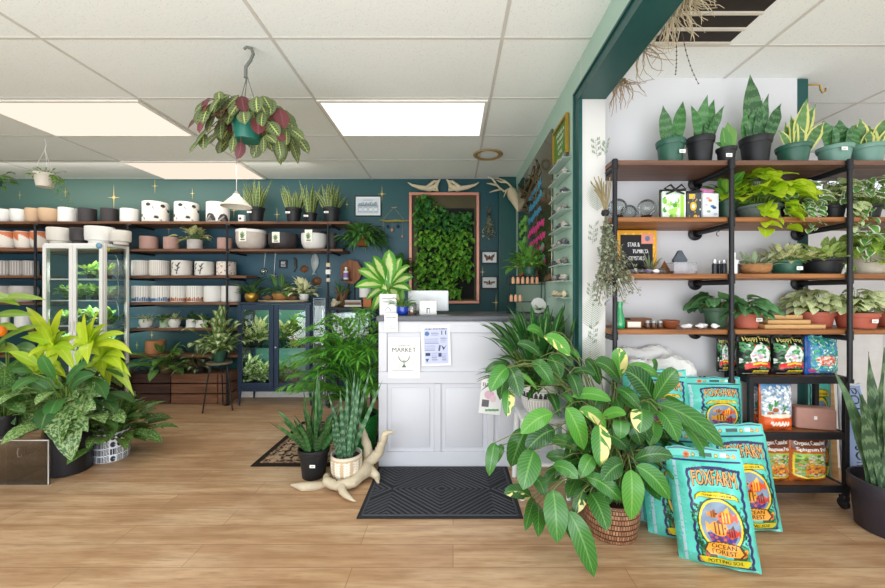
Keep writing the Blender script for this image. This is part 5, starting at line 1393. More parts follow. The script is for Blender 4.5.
for t2 in (-1, 1):
    for s in (-1, 1):
        for k in range(7):
            h_ = .225-.034*k
            if h_ <= .02: continue
            cxm = s*.30; ridge((cxm-h_*1.12*0, t2*(il-h_)) , (cxm+s*h_*1.12 if abs(cxm+s*h_*1.12) < iw else s*iw, t2*il if abs(cxm+s*h_*1.12) < iw else t2*(il-h_+(iw-.30)/1.12)))
            ridge((cxm, t2*(il-h_)), (cxm-s*h_*1.12, t2*il))
for a in ((-iw-.008, -il-.008, iw+.008, -il-.008), (-iw-.008, il+.008, iw+.008, il+.008), (-iw-.008, -il-.008, -iw-.008, il+.008), (iw+.008, -il-.008, iw+.008, il+.008)): ridge((a[0], a[1]), (a[2], a[3]), .007)
tag(obj('door_mat', mb, [mat('#2b2c32', .95, 0, .3, 160, .6), mat('#4a4b53', .95, 0, .3, 160, .5)], None, (cx_, cy_, 0), smooth=False), 'charcoal door mat with raised diamond lines in front of the counter', 'door mat')

# ---- partition wall items
def YP(px): return F*XP0/(px-453.0)
t_ = thing('gold_framed_sign', 'green sign with white lettering in a gold frame high on the mint wall', 'sign', (XP0-.004, 2.49, 2.235)); h_, d_ = .125, .16
mb = MB()
for a in ((-d_, d_, -h_, -h_+.018), (-d_, d_, h_-.018, h_), (-d_, -d_+.018, -h_+.018, h_-.018), (d_-.018, d_, -h_+.018, h_-.018)): rbox(mb, -.022, 0, a[0], a[1], a[2], a[3], .002, 0, 1)
obj('frame', mb, mat('#b8963c', .35, .6), t_)
cv = Canvas(80, 60, '#4f7f2c')
for k, s in enumerate(('HAVE A', 'PLANT', 'DAY', 'OK')): cv.text(s, .2+.05*k, .76-.2*k, .8-.05*k, .87-.2*k, '#f1f1e6')
mb = MB(); canvas_grid(mb, cv, lambda u, v: (-.010, d_-.018-u*(2*d_-.036), -h_+.018+v*(2*h_-.036))); obj('sign_face', mb, attr_mat(.5), t_)
# mirror with coloured handwriting
y0, y1, z0, z1 = 2.70, 4.08, 1.32, 2.42
t_ = thing('menu_mirror', 'large mirror covered with green, blue and pink handwriting on the mint wall', 'mirror', (XP0-.003, (y0+y1)/2, z0)); hw = (y1-y0)/2; hh = z1-z0
mb = MB(); rbox(mb, -.015, 0, -hw, hw, 0, hh, .003); 
tm = NT('aged_mirror'); bb = tm.principled(tm.mix(tm.noise(3, tm.coord('Object'), 4), hexc('#6a6248'), hexc('#8d9080')), .12, .85, .5); obj('mirror_glass', mb, tm.m, t_)
def scrib(y, z, w_, h_, col, n=3, seed=0):
    mb = MB(); rs = random.Random(seed)
    for k in range(n):
        pts = []; m = 26; yy = y - (k % 2)*.03
        for i in range(m): t = i/(m-1); pts.append((-.018, yy - t*w_*rs.uniform(.98, 1.02), z-k*h_*1.5+h_*.5*math.sin(i*1.9+seed)*rs.uniform(.5, 1.2)+t*.03))
        tube(mb, pts, .006, 5)
    o = obj('handwriting', mb, mat(col, .6), t_); o['label'] = 'coloured handwriting'
scrib(.60, .62, .35, .07, '#6fb04a', 3, 1); scrib(.10, .78, .50, .07, '#3f86a0', 3, 2); scrib(.12, .45, .60, .07, '#c93f7c', 4, 3); scrib(.6, .28, .3, .06, '#b8603a', 3, 4); scrib(-.35, .25, .12, .06, '#58a07a', 2, 5)
mb = MB()
for k in range(9): tube(mb, [(-.02, hw*U(-.6, .9), hh*U(.6, 1)), (-.03, hw*U(-.6, .9), hh*U(.55, .98)), (-.02, hw*U(-.6, .9), hh*U(.6, 1))], .006, 6)
obj('dry_twigs', mb, mat('#6a5b3f', .8), t_)
# small ledges with trinkets
ACR = mat('#a9bdb4', .15, 0, .02, spec=.6)
lt = [165, 180, 198, 214, 231, 248, 266, 282, 298]
desc = ['topmost', 'second from the top', 'third from the top', 'fourth from the top', 'in the middle', 'fourth from the bottom', 'third from the bottom', 'second from the bottom', 'lowest']
for k, py in enumerate(lt):
    z = Z(py, 2.43)
    t_ = thing('wall_ledge', 'narrow clear ledge on the mint wall, %s of the column' % desc[k], 'ledge', (XP0-.001, 2.45, z))
    mb = MB(); box(mb, -.055, 0, -.16, .17, 0, .004); box(mb, -.058, -.055, -.16, .17, 0, .009); obj('shelf_plate', mb, ACR, t_, smooth=False)
    for j in range(3):
        yy = 2.45 + (-.10, .0, .11)[j]
        mb = ground(lump(.025, .75, 1.25, .75, k*3+j, 8, .4))
        nm = ('crystal_cluster', 'rough dark crystal', 'crystal') if k < 8 else ('sea_shell', 'cream shell', 'shell')
        tag(obj(nm[0], mb, (mat('#8f8a86', .35, .2, .4, 60), mat('#c4bcb2', .4, .1, .4, 60), mat('#66646a', .3, .3, .4, 60))[(j+k) % 3] if k < 8 else BONE, None, (XP0-.031, yy, z+.0045), U(-.4, .4)),
            '%s %s on the clear ledge %s' % (nm[1], ('nearest the wall end', 'at the centre', 'nearest the mirror')[j], desc[k]), nm[2])
# vine plant under the mirror
plantpot('pothos_plant', 'bright green leafy plant hanging under the mirror on the mint wall', .61, 2.98, Z(276, 2.98), .06, .07, GPOT, rosette(130, .06, .05, (.03, .14), (10, 88), (.07, .11), .42, 1.3), [leafmat('bright_leaf', '#6fb046', '#2f7a30', '#b3d77a', 'veined'), STEM], 'taper', dict(xmax=XP0-.03, ymin=2.75), cat='hanging plant')
# black wire rack with terracotta tubes
Yk = 2.92; xk = X(527, Yk); zk = zc+.001
t_ = thing('wire_rack', 'black two-tier wire display rack on the back of the counter', 'display rack', (xk, Yk, zk)); hw = .14
mb = MB()
ztiers = [Z(302, Yk)-zk, Z(284, Yk)-zk, Z(276.5, Yk)-zk]
for sx in (-1, 1):
    for y in (0, .12): tube(mb, [(sx*hw, y, 0), (sx*hw, y, ztiers[2])], .003, 6)
for z in (.004, ztiers[0], ztiers[1], ztiers[2]):
    for y in (0, .12): tube(mb, [(-hw, y, z), (hw, y, z)], .0025, 6)
    for sx in (-1, 1): tube(mb, [(sx*hw, 0, z), (sx*hw, .12, z)], .0025, 6)
for j in range(12): tube(mb, [(-hw+.023*j+.01, .0, ztiers[1]), (-hw+.023*j+.01, .12, ztiers[1])], .0015, 4); tube(mb, [(-hw+.023*j+.01, .0, ztiers[0]-.0), (-hw+.023*j+.01, .12, ztiers[0]-.0)], .0015, 4)
for sx in (-1, 0, 1): tube(mb, bez((sx*hw*.8-.03, 0, ztiers[2]), (sx*hw*.8, 0, ztiers[2]+.04), (sx*hw*.8+.03, 0, ztiers[2]), 6), .0025, 5)
obj('wire_frame', mb, BLK, t_)
PCH = mat('#e0a984', .7, 0, .08)
for tier, n_, zz in ((1, 6, ztiers[1]+.002), (0, 3, ztiers[0]+.002)):
    for j in range(n_):
        xo = (-.10+.038*j) if tier else (-.115+.035*j)
        mb = MB(); lathe(mb, [(0, 0), (.013, 0), (.013, .04), (.009, .048), (.009, .055), (0, .055)], 14)
        pos = ('at the end by the butterflies', 'second from the end', 'third from the end', 'fourth from the end', 'fifth from the end', 'nearest the mint wall')[j]
        tag(obj('clay_bottle', mb, PCH, None, (xk+xo, Yk+.05, zk+zz)), 'peach clay bottle on the %s wire tier, %s' % ('upper' if tier else 'lower', pos), 'bottle')
t_ = thing('scalloped_plate', 'white scalloped plate standing behind a small air plant on the rack', 'plate', (xk+.085, Yk-.01, zk+.001+.0))
mb = MB(); n = 48; R_ = .058; vs = [(0, 0, R_+.003)]; vs += [(R_*(1+.06*abs(math.sin(5*2*PI*i/n)))*math.cos(2*PI*i/n), -.004, R_*1.06+.003+R_*(1+.06*abs(math.sin(5*2*PI*i/n)))*math.sin(2*PI*i/n)) for i in range(n)]; mb.add(vs, [(0, 1+i, 1+(i+1) % n) for i in range(n)]); obj('plate_disc', mb, CER, t_)
mb = rosette(24, .03, .01, (0, .01), (10, 88), (.04, .07), .12, .6, prof_strap); mb.v = [(p[0], min(p[1], .0)-.03, p[2]) for p in mb.v]; obj('air_plant', mb, [GRN, STEM], t_, auto=False)
# ============================================================ side room: pipe shelf, plants, crystals, cart, soil bags
RF, RB = 2.04, YR-.004
RW = wood('#a9713f', '#6b4024', 0, 2.4, .45, 'stained_pine'); RW2 = wood('#7d5a48', '#553a2f', 0, 2.4, .45, 'weathered_board')
RL = {1: 1.957, 2: 1.646, 3: 1.336, 4: 1.030}
rs_ = thing('pipe_shelf', 'stained wood wall shelf on thick black pipes in the white side room', 'shelf', (1.9, RB, 0)); ox2 = 1.9
for k, z in RL.items():
    mb = MB(); rbox(mb, .868-ox2, 2.95-ox2, RF-RB, 0, z-.027, z, .003, 0, 1); obj('shelf_board', mb, RW2 if k == 1 else RW, rs_)
PX = [.879, 1.513, 2.155, 2.81]
for i, x in enumerate(PX):
    mb = MB(); zb0 = .742 if i in (1, 2) else 0
    tube(mb, [(x-ox2, RF-.014-RB, zb0), (x-ox2, RF-.014-RB, RL[1]-.0)], .0125, 12)
    for k, z in RL.items(): tube(mb, [(x-ox2, RF-.014-RB, z-.055), (x-ox2, RF-.014-RB, z-.005)], .0165, 12)
    lathe(mb, [(0, 0), (.04, 0), (.04, .008), (.022, .014)] if zb0 == 0 else [(0, 0), (.017, 0), (.017, .02)], 16, (x-ox2, RF-.014-RB, zb0)); obj('pipe_post', mb, BLK, rs_)
    for k, z in RL.items():
        mb = MB(); tube(mb, [(x-ox2, RF-.01-RB, z-.032-.014), (x-ox2, -.002, z-.032-.014)], .0155, 10)
        if i in (1, 2, 3):
            m2 = MB(); lathe(m2, [(0, 0), (.042, 0), (.042, .010), (.024, .018), (.024, .03)], 24); m2.xf(Matrix.Translation((x-ox2, -.001, z-.046)) @ Matrix.Rotation(PI/2, 4, 'X')); mb.add(m2.v, m2.f)
        obj('pipe_bracket', mb, BLK, rs_)
mb = MB(); tube(mb, [(.0, 0, .0), (.01, 0, -.012), (.0, 0, -.024), (-.012, 0, -.03), (-.014, 0, -.045), (-.002, 0, -.052)], .002, 6); obj('s_hook', mb, BLK, rs_, (1.49-ox2, .05+RF-RB, 1.60))
Yo = 2.17
def rx(px, Y=Yo): return X(px, Y)
def rpot(name, label, px0, px1, ptop, lev, material, fol, fm, kind='taper', Y=Yo, lab=None, cat='potted plant', top=None, zb=None):
    x0, x1 = X(px0, Y), X(px1, Y); r = (x1-x0)/2*.93; z = (RL[lev] if zb is None else zb)+.001; h = Z(ptop, Y-r*.5)-z
    cl = dict(ymax=YR-.008, zmin=(zb if zb else RL[lev])-.25); 
    if lev > 1: cl['zmax'] = RL[lev-1]-.03
    else: cl['zmax'] = CEIL-.02
    return plantpot(name, label, (x0+x1)/2, Y, z, r, h, material, fol(r, h), fm, kind, cl, lab=lab, cat=cat)
GP2 = mat('#33604f', .35, 0, .06); LGP = mat('#6c9487', .35, 0, .06); RDP = mat('#b5604c', .6, 0, .08); CRMP = mat('#c9beae', .6, 0, .1)
BSN = leafmat('snake_leaf_broad', '#3f7a40', '#234f2e', '#7ea878', 'bands', .4, .42, .1, 9)
BSY = leafmat('snake_leaf_gold_edge', '#5c8a4a', '#3d6a3a', '#d3d27c', 'bandmargin', .5, .42, .12, 8)
BSP = leafmat('snake_leaf_pale', '#7ba85c', '#4f8a44', '#a9cc80', 'plain', .5, .42, .2)
def wideblades(spec, W, z0h=.82):
    """spec: list of (dx, dz, w, dxbase) tip offsets in metres"""
    def f(r, h):
        mb = MB()
        for (dx, dz, wd, bx_) in spec:
            b_ = V(bx_, U(-.02, .02), h*z0h); e = V(dx, U(-.05, .03), h+dz)
            m_ = V(bx_+(dx-bx_)*.35, b_.y, h+dz*.5); leaf_curve(mb, bez(b_, m_, e, 8), V(U(-.4, .4), -1, .1), wd*W, prof_blade, .4, 0, .05)
        return mb
    return f
s1 = 1/173.
def sp(cx, top, lst): return [((tx-cx)*s1, (top-ty)*s1, wd*s1, (bx_-cx)*s1) for tx, ty, bx_, wd in lst]
rpot('snake_plant', 'small snake plant in a dark green pot on the top board nearest the beam', 656, 685, 139, 1, GP2, wideblades(sp(670, 139, [(661.5, 103, 668, 9), (684, 97, 675, 9), (680, 125, 674, 6)]), 1.2), [BSN, STEM], lab=(.3, .45), cat='snake plant')
rpot('snake_plant', 'five-leaved snake plant in a black pot beside the dark green pot', 686.5, 714, 136, 1, BLKP, wideblades(sp(700, 136, [(690, 103, 696, 7), (702, 96, 698, 9), (713, 97, 703, 8), (719, 106, 707, 8), (708, 118, 702, 9), (694, 115, 697, 7)]), 1.2), [BSN, STEM], cat='snake plant')
rpot('snake_plant', 'small pale snake plant in the smallest black pot on the top board', 716.5, 736, 147, 1, BLKP, wideblades(sp(726, 147, [(722, 126, 724, 8), (731, 119, 728, 9), (717, 140, 722, 5)]), 1.2), [BSP, STEM], Y=2.12, lab=(-.4, .4), cat='snake plant')
rpot('snake_plant', 'tallest banded snake plant in a black pot on the top board above the middle pipe', 740.5, 770.5, 136, 1, BLKP, wideblades(sp(755, 136, [(744, 74, 752, 12), (757, 98, 756, 10), (762, 94, 758, 8), (779, 101, 763, 9), (738, 110, 748, 6), (766, 112, 760, 8), (749, 108, 750, 8)]), 1.2), [BSN, STEM], Y=2.2, cat='snake plant')
t_ = rpot('snake_plant', 'yellow-edged snake plant in a green pot on the top board left of the round-leaved one', 777.5, 809, 144, 1, GP2, wideblades(sp(793, 144, [(777, 128, 786, 6), (800, 99, 794, 10), (790, 112, 790, 7), (809, 104, 800, 9), (818, 122, 804, 9), (783, 120, 788, 7), (796, 125, 795, 9)]), 1.2), [BSY, STEM], cat='snake plant')
t_['label'] = 'yellow-edged snake plant in a green pot on the top board above the black nursery pots'
rpot('snake_plant', 'snake plant with rounded paddle leaves in a pale green pot', 819, 850, 145, 1, LGP, wideblades(sp(835, 145, [(822, 119, 831, 10), (838, 118, 836, 13), (857, 122, 842, 13), (848, 130, 838, 10), (845, 138, 838, 9)]), 1.3), [BSN, STEM], lab=(-.3, .7), cat='snake plant')
rpot('snake_plant', 'yellow-edged snake plant in a pale green pot nearest the photo edge', 851, 882, 144, 1, LGP, wideblades(sp(866, 144, [(858, 116, 862, 8), (870, 122, 866, 10), (884, 115, 872, 9), (892, 125, 876, 9), (862, 130, 864, 8)]), 1.3), [BSY, STEM], cat='snake plant')
# board 2
for k, (px, r_, lb) in enumerate(((617.5, .052, 'clear crystal ball nearest the dried bouquet'), (628.5, .046, 'clear crystal ball between two larger ones'), (646.5, .050, 'clear crystal ball on a carved black stand beside the gift bags'))):
    Y = 2.14 + (0, .1, 0)[k]; x = X(px, Y); z = RL[2]+.001
    t_ = thing('crystal_ball', lb, 'crystal ball', (x, Y, z))
    mb = MB(); sphere(mb, (0, 0, .02+r_), r_, 0, 20); obj('glass_sphere', mb, glass_mat('#f0f4f4', refl=.06), t_)
    mb = MB(); lathe(mb, [(0, 0), (.034, 0), (.034, .006), (.024, .012), (.03, .026), (.02, .024), (0, .018)], 20); obj('stand', mb, mat('#2a1712', .4), t_)
def gbag(name, label, px0, px1, py, lev, col, art, Y=2.12, d=.05):
    x0, x1 = X(px0, Y), X(px1, Y); w_ = x1-x0; z = RL[lev]+.001; h = Z(py, Y)-z
    t_ = thing(name, label, 'gift bag', ((x0+x1)/2, Y, z)); mb = MB(); rbox(mb, -w_/2, w_/2, 0, d, 0, h, .006); obj('bag_body', mb, mat(col, .5), t_)
    mb = MB(); canvas_grid(mb, art, lambda u, v: ((u-.5)*w_*.96, -.0015, .002+v*(h-.004))); obj('printed_front', mb, attr_mat(.4), t_)
    return t_, w_, h
cv = Canvas(50, 60, '#eef3ea'); 
for k in range(34): cv.ell(U(.1, .7), U(.05, .75), .09, .1, random.choice(['#7cc23a', '#4f9a2e', '#a8db62', '#dfe8df']))
cv.rect(.78, 0, .92, 1, '#9ed04a'); cv.rect(0, .86, 1, 1, '#cfe0d2')
t_, w_, h = gbag('gift_bag', 'clear green filled bag tied with a black bow', 662, 686, 191, 2, '#dfe9dd', cv)
mb = MB()
for s in (-1, 1): tube(mb, [(0, -.012, h+.004), (s*.03, -.02, h+.03), (s*.06, -.01, h+.012), (s*.02, -.01, h)], .006, 6); tube(mb, [(0, -.012, h), (s*.05, -.014, h-.02)], .005, 6)
tube(mb, [(-.075, .01, h+.002), (.07, .01, h+.006)], .009, 8); tube(mb, [(-.074, .01, h), (-.074, .01, 0)], .005, 8); obj('black_bow', mb, BLKP, t_)
cv = Canvas(50, 60, '#3f454a'); cv.ell(.45, .5, .22, .17, '#e6b52a'); cv.ell(.45, .5, .1, .08, '#f4f0dc'); cv.rect(.15, .78, .55, .98, '#e2b63a'); cv.ell(.6, .08, .14, .1, '#f0bb2c')
for k in range(20): cv.ell(U(.05, .95), U(.05, .95), .04, .03, random.choice(['#d9dcd8', '#2b2f33', '#c99a2e', '#8a9198']))
t_, w_, h = gbag('gift_bag', 'black and yellow patterned bag with a black ribbon next to the green bag', 686.5, 701.5, 193, 2, '#3a3f44', cv)
mb = MB(); tube(mb, [(-.05, .01, h+.004), (.04, .0, h+.012), (.01, .0, h+.02)], .008, 6); obj('black_ribbon', mb, BLKP, t_)
cv = Canvas(50, 60, '#e8ecf2')
for (u, v, c_) in ((.3, .8, '#d9a0b8'), (.45, .72, '#c98a3f'), (.6, .5, '#3f7fb8'), (.72, .45, '#2d4f7c'), (.35, .3, '#8fae8a'), (.8, .2, '#b8bfd0'), (.2, .55, '#d0c6d8')): cv.ell(u, v, .13, .05, c_)
t_, w_, h = gbag('gift_bag', 'white butterfly-print bag beside the dark potted plant', 702, 719.5, 193, 2, '#e4e8ee', cv)
t_.rotation_euler[2] = .12
mb = MB(); lump_ = lump(.022, 2, .5, .6, 4, 8, .4); lump_.xf(Matrix.Translation((-.02, -.002, h+.01))); obj('pink_topper', lump_, mat('#c77fae', .5), t_)
MG = leafmat('bright_mid_leaf', '#7db544', '#4c8f35', '#bfdc7c', 'plain', .5, .35, .3)
LM2 = leafmat('neon_pothos_leaf', '#d6ec38', '#b0d82c', '#eaf57a', 'plain', .5, .35, .5)
MB2 = leafmat('marble_pothos_leaf', '#a3cc5c', '#67a044', '#eef0cc', 'splash', .75, .35, .25)
MQ = leafmat('white_edge_pothos_leaf', '#74a858', '#4a8640', '#f1f3df', 'margin', .7, .35, .25)
SCI = leafmat('silver_green_leaf', '#5f9a62', '#35693f', '#9cc49a', 'veined', .5, .4, .2)
rpot('potted_plant', 'bright green leafy plant in dark green pot behind the butterfly bag', 717, 736, 199, 2, mat('#2c4a3c', .4), lambda r, h: rosette(36, h*.8, r*.6, (.04, .1), (15, 80), (.09, .14), .38, 1.0), [MG, STEM], Y=2.2)
rpot('neon_pothos', 'neon yellow green pothos cascading over its pot on the second board', 737, 779, 205, 2, mat('#6a7570', .5), lambda r, h: heartmound(130, h*.75, .19, .21, .095, .85, 3, .2, .1, h), [LM2, STEM], Y=2.18, cat='pothos')
rpot('potted_plant', 'pale edged plant in black nursery pot with white label beside the neon pothos', 781, 794, 202, 2, BLKP, lambda r, h: heartmound(45, h*.75, .08, .14, .06, .7, 2, .15, .04, h), [MQ, STEM], Y=2.14, lab=(0, .4))
rpot('potted_plant', 'pale edged plant in second black pot hanging a vine over the board', 795, 808, 202, 2, BLKP, lambda r, h: heartmound(50, h*.75, .09, .15, .06, .7, 3, .18, .04, h), [MQ, STEM], Y=2.16)
rpot('potted_plant', 'marbled pothos in black pot just before the black pipe on the second board', 822, 844, 205, 2, BLKP, lambda r, h: heartmound(80, h*.75, .13, .17, .065, .7, 3, .16, .06, h), [MB2, STEM], Y=2.18, cat='pothos')
rpot('potted_plant', 'white edged pothos in black pot behind the black pipe at the photo edge', 856, 880, 205, 2, BLKP, lambda r, h: heartmound(120, h*.75, .17, .18, .075, .65, 6, .4, .07, h), [MQ, STEM], Y=2.12, cat='pothos')
# board 3
Ys3 = 2.25
cv = Canvas(110, 110, '#e9a92c')
for k in range(10):
    for j in range(10): 
        if (k+j) % 2: cv.rect(k/10, j/10, k/10+.05, j/10+.05, '#f3c96a')
cv.rect(.1, .1, .9, .9, '#15151a'); cv.rect(.62, .7, .92, .93, '#e79a86'); cv.ell(.77, .82, .06, .06, '#6a7c9c')
cv.text('STAR &', .28, .64, .58, .73, '#e8e8ea'); cv.text("TUMBL'D.", .40, .49, .80, .58, '#e8e8ea'); cv.text('CRYSTALS', .3, .33, .7, .42, '#e8e8ea')
Yt = 2.27; x0, x1, z1 = X(616, Yt), X(657, Yt), Z(224.5, Yt); z0 = RL[3]+.001
t_ = thing('letter_board', 'black letter board in an orange checked frame on the third board', 'sign', ((x0+x1)/2, Yt, z0)); w_, h_ = x1-x0, .276
mb = MB(); rbox(mb, -w_/2, w_/2, .001, .016, 0, h_, .003); obj('board', mb, mat('#e0a030', .5), t_)
mb = MB(); canvas_grid(mb, cv, lambda u, v: ((u-.5)*w_*.98, -.001, .003+v*(h_-.006))); obj('lettering', mb, attr_mat(.6), t_)
def gem(r, n=6, h=1.6):
    mb = MB(); vs = [(r*math.cos(2*PI*i/n), r*math.sin(2*PI*i/n), 0) for i in range(n)]+[(r*.95*math.cos(2*PI*i/n), r*.95*math.sin(2*PI*i/n), r*h*.6) for i in range(n)]+[(0, 0, r*h)]
    return mb.add(vs, [tuple(range(n))[::-1]]+[(i, (i+1) % n, n+(i+1) % n, n+i) for i in range(n)]+[(n+i, n+(i+1) % n, 2*n) for i in range(n)])
AM = mat('#8a7f98', .25, 0, .5, 80, .5); QZ = mat('#e9e9ec', .2, 0, .1, 40); SG = mat('#77747a', .3, .1, .4, 60)
lbg = ['in front of the letter board at its near corner', 'in front of the middle of the letter board', 'at the inner corner of the letter board', 'between letter board and brown pyramid', 'just before the brown pyramid']
for k, px in enumerate((634, 641, 648, 655, 662)):
    tag(obj('geode', ground(lump(.02, 1.2, 1, .6, 20+k, 8, .35)), (AM, SG, AM, QZ, SG)[k], None, (X(px, 2.1), 2.1, RL[3]+.001), k), 'purple grey geode piece ' + lbg[k], 'geode')
t_ = plantpot('air_plant', 'spiky grey green air plant in front of the letter board', X(650, 2.17), 2.17, RL[3], .022, .02, SG, rosette(22, .015, .008, (0, .01), (25, 88), (.08, .13), .1, .5, prof_strap), [leafmat('silver_air_plant', '#8f9a84', '#66755f', mode='plain'), STEM], 'bowl', fname='foliage', cat='air plant')
mb = MB(); mb.add([(-.03, -.03, 0), (.03, -.03, 0), (.03, .03, 0), (-.03, .03, 0), (0, 0, .085)], [(3, 2, 1, 0), (0, 1, 4), (1, 2, 4), (2, 3, 4), (3, 0, 4)])
tag(obj('stone_pyramid', mb, mat('#8b5f3c', .3, 0, .5, 40), None, (X(664.5, 2.2), 2.2, RL[3]+.001), .5, smooth=False), 'brown stone pyramid on the third board', 'pyramid')
Yx = 2.12; x0, x1 = X(674, Yx), X(697, Yx); w_ = x1-x0; hb_ = Z(262, Yx)-RL[3]-.001
t_ = thing('acrylic_box', 'clear acrylic box with pink stones inside under the dark stone', 'box', ((x0+x1)/2, Yx, RL[3]+.001)); mb = MB(); box(mb, -w_/2, w_/2, 0, .09, 0, hb_); obj('box_shell', mb, glass_mat('#f3f0f2', refl=.3), t_, smooth=False)
mb = MB(); rbox(mb, -w_/2+.005, w_/2-.005, .006, .084, .003, .02, .006); obj('pink_stones', mb, mat('#d9b6bc', .5, 0, .3, 60, .5), t_)
mb = MB(); prism(mb, [(-.036, 0), (.036, 0), (.04, .012), (.006, .068), (-.006, .068), (-.04, .012)], 0, .022)
tag(obj('dark_stone', mb, mat('#4e5862', .35, .1, .4, 30), None, ((X(684, Yx)), Yx+.03, RL[3]+.003+hb_), 0, smooth=False), 'dark grey triangular stone standing on the acrylic box', 'stone')
for k, (px, Y, lb) in enumerate(((714.5, 2.1, 'dark roller bottle with silver cap nearest the acrylic box'), (719.5, 2.13, 'dark roller bottle with silver cap behind the first'), (724, 2.1, 'dark roller bottle with silver cap beside the white spray bottle'), (737, 2.12, 'dark roller bottle with silver cap just behind the pipe'))):
    t_ = thing('roller_bottle', lb, 'bottle', (X(px, Y), Y, RL[3]+.001)); mb = MB(); lathe(mb, [(0, 0), (.013, 0), (.013, .055), (.009, .06)], 16); obj('bottle_body', mb, mat('#2a2d34', .2), t_)
    mb = MB(); lathe(mb, [(.010, .058), (.0115, .06), (.0115, .08), (0, .082)], 16); obj('cap', mb, mat('#cfd1d6', .3, .5), t_)
t_ = thing('spray_bottle', 'white bottle with a small round cap on the third board beside the pipe', 'bottle', (X(728.5, 2.1), 2.07, RL[3]+.001)); mb = MB(); lathe(mb, [(0, 0), (.022, 0), (.023, .07), (.014, .082), (.014, .09)], 20); obj('bottle_body', mb, CER, t_)
mb = MB(); lathe(mb, [(.015, .09), (.016, .115), (0, .117)], 16); obj('cap', mb, QZ, t_)
rpot('potted_plant', 'small white and green plants in a round wicker basket on the third board', 740, 769.5, 264, 3, mat('#a9784c', .8, 0, .3, 60, .6), lambda r, h: rosette(50, h*.7, r*.7, (.01, .05), (15, 88), (.04, .07), .35, .8), [leafmat('pale_air_leaf', '#cdd3c0', '#7f9a78', mode='plain'), STEM], 'bowl', Y=2.13)
rpot('potted_plant', 'cream speckled leafy plant in a green pot with label on the third board', 770.5, 801, 260.5, 3, GP2, lambda r, h: rosette(130, h*.75, r*.8, (.02, .09), (25, 88), (.04, .065), .5, .9), [VG, STEM], lab=(.1, .4))
rpot('potted_plant', 'bright leafy plant in a wide black pot with label on the third board', 803, 842, 258.5, 3, BLKP, lambda r, h: rosette(120, h*.75, r*.8, (.02, .09), (25, 88), (.05, .08), .5, 1.0), [leafmat('bright_splash_leaf', '#a6cf54', '#6da83a', '#e4eda4', 'splash', .6, .35, .3), STEM], lab=(.4, .45))
rpot('potted_plant', 'large leafy pothos in a cream pot at the photo edge on the third board', 852, 886, 253, 3, CRMP, lambda r, h: heartmound(110, h*.75, .15, .16, .085, .7, 3, .15, .08, h), [leafmat('yellow_green_pothos', '#a9d048', '#6fae36', '#dcec8a', 'splash', .5, .35, .3), STEM], 'cyl', cat='pothos')
# board 4
t_ = thing('glass_bottle', 'emerald green glass bottle on the fourth board', 'bottle', (X(619.5, 2.12), 2.12, RL[4]+.001)); mb = MB(); lathe(mb, [(0, 0), (.027, 0), (.03, .01), (.029, .05), (.018, .09), (.015, .12), (.021, .15), (.017, .15), (.011, .12), (.022, .05), (.02, .01), (0, .008)], 24); obj('bottle_glass', mb, mat('#1f9a5a', .08, 0, .1, spec=.8), t_)
bookbox('small_box', 'small white and brown box beside the green glass bottle', 'box', 627, 642, RL[4]+.001, .042, 2.1, '#8a5a3a', d=.07, band='#e6dfd2')
bookbox('wooden_tray_box', 'low brown wooden tray behind the white box', 'box', 630, 652, RL[4]+.001, .05, 2.2, '#7d5237', d=.07, band='#8d6344')
for k, px in enumerate((647.5, 653.5, 660)):
    t_ = thing('spice_jar', 'dark little jar with grey lid on the fourth board, ' + ('nearest the white box', 'middle of the three', 'nearest the brown bowl')[k], 'jar', (X(px, 2.1), 2.1, RL[4]+.001))
    mb = MB(); lathe(mb, [(0, 0), (.014, 0), (.015, .004), (.015, .03), (.012, .033)], 16); obj('jar_body', mb, mat('#5a3d2e', .2, 0, .4, 40), t_); mb = MB(); lathe(mb, [(.0135, .031), (.0135, .044), (0, .045)], 16); obj('lid', mb, mat('#9a9a9c', .4, .3), t_)
mb = MB(); lathe(mb, [(0, 0), (.03, 0), (.05, .03), (.052, .045), (.048, .045), (.03, .012), (0, .01)], 28)
tag(obj('wooden_bowl', mb, mat('#7a4228', .35, 0, .2, 20), None, (X(669.5, 2.12), 2.12, RL[4]+.001)), 'small reddish brown bowl on the fourth board', 'bowl')
lbq = ['nearest the brown bowl', 'second from the brown bowl', 'midway to the dark green pot', 'second from the dark green pot', 'nearest the dark green pot']
for k in range(5):
    tag(obj('quartz_point', ground(lump(.015, 1.5, 1, .8, 40+k, 7, .3)), QZ, None, (X(684+k*7.6, 2.09), 2.085+.03*(k % 2), RL[4]+.001), U(-.2, .2)), 'white quartz piece on the fourth board ' + lbq[k], 'crystal')
rpot('potted_plant', 'broad grey green leafed plant in dark green pot on the fourth board', 703, 728, 308, 4, mat('#3c5a44', .5), lambda r, h: heartmound(42, h*.7, .085, .13, .10, .72, 0), [SCI, STEM])
rpot('potted_plant', 'green leafed plant in a red pot with label beside the stacked boards', 733, 758.5, 313.5, 4, RDP, lambda r, h: heartmound(44, h*.7, .085, .12, .095, .66, 0), [SCI, STEM], 'tubp', lab=(.3, .6), Y=2.13)
WB = wood('#d9b07c', '#b98c58', 0, 2, .6, 'pale_pine')
lbw = ['lowest and longest pale board of the stack', 'middle pale board of the stack', 'short brown board at the back of the stack', 'topmost short pale board of the stack']
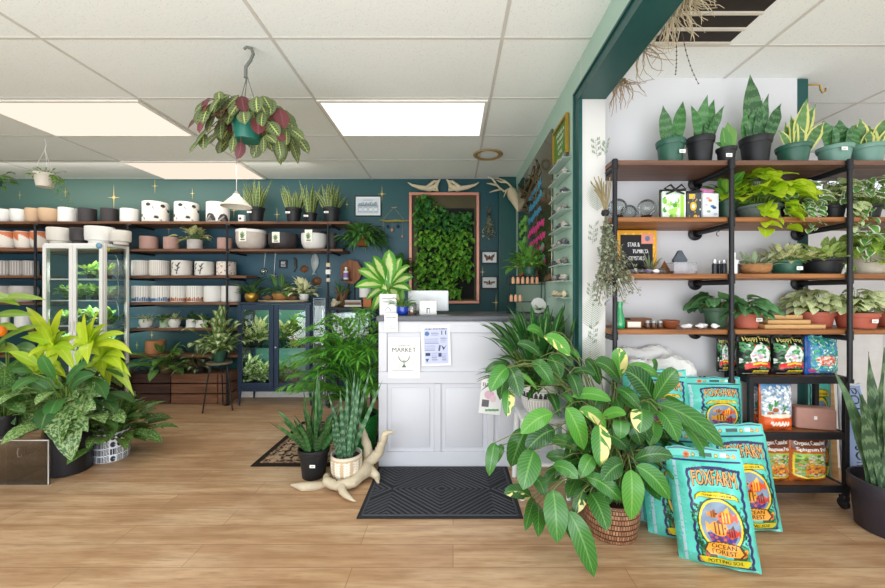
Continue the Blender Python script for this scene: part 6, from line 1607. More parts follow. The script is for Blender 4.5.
for k, (a, b_, dy, dz) in enumerate(((765, 826, 0, 0), (768, 811, .03, .024), (757, 793, .09, .0245), (766, 803, .075, .049))):
    Y = 2.07+dy; xa, xb = X(a, Y), X(b_, Y); tag(obj('wooden_board', rbox(MB(), -(xb-xa)/2, (xb-xa)/2, 0, .06, 0, .023, .002, 0, 1), WB if k != 2 else wood('#a9743f', '#84552c', 0, 2), None, ((xa+xb)/2, Y, RL[4]+.001+dz), 0), lbw[k] + ' on the fourth board', 'board')
rpot('potted_plant', 'cream marbled pothos in a terracotta red pot behind the stacked boards', 797, 831, 312, 4, RDP, lambda r, h: heartmound(110, h*.8, .12, .15, .07, .7, 0), [MB2, STEM], 'tubp', Y=2.22, cat='pothos')
rpot('potted_plant', 'cream marbled pothos in a red pot with two labels beyond the pipe', 838, 874, 313, 4, RDP, lambda r, h: heartmound(120, h*.8, .13, .15, .07, .7, 0), [MB2, STEM], 'tubp', Y=2.14, lab=(.0, .5), cat='pothos')
rpot('potted_plant', 'cream marbled pothos in a red pot at the very photo edge on the fourth board', 877, 905, 313, 4, RDP, lambda r, h: heartmound(80, h*.8, .12, .13, .07, .7, 0), [MB2, STEM], 'tubp', Y=2.2, cat='pothos')

# ---- hooks, brass
t_ = tag(obj('brass_hook', tube(MB(), [(0, 0, .02), (.05, 0, .022), (.075, 0, .02), (.08, 0, -.01), (.092, 0, -.03), (.11, 0, -.02), (.112, 0, .0)], .005, 8), mat('#b8923c', .3, .8), None, (XR+.066, YR, Z(88, YR))), 'brass hook on the dark green corner post', 'hook')

# ---- black cart
Yk2 = 2.105; kx0_, kx1_ = X(750, Yk2), X(850, Yk2); kd = .20; kcx = (kx0_+kx1_)/2; kww = (kx1_-kx0_)/2
kz = [.135, .436, .752]
WT = wood('#a9794e', '#7f5533', 0, 2, .5, 'cart_wood')
t_ = thing('rolling_cart', 'black metal rolling cart with three wooden shelves under the pipe shelf', 'cart', (kcx, Yk2, 0))
for z in kz:
    mb = MB(); rbox(mb, -kww+.024, kww-.024, .002, .02, z-.036, z+.004, .002, 0, 1); rbox(mb, -kww+.024, kww-.024, kd-.02, kd-.002, z-.036, z+.004, .002, 0, 1)
    for s in (-1, 1): rbox(mb, s*(kww-.012)-.01, s*(kww-.012)+.01, .024, kd-.024, z-.036, z+.004, .002, 0, 1)
    obj('shelf_rim', mb, BLK, t_)
    mb = MB(); box(mb, -kww+.02, kww-.02, .018, kd-.018, z-.012, z+.0005); obj('shelf_board', mb, WT, t_, smooth=False)
for s in (-1, 1):
    for y in (.012, kd-.012):
        mb = MB(); rbox(mb, s*(kww-.012)-.013, s*(kww-.012)+.013, y-.012, y+.012, .08, kz[2]+.003, .002, 0, 1); obj('post', mb, BLK, t_)
        mb = MB(); m2 = MB(); lathe(m2, [(0, -.011), (.026, -.011), (.03, -.008), (.03, .008), (.026, .011), (0, .011)], 20); m2.xf(Matrix.Translation((s*(kww-.012), y+.012, .031)) @ Matrix.Rotation(PI/2, 4, 'Y')); mb.add(m2.v, m2.f)
        rbox(mb, s*(kww-.012)-.018, s*(kww-.012)+.018, y-.01, y+.024, .05, .08, .003, 0, 1); obj('caster', mb, BLKP, t_)
def bagmesh(w_, h, tk, nx=18, nz=24, seal=.07, seed=0, sag=0):
    rs = random.Random(seed); ph = [rs.uniform(0, 6) for _ in range(8)]
    def th_(u, v):  # half thickness profile
        a = (1-abs(2*u-1)**4.0)
        b_ = min(1, max(0, v-.015)*9)**.7
        c_ = min(1, max(0, 1-seal-v)*4.5)**.65 if v < 1-seal else 0
        wr = 1+.06*math.sin(14*v+4*u+ph[0])+.05*math.sin(23*u+ph[1]+5*v)+.04*math.sin(31*v-9*u+ph[4])
        return max(.003, tk/2*a*b_*c_*wr)
    def surf(u, v, side, off=0):
        pin = 1-.05*math.sin(PI*min(1, v*1.1))*0-.03*(1 if v > 1-seal else 0)
        x = (u-.5)*w_*pin; y = side*(th_(u, v)+off); z = v*h
        z += .004*math.sin(u*17+ph[2]) if v < .02 or v > .98 else 0
        z = max(z, 0)
        lean = 0
        return V(x, y + .012*math.sin(v*4+ph[3])*0, z)
    return surf
def bag(name, label, cat, loc, rz, w_, h, tk, cv, body_col, lean=0, seal=.07, seed=0, rough=.3, group=None, roll=0):
    t_ = thing(name, label, cat, loc, rz, group); t_.rotation_euler = (lean, roll, rz)
    s = bagmesh(w_, h, tk, seal=seal, seed=seed); nx, nz = 22, 26
    mb = MB()
    for side in (-1, 1):
        vs = [s(i/nx, j/nz, side) for j in range(nz+1) for i in range(nx+1)]
        fs = [((j*(nx+1)+i), (j*(nx+1)+i+1), ((j+1)*(nx+1)+i+1), ((j+1)*(nx+1)+i)) for j in range(nz) for i in range(nx)]
        if side > 0: fs = [f[::-1] for f in fs]
        mb.add(vs, fs)
    k = (nx+1)*(nz+1)
    rim = [i for i in range(nx+1)]
    for j in range(nz):
        a, b_ = j*(nx+1), (j+1)*(nx+1); mb.f.append((a, b_, k+b_, k+a)); mb.m.append(0)
        a, b_ = j*(nx+1)+nx, (j+1)*(nx+1)+nx; mb.f.append((a, k+a, k+b_, b_)); mb.m.append(0)
    for i in range(nx):
        a, b_ = i, i+1; mb.f.append((a, k+a, k+b_, b_)); mb.m.append(0)
        a, b_ = nz*(nx+1)+i, nz*(nx+1)+i+1; mb.f.append((a, b_, k+b_, k+a)); mb.m.append(0)
    obj('bag_body', mb, mat(body_col, rough, 0, .08, 20, .3), t_)
    mb = MB(); canvas_grid(mb, cv, lambda u, v: s(.03+u*.94, .008+v*.984, -1, .0022)); obj('printed_front', mb, attr_mat(rough, bump=.15), t_, auto=False)
    return t_
def foxart():
    T = '#5cc9bb'; D = '#322c66'; O = '#e8a257'; Yl_ = '#efd12e'
    cv = Canvas(130, 200, T)
    for k in range(60): cv.ell(U(0, 1), U(0, 1), .04, .02, random.choice(['#4bc4b2', '#5fd6c5', '#48bfae']))
    cv.rect(0, .985, 1, 1, D); cv.rect(0, .885, 1, .9, D); cv.rect(0, .9, 1, .985, '#63cbc6')
    cv.ell(.1, .94, .06, .03, '#e07a30'); cv.ell(.1, .94, .03, .015, '#9a3f2a')
    for u, c_ in ((.22, '#6a7a4a'), (.62, '#8a8a3a'), (.82, '#a86a34'), (.92, '#d59040')): cv.ell(u, .94, .035, .02, c_); cv.ell(u, .94, .02, .01, '#d9b060')
    cv.rect(.33, .925, .55, .96, '#2a4a44'); cv.rect(.70, .93, .79, .965, '#f0efe8')
    # wavy purple border
    for k in range(80):
        v = .02+.8*k/79; 
        for u in (.075+.012*math.sin(v*70), .925+.012*math.sin(v*70)): cv.ell(u, v, .022, .012, D)
    cv.line([(.07, .82), (.35, .845), (.65, .845), (.93, .82)], .011, D); cv.line([(.07, .03), (.5, .02), (.93, .03)], .011, D)
    # foliage
    cv.poly([(.12, .04), (.88, .04), (.88, .42), (.78, .56), (.22, .56), (.12, .42)], '#2c5f4c')
    for k in range(260):
        s = random.choice((0, 1)); u = (.12+U(0, .2)) if s == 0 else (.88-U(0, .2)); v = U(.04, .52); a = U(0, PI)
        cv.line([(u, v), (u+.06*math.cos(a), v+.035*math.sin(a)), (u+.09*math.cos(a+.4), v+.02)], .006, random.choice(['#1e5a3c', '#2f7a48', '#5cc9bb', '#17452f', '#3f9a5c', '#123a2a']))
    for k in range(14): cv.ell(random.choice((.14, .2, .84, .8))+U(-.03, .03), U(.06, .2), .03, .018, random.choice(['#d0702c', '#9a3f2a', '#e09a3a']))
    cv.ell(.5, .385, .37, .225, '#1a4034'); cv.ell(.5, .385, .345, .212, Yl_); cv.ell(.5, .385, .315, .192, '#7c90a8')
    cv.poly([(.26, .32), (.74, .30), (.66, .235), (.5, .215), (.34, .24)], '#3f3f86'); 
    for k in range(30): cv.ell(U(.32, .68), U(.235, .33), .025, .012, random.choice(['#4b4a9a', '#a84a6a', '#5a3f7a', '#c86a4a']))
    def fish(u, v, s, c1, c2, d=1):
        cv.ell(u, v, .12*s, .05*s, c1); cv.poly([(u-d*.09*s, v), (u-d*.17*s, v+.04*s), (u-d*.17*s, v-.04*s)], c1); cv.poly([(u-.03*s, v+.04*s), (u+.05*s, v+.08*s), (u+.06*s, v+.03*s)], c2)
        for q in (-.05, 0, .05): cv.line([(u+q*s, v-.04*s), (u+q*s, v+.04*s)], .006, c2)
        cv.ell(u+d*.085*s, v+.008, .012, .007, '#1a1a1a')
    fish(.46, .36, 1.15, '#e8a030', '#7a2f1a', 1); fish(.60, .45, 1.05, '#e0562a', '#f2b83a', -1); fish(.66, .33, .8, '#c8402c', '#5a1f2a', -1); fish(.4, .47, .6, '#d98a3a', '#8a4a2a', 1)
    # banners
    cv.poly([(.2, .60), (.8, .60), (.86, .575), (.84, .62), (.78, .645), (.5, .66), (.22, .645), (.14, .615), (.12, .57)], '#7a6a1a')
    cv.poly([(.2, .607), (.8, .607), (.83, .59), (.82, .62), (.77, .637), (.5, .652), (.23, .637), (.17, .61), (.16, .585)], Yl_)
    cv.text('PREMIUM POTTING SOIL', .26, .617, .74, .632, '#5a4a18')
    ar = lambda x, y: (x, y+.028*(1-((x-.5)/.4)**2)+(y-.7)*.18*abs(x-.5)/.4)
    cv.poly([(.13, .67), (.22, .69), (.5, .71), (.78, .69), (.87, .67), (.86, .8), (.5, .845), (.14, .8)], '#2c7a72') if False else None
    for dx, dy in ((-.012, 0), (.012, 0), (0, -.008), (0, .008), (.012, -.008)): cv.text('FOXFARM', .14+dx, .69+dy, .86+dx, .795+dy, '#352038', ar)
    cv.text('FOXFARM', .14, .69, .86, .795, O, ar)
    cv.poly([(.25, .13), (.75, .13), (.82, .17), (.75, .235), (.5, .255), (.25, .235), (.18, .17)], '#4a2a14'); cv.poly([(.27, .14), (.73, .14), (.79, .17), (.73, .228), (.5, .247), (.27, .228), (.21, .17)], '#e8a23c')
    cv.text('OCEAN', .31, .192, .69, .228, '#3a1f10'); cv.text('FOREST', .31, .15, .69, .185, '#3a1f10')
    cv.rect(.38, .118, .62, .138, '#3fb8ae')
    cv.poly([(.16, .04), (.84, .04), (.9, .1), (.84, .115), (.16, .115), (.1, .1)], '#e6dc30'); cv.text('POTTING SOIL', .22, .055, .78, .1, '#3a3a14')
    return cv
FOX0 = foxart()
FOX = Canvas(160, 200, '#5cc9bb')
for j in range(200):
    for i in range(130): FOX.p[j][i+30] = FOX0.p[j][i]
FOX.rect(.06, 0, .105, .88, '#b4d3e2'); FOX.rect(0, .885, .2, .9, '#322c66'); FOX.rect(0, .985, .2, 1, '#322c66'); FOX.rect(0, 0, 1, .016, '#8fded4')
for k in range(90): FOX.ell(U(0, .17), U(.02, .86), .012, .006, random.choice(['#4fbcae', '#6fd6c9']))
fb = lambda label, loc, rz, w_=.34, h=.56, lean=0, seed=0, tk=.13, roll=0: bag('soil_bag', label, 'soil bag', loc, rz, w_, h, tk, FOX, '#58c6b8', lean, .08, seed, .28, None, roll)
# front row
fb('teal potting soil bag at the very front, nearest the camera, leaning back', (X(719, 1.67), 1.67, .004), R(-28), .305, .505, R(-9), 1, .13, R(-7))
fb('teal potting soil bag standing just behind the front bag, its yellow strip showing', (X(745, 1.93), 1.93, .004), R(-14), .33, .53, R(-7), 2, .14, R(-6))
fb('teal potting soil bag behind the front one, on the side toward the woven basket', (X(686, 1.85), 1.85, .004), R(-27), .33, .53, R(-8), 3, .10, R(-6))
fb('teal potting soil bag deepest in the row beside the woven basket', (X(668, 1.965), 1.965, .004), R(-26), .30, .50, R(-7), 4, .07, R(-5))
# upright rear stack : lower bags lie flat, one stands on top
def flatbag(label, x, y, z, w_, l, tk, col, rz=0, seed=0, cat='soil bag'):
    t_ = thing('stacked_bag', label, cat, (x, y, z), rz); s = bagmesh(w_, l, tk, seed=seed, seal=.05); nx, nz = 20, 22; mb = MB()
    for side in (-1, 1):
        vs = [(lambda p: V(p.x, p.z-l/2, -p.y+tk/2))(s(i/nx, j/nz, side)) for j in range(nz+1) for i in range(nx+1)]
        fs = [((j*(nx+1)+i), (j*(nx+1)+i+1), ((j+1)*(nx+1)+i+1), ((j+1)*(nx+1)+i)) for j in range(nz) for i in range(nx)]
        if side > 0: fs = [f[::-1] for f in fs]
        mb.add(vs, fs)
    obj('bag_body', mb, mat(col, .35, 0, .1, 14, .4), t_)
    return t_
for k in range(3): flatbag('teal soil bag lying flat, %s of the pile beneath the upright one' % ('lowest', 'middle', 'topmost')[k], 1.45, 2.21, .004+.129*k, .40, .22, .12, '#45bfae', 0, 10+k)
fb('teal potting soil bag standing upright on the pile against the cart', (X(713, 2.15), 2.15, .397), R(-3), .33, .345, R(-3), 5, .09)
for k in range(4): flatbag('soil bag lying flat beneath the upright bag near the white bags, ' + ('lowest', 'second up', 'third up', 'topmost')[k], 1.055, 2.21, .004+.108*k, .37, .23, .10, ('#45bfae', '#3fb6a6', '#58c6b8', '#45bfae')[k], 0, 20+k)
fb('teal potting soil bag standing behind the big leaves in front of the white bags', (X(655, 2.1), 2.09, .44), R(-8), .34, .36, R(-4), 6, .09)
# white bags on top
WBG = mat('#e7e7e6', .35, 0, .1, 12, .5)
for k, (px0, px1, py0, py1, Y, lb) in enumerate(((616, 672, 345, 362, 2.335, 'crumpled white bag with blue lettering lying behind the other white bag'), (622, 693, 355, 379, 2.27, 'big crumpled white bag lying on top of the bag pile'))):
    x0, x1 = X(px0, Y), X(px1, Y); z1, z0 = Z(py0, Y), Z(py1, Y); t_ = thing('white_bag', lb, 'bag', ((x0+x1)/2, Y-.03, z0+.005)); hh_ = z1-z0; mb = MB(); n = 26; m = 14
    for j in range(m+1):
        for i in range(n+1):
            a = PI*j/m; u = i/n*2-1
            rr = (1-abs(u)**9)**.5*.98+.02; wr = 1+.05*math.sin(i*1.7+j)+.04*math.sin(j*2.3+i*.6)
            mb.v.append((u*(x1-x0)/2, -math.cos(a)*(.02 if k == 0 else .045)*rr*wr, max(0, max(0, math.sin(a))**.5*hh_*rr*wr*(.86+.1*math.sin(u*5)))))
    for j in range(m):
        for i in range(n): mb.f.append((j*(n+1)+i, j*(n+1)+i+1, (j+1)*(n+1)+i+1, (j+1)*(n+1)+i)); mb.m.append(0)
    obj('bag_body', mb, WBG, t_)
    cv = Canvas(60, 20, '#e7e7e6'); 
    for q in range(3): cv.line([(.05, .25+.22*q), (.95-.2*q, .3+.22*q)], .04, '#4a6a8a' if k == 0 else '#55606a')
    mb = MB(); canvas_grid(mb, cv, lambda u, v: (-(x1-x0)*.3+u*(x1-x0)*.4, (-.024 if k == 0 else -.0495)-.003*(1-v)+.0, hh_*.05+v*.0+v*hh_*.3)); obj('lettering', mb, attr_mat(.5), t_)
cv = Canvas(30, 24, '#2c3a6a'); cv.ell(.5, .5, .3, .3, '#dfe4ee'); cv.rect(.35, .42, .65, .58, '#2c3a6a')
bag('small_pouch', 'small dark blue pouch with a white emblem propped behind the upright teal bag', 'pouch', (X(709, 2.2), 2.27, .62), R(10), .085, .10, .03, cv, '#2c3a6a', 0, .1, 9)

# cart contents
def frogart():
    cv = Canvas(84, 96, '#17221c')
    for k in range(160): cv.ell(U(0, 1), U(.2, .8), .05, .03, random.choice(['#1f5a34', '#2f7a45', '#184028', '#3a8f52', '#c04a2c', '#dfe8e0', '#5aa06a']))
    cv.ell(.55, .5, .30, .27, '#dfe9e6')
    for k in range(70): a = U(0, 6.28); q = U(0, 1); cv.ell(.55+.27*q*math.cos(a), .5+.24*q*math.sin(a), .045, .03, random.choice(['#e9efe9', '#8fc49a', '#d98a4a', '#b8d8e0', '#4f9a5c', '#c9a8c8', '#f4f4ee']))
    cv.poly([(.1, .3), (.35, .34), (.55, .36), (.75, .34), (.98, .3), (.98, .16), (.75, .22), (.55, .24), (.35, .22), (.1, .16)], '#cf2f2c'); cv.line([(.3, .29), (.55, .32), (.8, .29)], .02, '#f2c832')
    cv.rect(0, 0, 1, .16, '#17181a'); cv.rect(.32, .08, .8, .14, '#e8cf2e'); cv.text('POTTING SOIL', .36, .09, .76, .13, '#2a2a1a'); cv.rect(.1, .03, .9, .06, '#a8a8a8')
    cv.rect(0, .82, 1, 1, '#141a16'); cv.text('Happy Frog', .1, .82, .93, .95, '#efe58a', lambda x, y: (x, y-.03*((x-.5)*2)**2))
    return cv
FROG = frogart(); zc3 = kz[2]+.003
def pouch(label, px0, px1, ptop, z, Y, cv, col, rz=0, seed=0, tk=.08, name='potting_mix_bag', cat='soil bag', lean=0):
    x0, x1 = X(px0, Y), X(px1, Y); return bag(name, label, cat, ((x0+x1)/2, Y+tk/2, z), rz, x1-x0, Z(ptop, Y)-z, tk, cv, col, lean, .06, seed, .25)
pouch('small dark potting mix bag behind the black pipe at the end of the cart top', 719, 730.5, 337, zc3, 2.235, FROG, '#1d2a22', 0, 31, .04)
pouch('dark potting mix bag half hidden behind the first full frog bag', 731.5, 743.5, 338, zc3, 2.23, FROG, '#1d2a22', 0, 32, .04)
pouch('black bag lettered HAPPY FROG on the cart top nearest the pipe', 742.5, 776, 334.5, zc3, 2.12, FROG, '#171c18', 0, 33, .09)
pouch('black bag lettered HAPPY FROG on the cart top beside the blue colourful bag', 777.5, 809.5, 336, zc3, 2.13, FROG, '#171c18', 0, 34, .09)
cv = Canvas(84, 96, '#3f8fb0')
for k in range(420):
    u, v = U(0, 1), U(.06, 1); c_ = random.choice(['#2f9a5a', '#58c07a', '#8fdca8', '#2b6fae', '#63b5d8', '#e9f4ee', '#2d8f6a']); a = U(0, 6); cv.line([(u, v), (u+.07*math.cos(a), v+.06*math.sin(a))], .012, c_)
for k in range(60): cv.ell(.5+U(-.28, .28), .38+U(-.12, .12), .05, .025, random.choice(['#e8806a', '#f0a890', '#d9583f', '#f4e0d2']))
cv.rect(0, 0, 1, .06, '#2456a8'); cv.rect(0, 0, .05, 1, '#2456a8'); cv.ell(.1, .12, .08, .05, '#b04a8a')
pouch('blue and green swirl patterned fertiliser bag at the end of the cart top', 811, 843.5, 336, zc3, 2.13, cv, '#2a62b0', 0, 35, .08)
def perlart(s):
    cv = Canvas(70, 80, '#9fb6cc'); rs = random.Random(s); cv.rect(0, .8, 1, 1, '#5f93c4')
    for k in range(260): cv.ell(rs.random(), rs.uniform(.34, .9), .035, .025, rs.choice(['#e8ecf0', '#b8c4d0', '#8fa4b4', '#dfe4e8', '#6a86a4', '#f4f4f4']))
    for (u, v) in ((.2, .42), (.35, .5), (.62, .4)): cv.ell(u, v-.07, .09, .05, '#a85a38'); cv.line([(u, v), (u-.04, v+.14)], .02, '#3f8a4a'); cv.line([(u, v), (u+.05, v+.12)], .02, '#4f9a52')
    cv.rect(0, 0, 1, .31, '#e2602a'); cv.ell(.5, .31, .5, .04, '#f0e4cf'); cv.line([(.2+.03*k, .15+.05*math.sin(k*1.7)) for k in range(20)], .018, '#f8e8dc')
    return cv
pouch('blue and orange perlite bag at the back of the middle cart shelf, mostly hidden', 752.5, 770, 382.5, kz[1]+.003, 2.215, perlart(1), '#c86a3a', 0, 41, .05)
pouch('blue and orange perlite bag in front on the middle cart shelf', 764, 797, 382, kz[1]+.003, 2.125, perlart(2), '#d9622c', 0, 42, .075)
x0, x1 = X(808, 2.14), X(846, 2.14); t_ = thing('wrapped_brick', 'pinkish brown plastic-wrapped coir brick at the edge of the middle cart shelf', 'coir brick', (2.105, 2.15, kz[1]+.003), R(-16))
mb = MB(); rbox(mb, -.105, .09, .0, .08, 0, .125, .012, 0, 3); obj('brick_body', mb, mat('#b08478', .45, 0, .1, 30, .3), t_)
mb = MB(); mb.add([(-.02, -.002, .06), (-.005, -.002, .06), (-.005, -.002, .08), (-.02, -.002, .08)], [(0, 1, 2, 3)]); obj('price_sticker', mb, CER, t_)
def spart():
    cv = Canvas(90, 110, '#b8622c')
    cv.rect(0, .72, 1, 1, '#6e3a24'); cv.text('Organic Canadian', .06, .81, .96, .90, '#f4f0ea'); cv.text('Sphagnum Peat', .08, .69, .95, .78, '#f4f0ea')
    cv.rect(.03, .16, .97, .66, '#7f9a4a'); cv.poly([(.03, .5), (.3, .6), (.97, .45), (.97, .66), (.03, .66)], '#9ac25c')
    for k in range(200): cv.ell(U(.04, .96), U(.16, .62), .05, .018, random.choice(['#4f7f34', '#8fb85a', '#a9a48e', '#c9c6b4', '#d98a34', '#6a8f3f']))
    cv.poly([(.3, .2), (.75, .22), (.9, .36), (.55, .4), (.3, .32)], '#d08a3a')
    for k in range(60): cv.ell(U(.3, .85), U(.2, .38), .035, .018, random.choice(['#d9822c', '#8a5a2a', '#e8a83c', '#9a3f5a']))
    cv.line([(.03, .17), (.3, .13), (.7, .13), (.97, .17)], .014, '#f2d23a'); cv.line([(.03, .17), (.03, .6)], .012, '#f2d23a')
    return cv
SPH = spart()
pouch('orange sphagnum peat bag on the lowest cart shelf, partly behind the teal bag', 762, 794.5, 437, kz[0]+.003, 2.13, SPH, '#c0662c', 0, 51, .09)
pouch('orange sphagnum peat bag on the lowest cart shelf beside the black post', 795.5, 832, 438, kz[0]+.003, 2.13, SPH, '#c0662c', 0, 52, .09)
# things behind and beside the cart
bag('soil_bag', 'tall teal soil bag standing behind the cart near the black post', 'soil bag', (2.13, 2.47, .0)if False else (2.12, 2.325, .004), 0, .02, .02, .01, Canvas(4, 4, '#58c6b8'), '#58c6b8') if False else None
cv = Canvas(60, 150, '#d9dde6'); cv.rect(.0, 0, 1, .14, '#3fb6c4'); cv.rect(0, .05, 1, .09, '#2b4f9a'); cv.rect(.1, .18, .9, .99, '#8fa6d0')
def rot(x, y): return x, y
vs, tr, _ = text_tris('POTTING SOIL')
for a in tr: cv.poly([(.30+vs[i][1]*.42, .96-vs[i][0]*.74) for i in a], '#15161c')
Yq = 2.30; bag('potting_soil_bag', 'pale blue bag with vertical black POTTING SOIL lettering beside the cart', 'soil bag', (X(856, Yq), Yq, .004), R(4), .17, .66, .07, cv, '#c9ced8', R(-3), .05, 61, .3)
t_ = bag('soil_bag', 'teal soil bag squeezed between the cart post and the pale blue bag', 'soil bag', (2.35, 2.43, .004), 0, .22, .93, .06, FOX, '#58c6b8', 0, .06, 62, .3)
t_ = thing('storage_cabinet', 'white cabinet standing behind the snake plant in the far room', 'cabinet', (2.62, 2.62, 0)); mb = MB(); rbox(mb, -.16, .4, 0, .35, 0, .98, .004); obj('cabinet_body', mb, mat('#e3e1df', .45), t_)
mb = MB(); tube(mb, [(-.05, -.01, .83), (-.05, -.01, .86)], .008, 8); obj('knob', mb, BLK, t_)
t_ = tag(obj('wooden_plank', rbox(MB(), -.045, .045, -.012, .012, 0, .8, .002, 0, 1), WB, None, (2.49, 2.46, .002)), 'light wooden plank leaning behind the tall snake plant', 'plank'); t_.rotation_euler = (R(-7), R(4), 0)
# tall snake plant at the edge
mb = MB()
for i in range(20):
    bx_ = U(-.11, .06); l = U(.5, .85)
    dx = (-.17, -.08, -.02, .06, -.12)[i % 5]+U(-.04, .04)
    pts = bez(V(bx_, U(-.05, .05), .18), V(bx_+dx*.2, 0, .18+l*.5), V(bx_+dx, U(-.1, .06), .18+l), 9); leaf_curve(mb, pts, V(U(-.4, .4), -1, 0), .055, prof_blade, .4, 0, .08)
plantpot('snake_plant', 'large dark snake plant in a purplish black pot on the floor at the photo edge', X(892, 1.93), 1.93, 0, .165, .26, mat('#37313a', .4, 0, .1), mb, [leafmat('snake_leaf_tall', '#4a6a48', '#27412e', '#8aa67c', 'bands', .45, .45, .08, 12), STEM], 'tubp', cat='snake plant')

# ---- dried bouquet on the shelf post and dry roots on the beam
Yj = 2.0; zt_ = Z(213, Yj); t_ = thing('dried_bouquet', 'large dried grey green bouquet hanging upside down beside the fern wallpaper', 'dried bouquet', (X(603, Yj), Yj-.03, zt_)); mb = MB(); m2 = MB()
for i in range(46):
    e = V(U(-.06, .155), U(-.07, .03), -U(.28, .5)); 
    if e.x > .09: e.z = max(e.z, -.42)
    pts = bez(V(0, 0, 0), V(e.x*.1, e.y*.5, e.z*.55), e, 9); tube(mb, pts, .0018, 4, 1)
    for k, p in enumerate(pts[2:]):
        for _ in range(4): l = U(.014, .028); leaf(mb, p+V(U(-.012, .012), U(-.01, .01), U(-.02, .02)), V(U(-1, 1), U(-1, .2), U(-1, .5)), l, l*.6, .4, .3, 3, prof_ovate, 0)
obj('dried_foliage', mb, [mat('#9aa086', .85, 0, .3, 50), mat('#6b6a50', .8)], t_, auto=False)
for i in range(16): tube(m2, bez(V(0, 0, -.01), V(U(-.03, .02), U(-.02, .02), .06), V(U(-.10, .03), U(-.03, .02), U(.12, .19)), 5), .0028, 5)
obj('dry_stems', m2, mat('#8d7f5c', .8), t_)
mb = MB(); lathe(mb, [(.016, -.02), (.022, -.008), (.018, .008)], 12); obj('black_tie', mb, BLKP, t_)
mb = MB(); lathe(mb, [(0, 0), (.006, 0), (.006, .012)], 8)
def roots(label, x, y, z, n, spread, down, col, seed=3, r=.003, curl=.5):
    t_ = thing('dry_root_cluster', label, 'dried plant', (x, y, z)); mb = MB()
    for i in range(n):
        p = V(U(-.02, .02), U(-.03, .03), 0); pts = [p.copy()]; d = V(U(-.4, 1)*spread, U(-1, 1), -U(.1, .9)*down).normalized()
        for k in range(7): d = (d+V(U(-curl, curl), U(-curl, curl), U(-curl, curl*.6))).normalized(); p = p+d*.026*U(.6, 1.3); p.z = min(p.z, CEIL-z-.01); p.x = max(p.x, XP1+.006-x); pts.append(p.copy())
        tube(mb, pts, [r*(1-k/10) for k in range(8)], 4)
    obj('roots', mb, mat(col, .9, 0, .2, 30), t_); return t_
roots('tangled brown dry roots on the beam nearest the fern wallpaper', XP1+.02, 1.98, 2.36, 26, .6, .6, '#9a8468')
roots('thin brown dry roots in the middle of the beam', XP1+.02, 1.74, 2.38, 18, .6, .5, '#9a8468')
roots('large pale dry root cluster high on the beam beside the ceiling vent', XP1+.03, 1.50, 2.40, 80, .8, .6, '#b3a68a', r=.0035)
roots('pale dry roots on the beam nearest the camera', XP1+.03, 1.36, 2.44, 60, .8, .4, '#b3a68a')
t_ = thing('hanging_vine', 'two thin dry beaded strands dangling from the root cluster', 'dried plant', (XP1+.10, 1.62, 2.36)); mb = MB()
for (dx, l) in ((.0, .18), (.10, .22)):
    pts = bez((0.0+dx*.3, 0, 0), (.01+dx*.4, 0, -l*.6), (dx, 0, -l), 10); tube(mb, pts, .0015, 4)
    for p in pts[2:]: sphere(mb, p, .0035, 0, 5)
obj('strand', mb, mat('#5c5246', .9), t_)
# ============================================================ foreground plants
# hanging maranta
Ym_ = 2.036; xm = X(247, Ym_); zm_ = Z(141, Ym_)
t_ = thing('hanging_maranta', 'hanging prayer plant with patterned leaves in a teal pot under the ceiling', 'hanging plant', (xm, Ym_, zm_))
potbody(t_, .078, .115, mat('#2c7464', .25, 0, .08), 'tubp')
GRY = mat('#6d716c', .5)
mb = MB(); zh_ = CEIL-zm_
zk_ = Z(76, Ym_)-zm_
for a in (.3, 2.4, 4.5): tube(mb, [(.072*math.cos(a), .072*math.sin(a), .11), (0, 0, zk_)], .0025, 5)
tube(mb, [(-.008, 0, zk_-.01), (-.006, 0, zk_+.05), (.02, 0, zk_+.085), (.034, 0, zk_+.12), (.024, 0, zk_+.15), (-.002, 0, zk_+.158), (-.018, 0, zk_+.146)], [.009, .009, .008, .008, .008, .007, .006], 10)
obj('hanger_hook', mb, GRY, t_)
mb = MB()
MAR = leafmat('maranta_leaf', '#4c5c34', '#384827', '#84925c', 'maranta', .5, .45, .12)
for i in range(150):
    a = U(0, 2*PI); q = U(.2, 1)**.6; el = U(-1, 1)
    p = V(math.cos(a)*.24*q+.03, math.sin(a)*.22*q, .11+.10*math.sqrt(max(0, 1-q*q))+U(-.15, .02)*q)
    b_ = V(math.cos(a)*.05, math.sin(a)*.05, .10); tube(mb, bez(b_, (b_+p)/2+V(0, 0, .06), p, 4), .002, 4, 1)
    if abs(p.x) < .085 and p.y < .03 and p.z < .135: continue
    l = U(.085, .125); out = V(math.cos(a)*q, math.sin(a)*q, 0)
    dn = V(out.x*.5+U(-.4, .4), out.y*.4, -U(.5, 1)).normalized(); e = p+dn*l
    nr = V(out.x*.6+U(-.25, .25), -1 if math.sin(a) < .3 else .3, U(.2, .8))
    m_ = 2 if random.random() < .12 else 0
    leaf_curve(mb, bez(p, (p+e)/2+nr.normalized()*.012, e, 6), nr, l*.58, lambda t: math.sin(PI*t)**.55 if 0 < t < 1 else .02, .1, m_, .01, 2)
for (dx, dz) in ((-.04, -.10), (.0, -.13), (.12, -.10), (.24, -.06), (-.2, -.08), (.2, -.12)):
    p = V(dx, -.06, dz+.10); tube(mb, bez((dx*.3, 0, .08), (dx, -.06, .07), p, 4), .002, 4, 1); leaf_curve(mb, bez(p, p+V(.01, -.01, -.045), p+V(U(-.03, .03), 0, -.09), 6), V(U(-.4, .4), -1, .2), .05, lambda t: math.sin(PI*t)**.55 if 0 < t < 1 else .02, .1, 2 if dx == 0 else 0, 0, 2)
clampmb(mb, t_.location, dict(zmax=CEIL-.1))
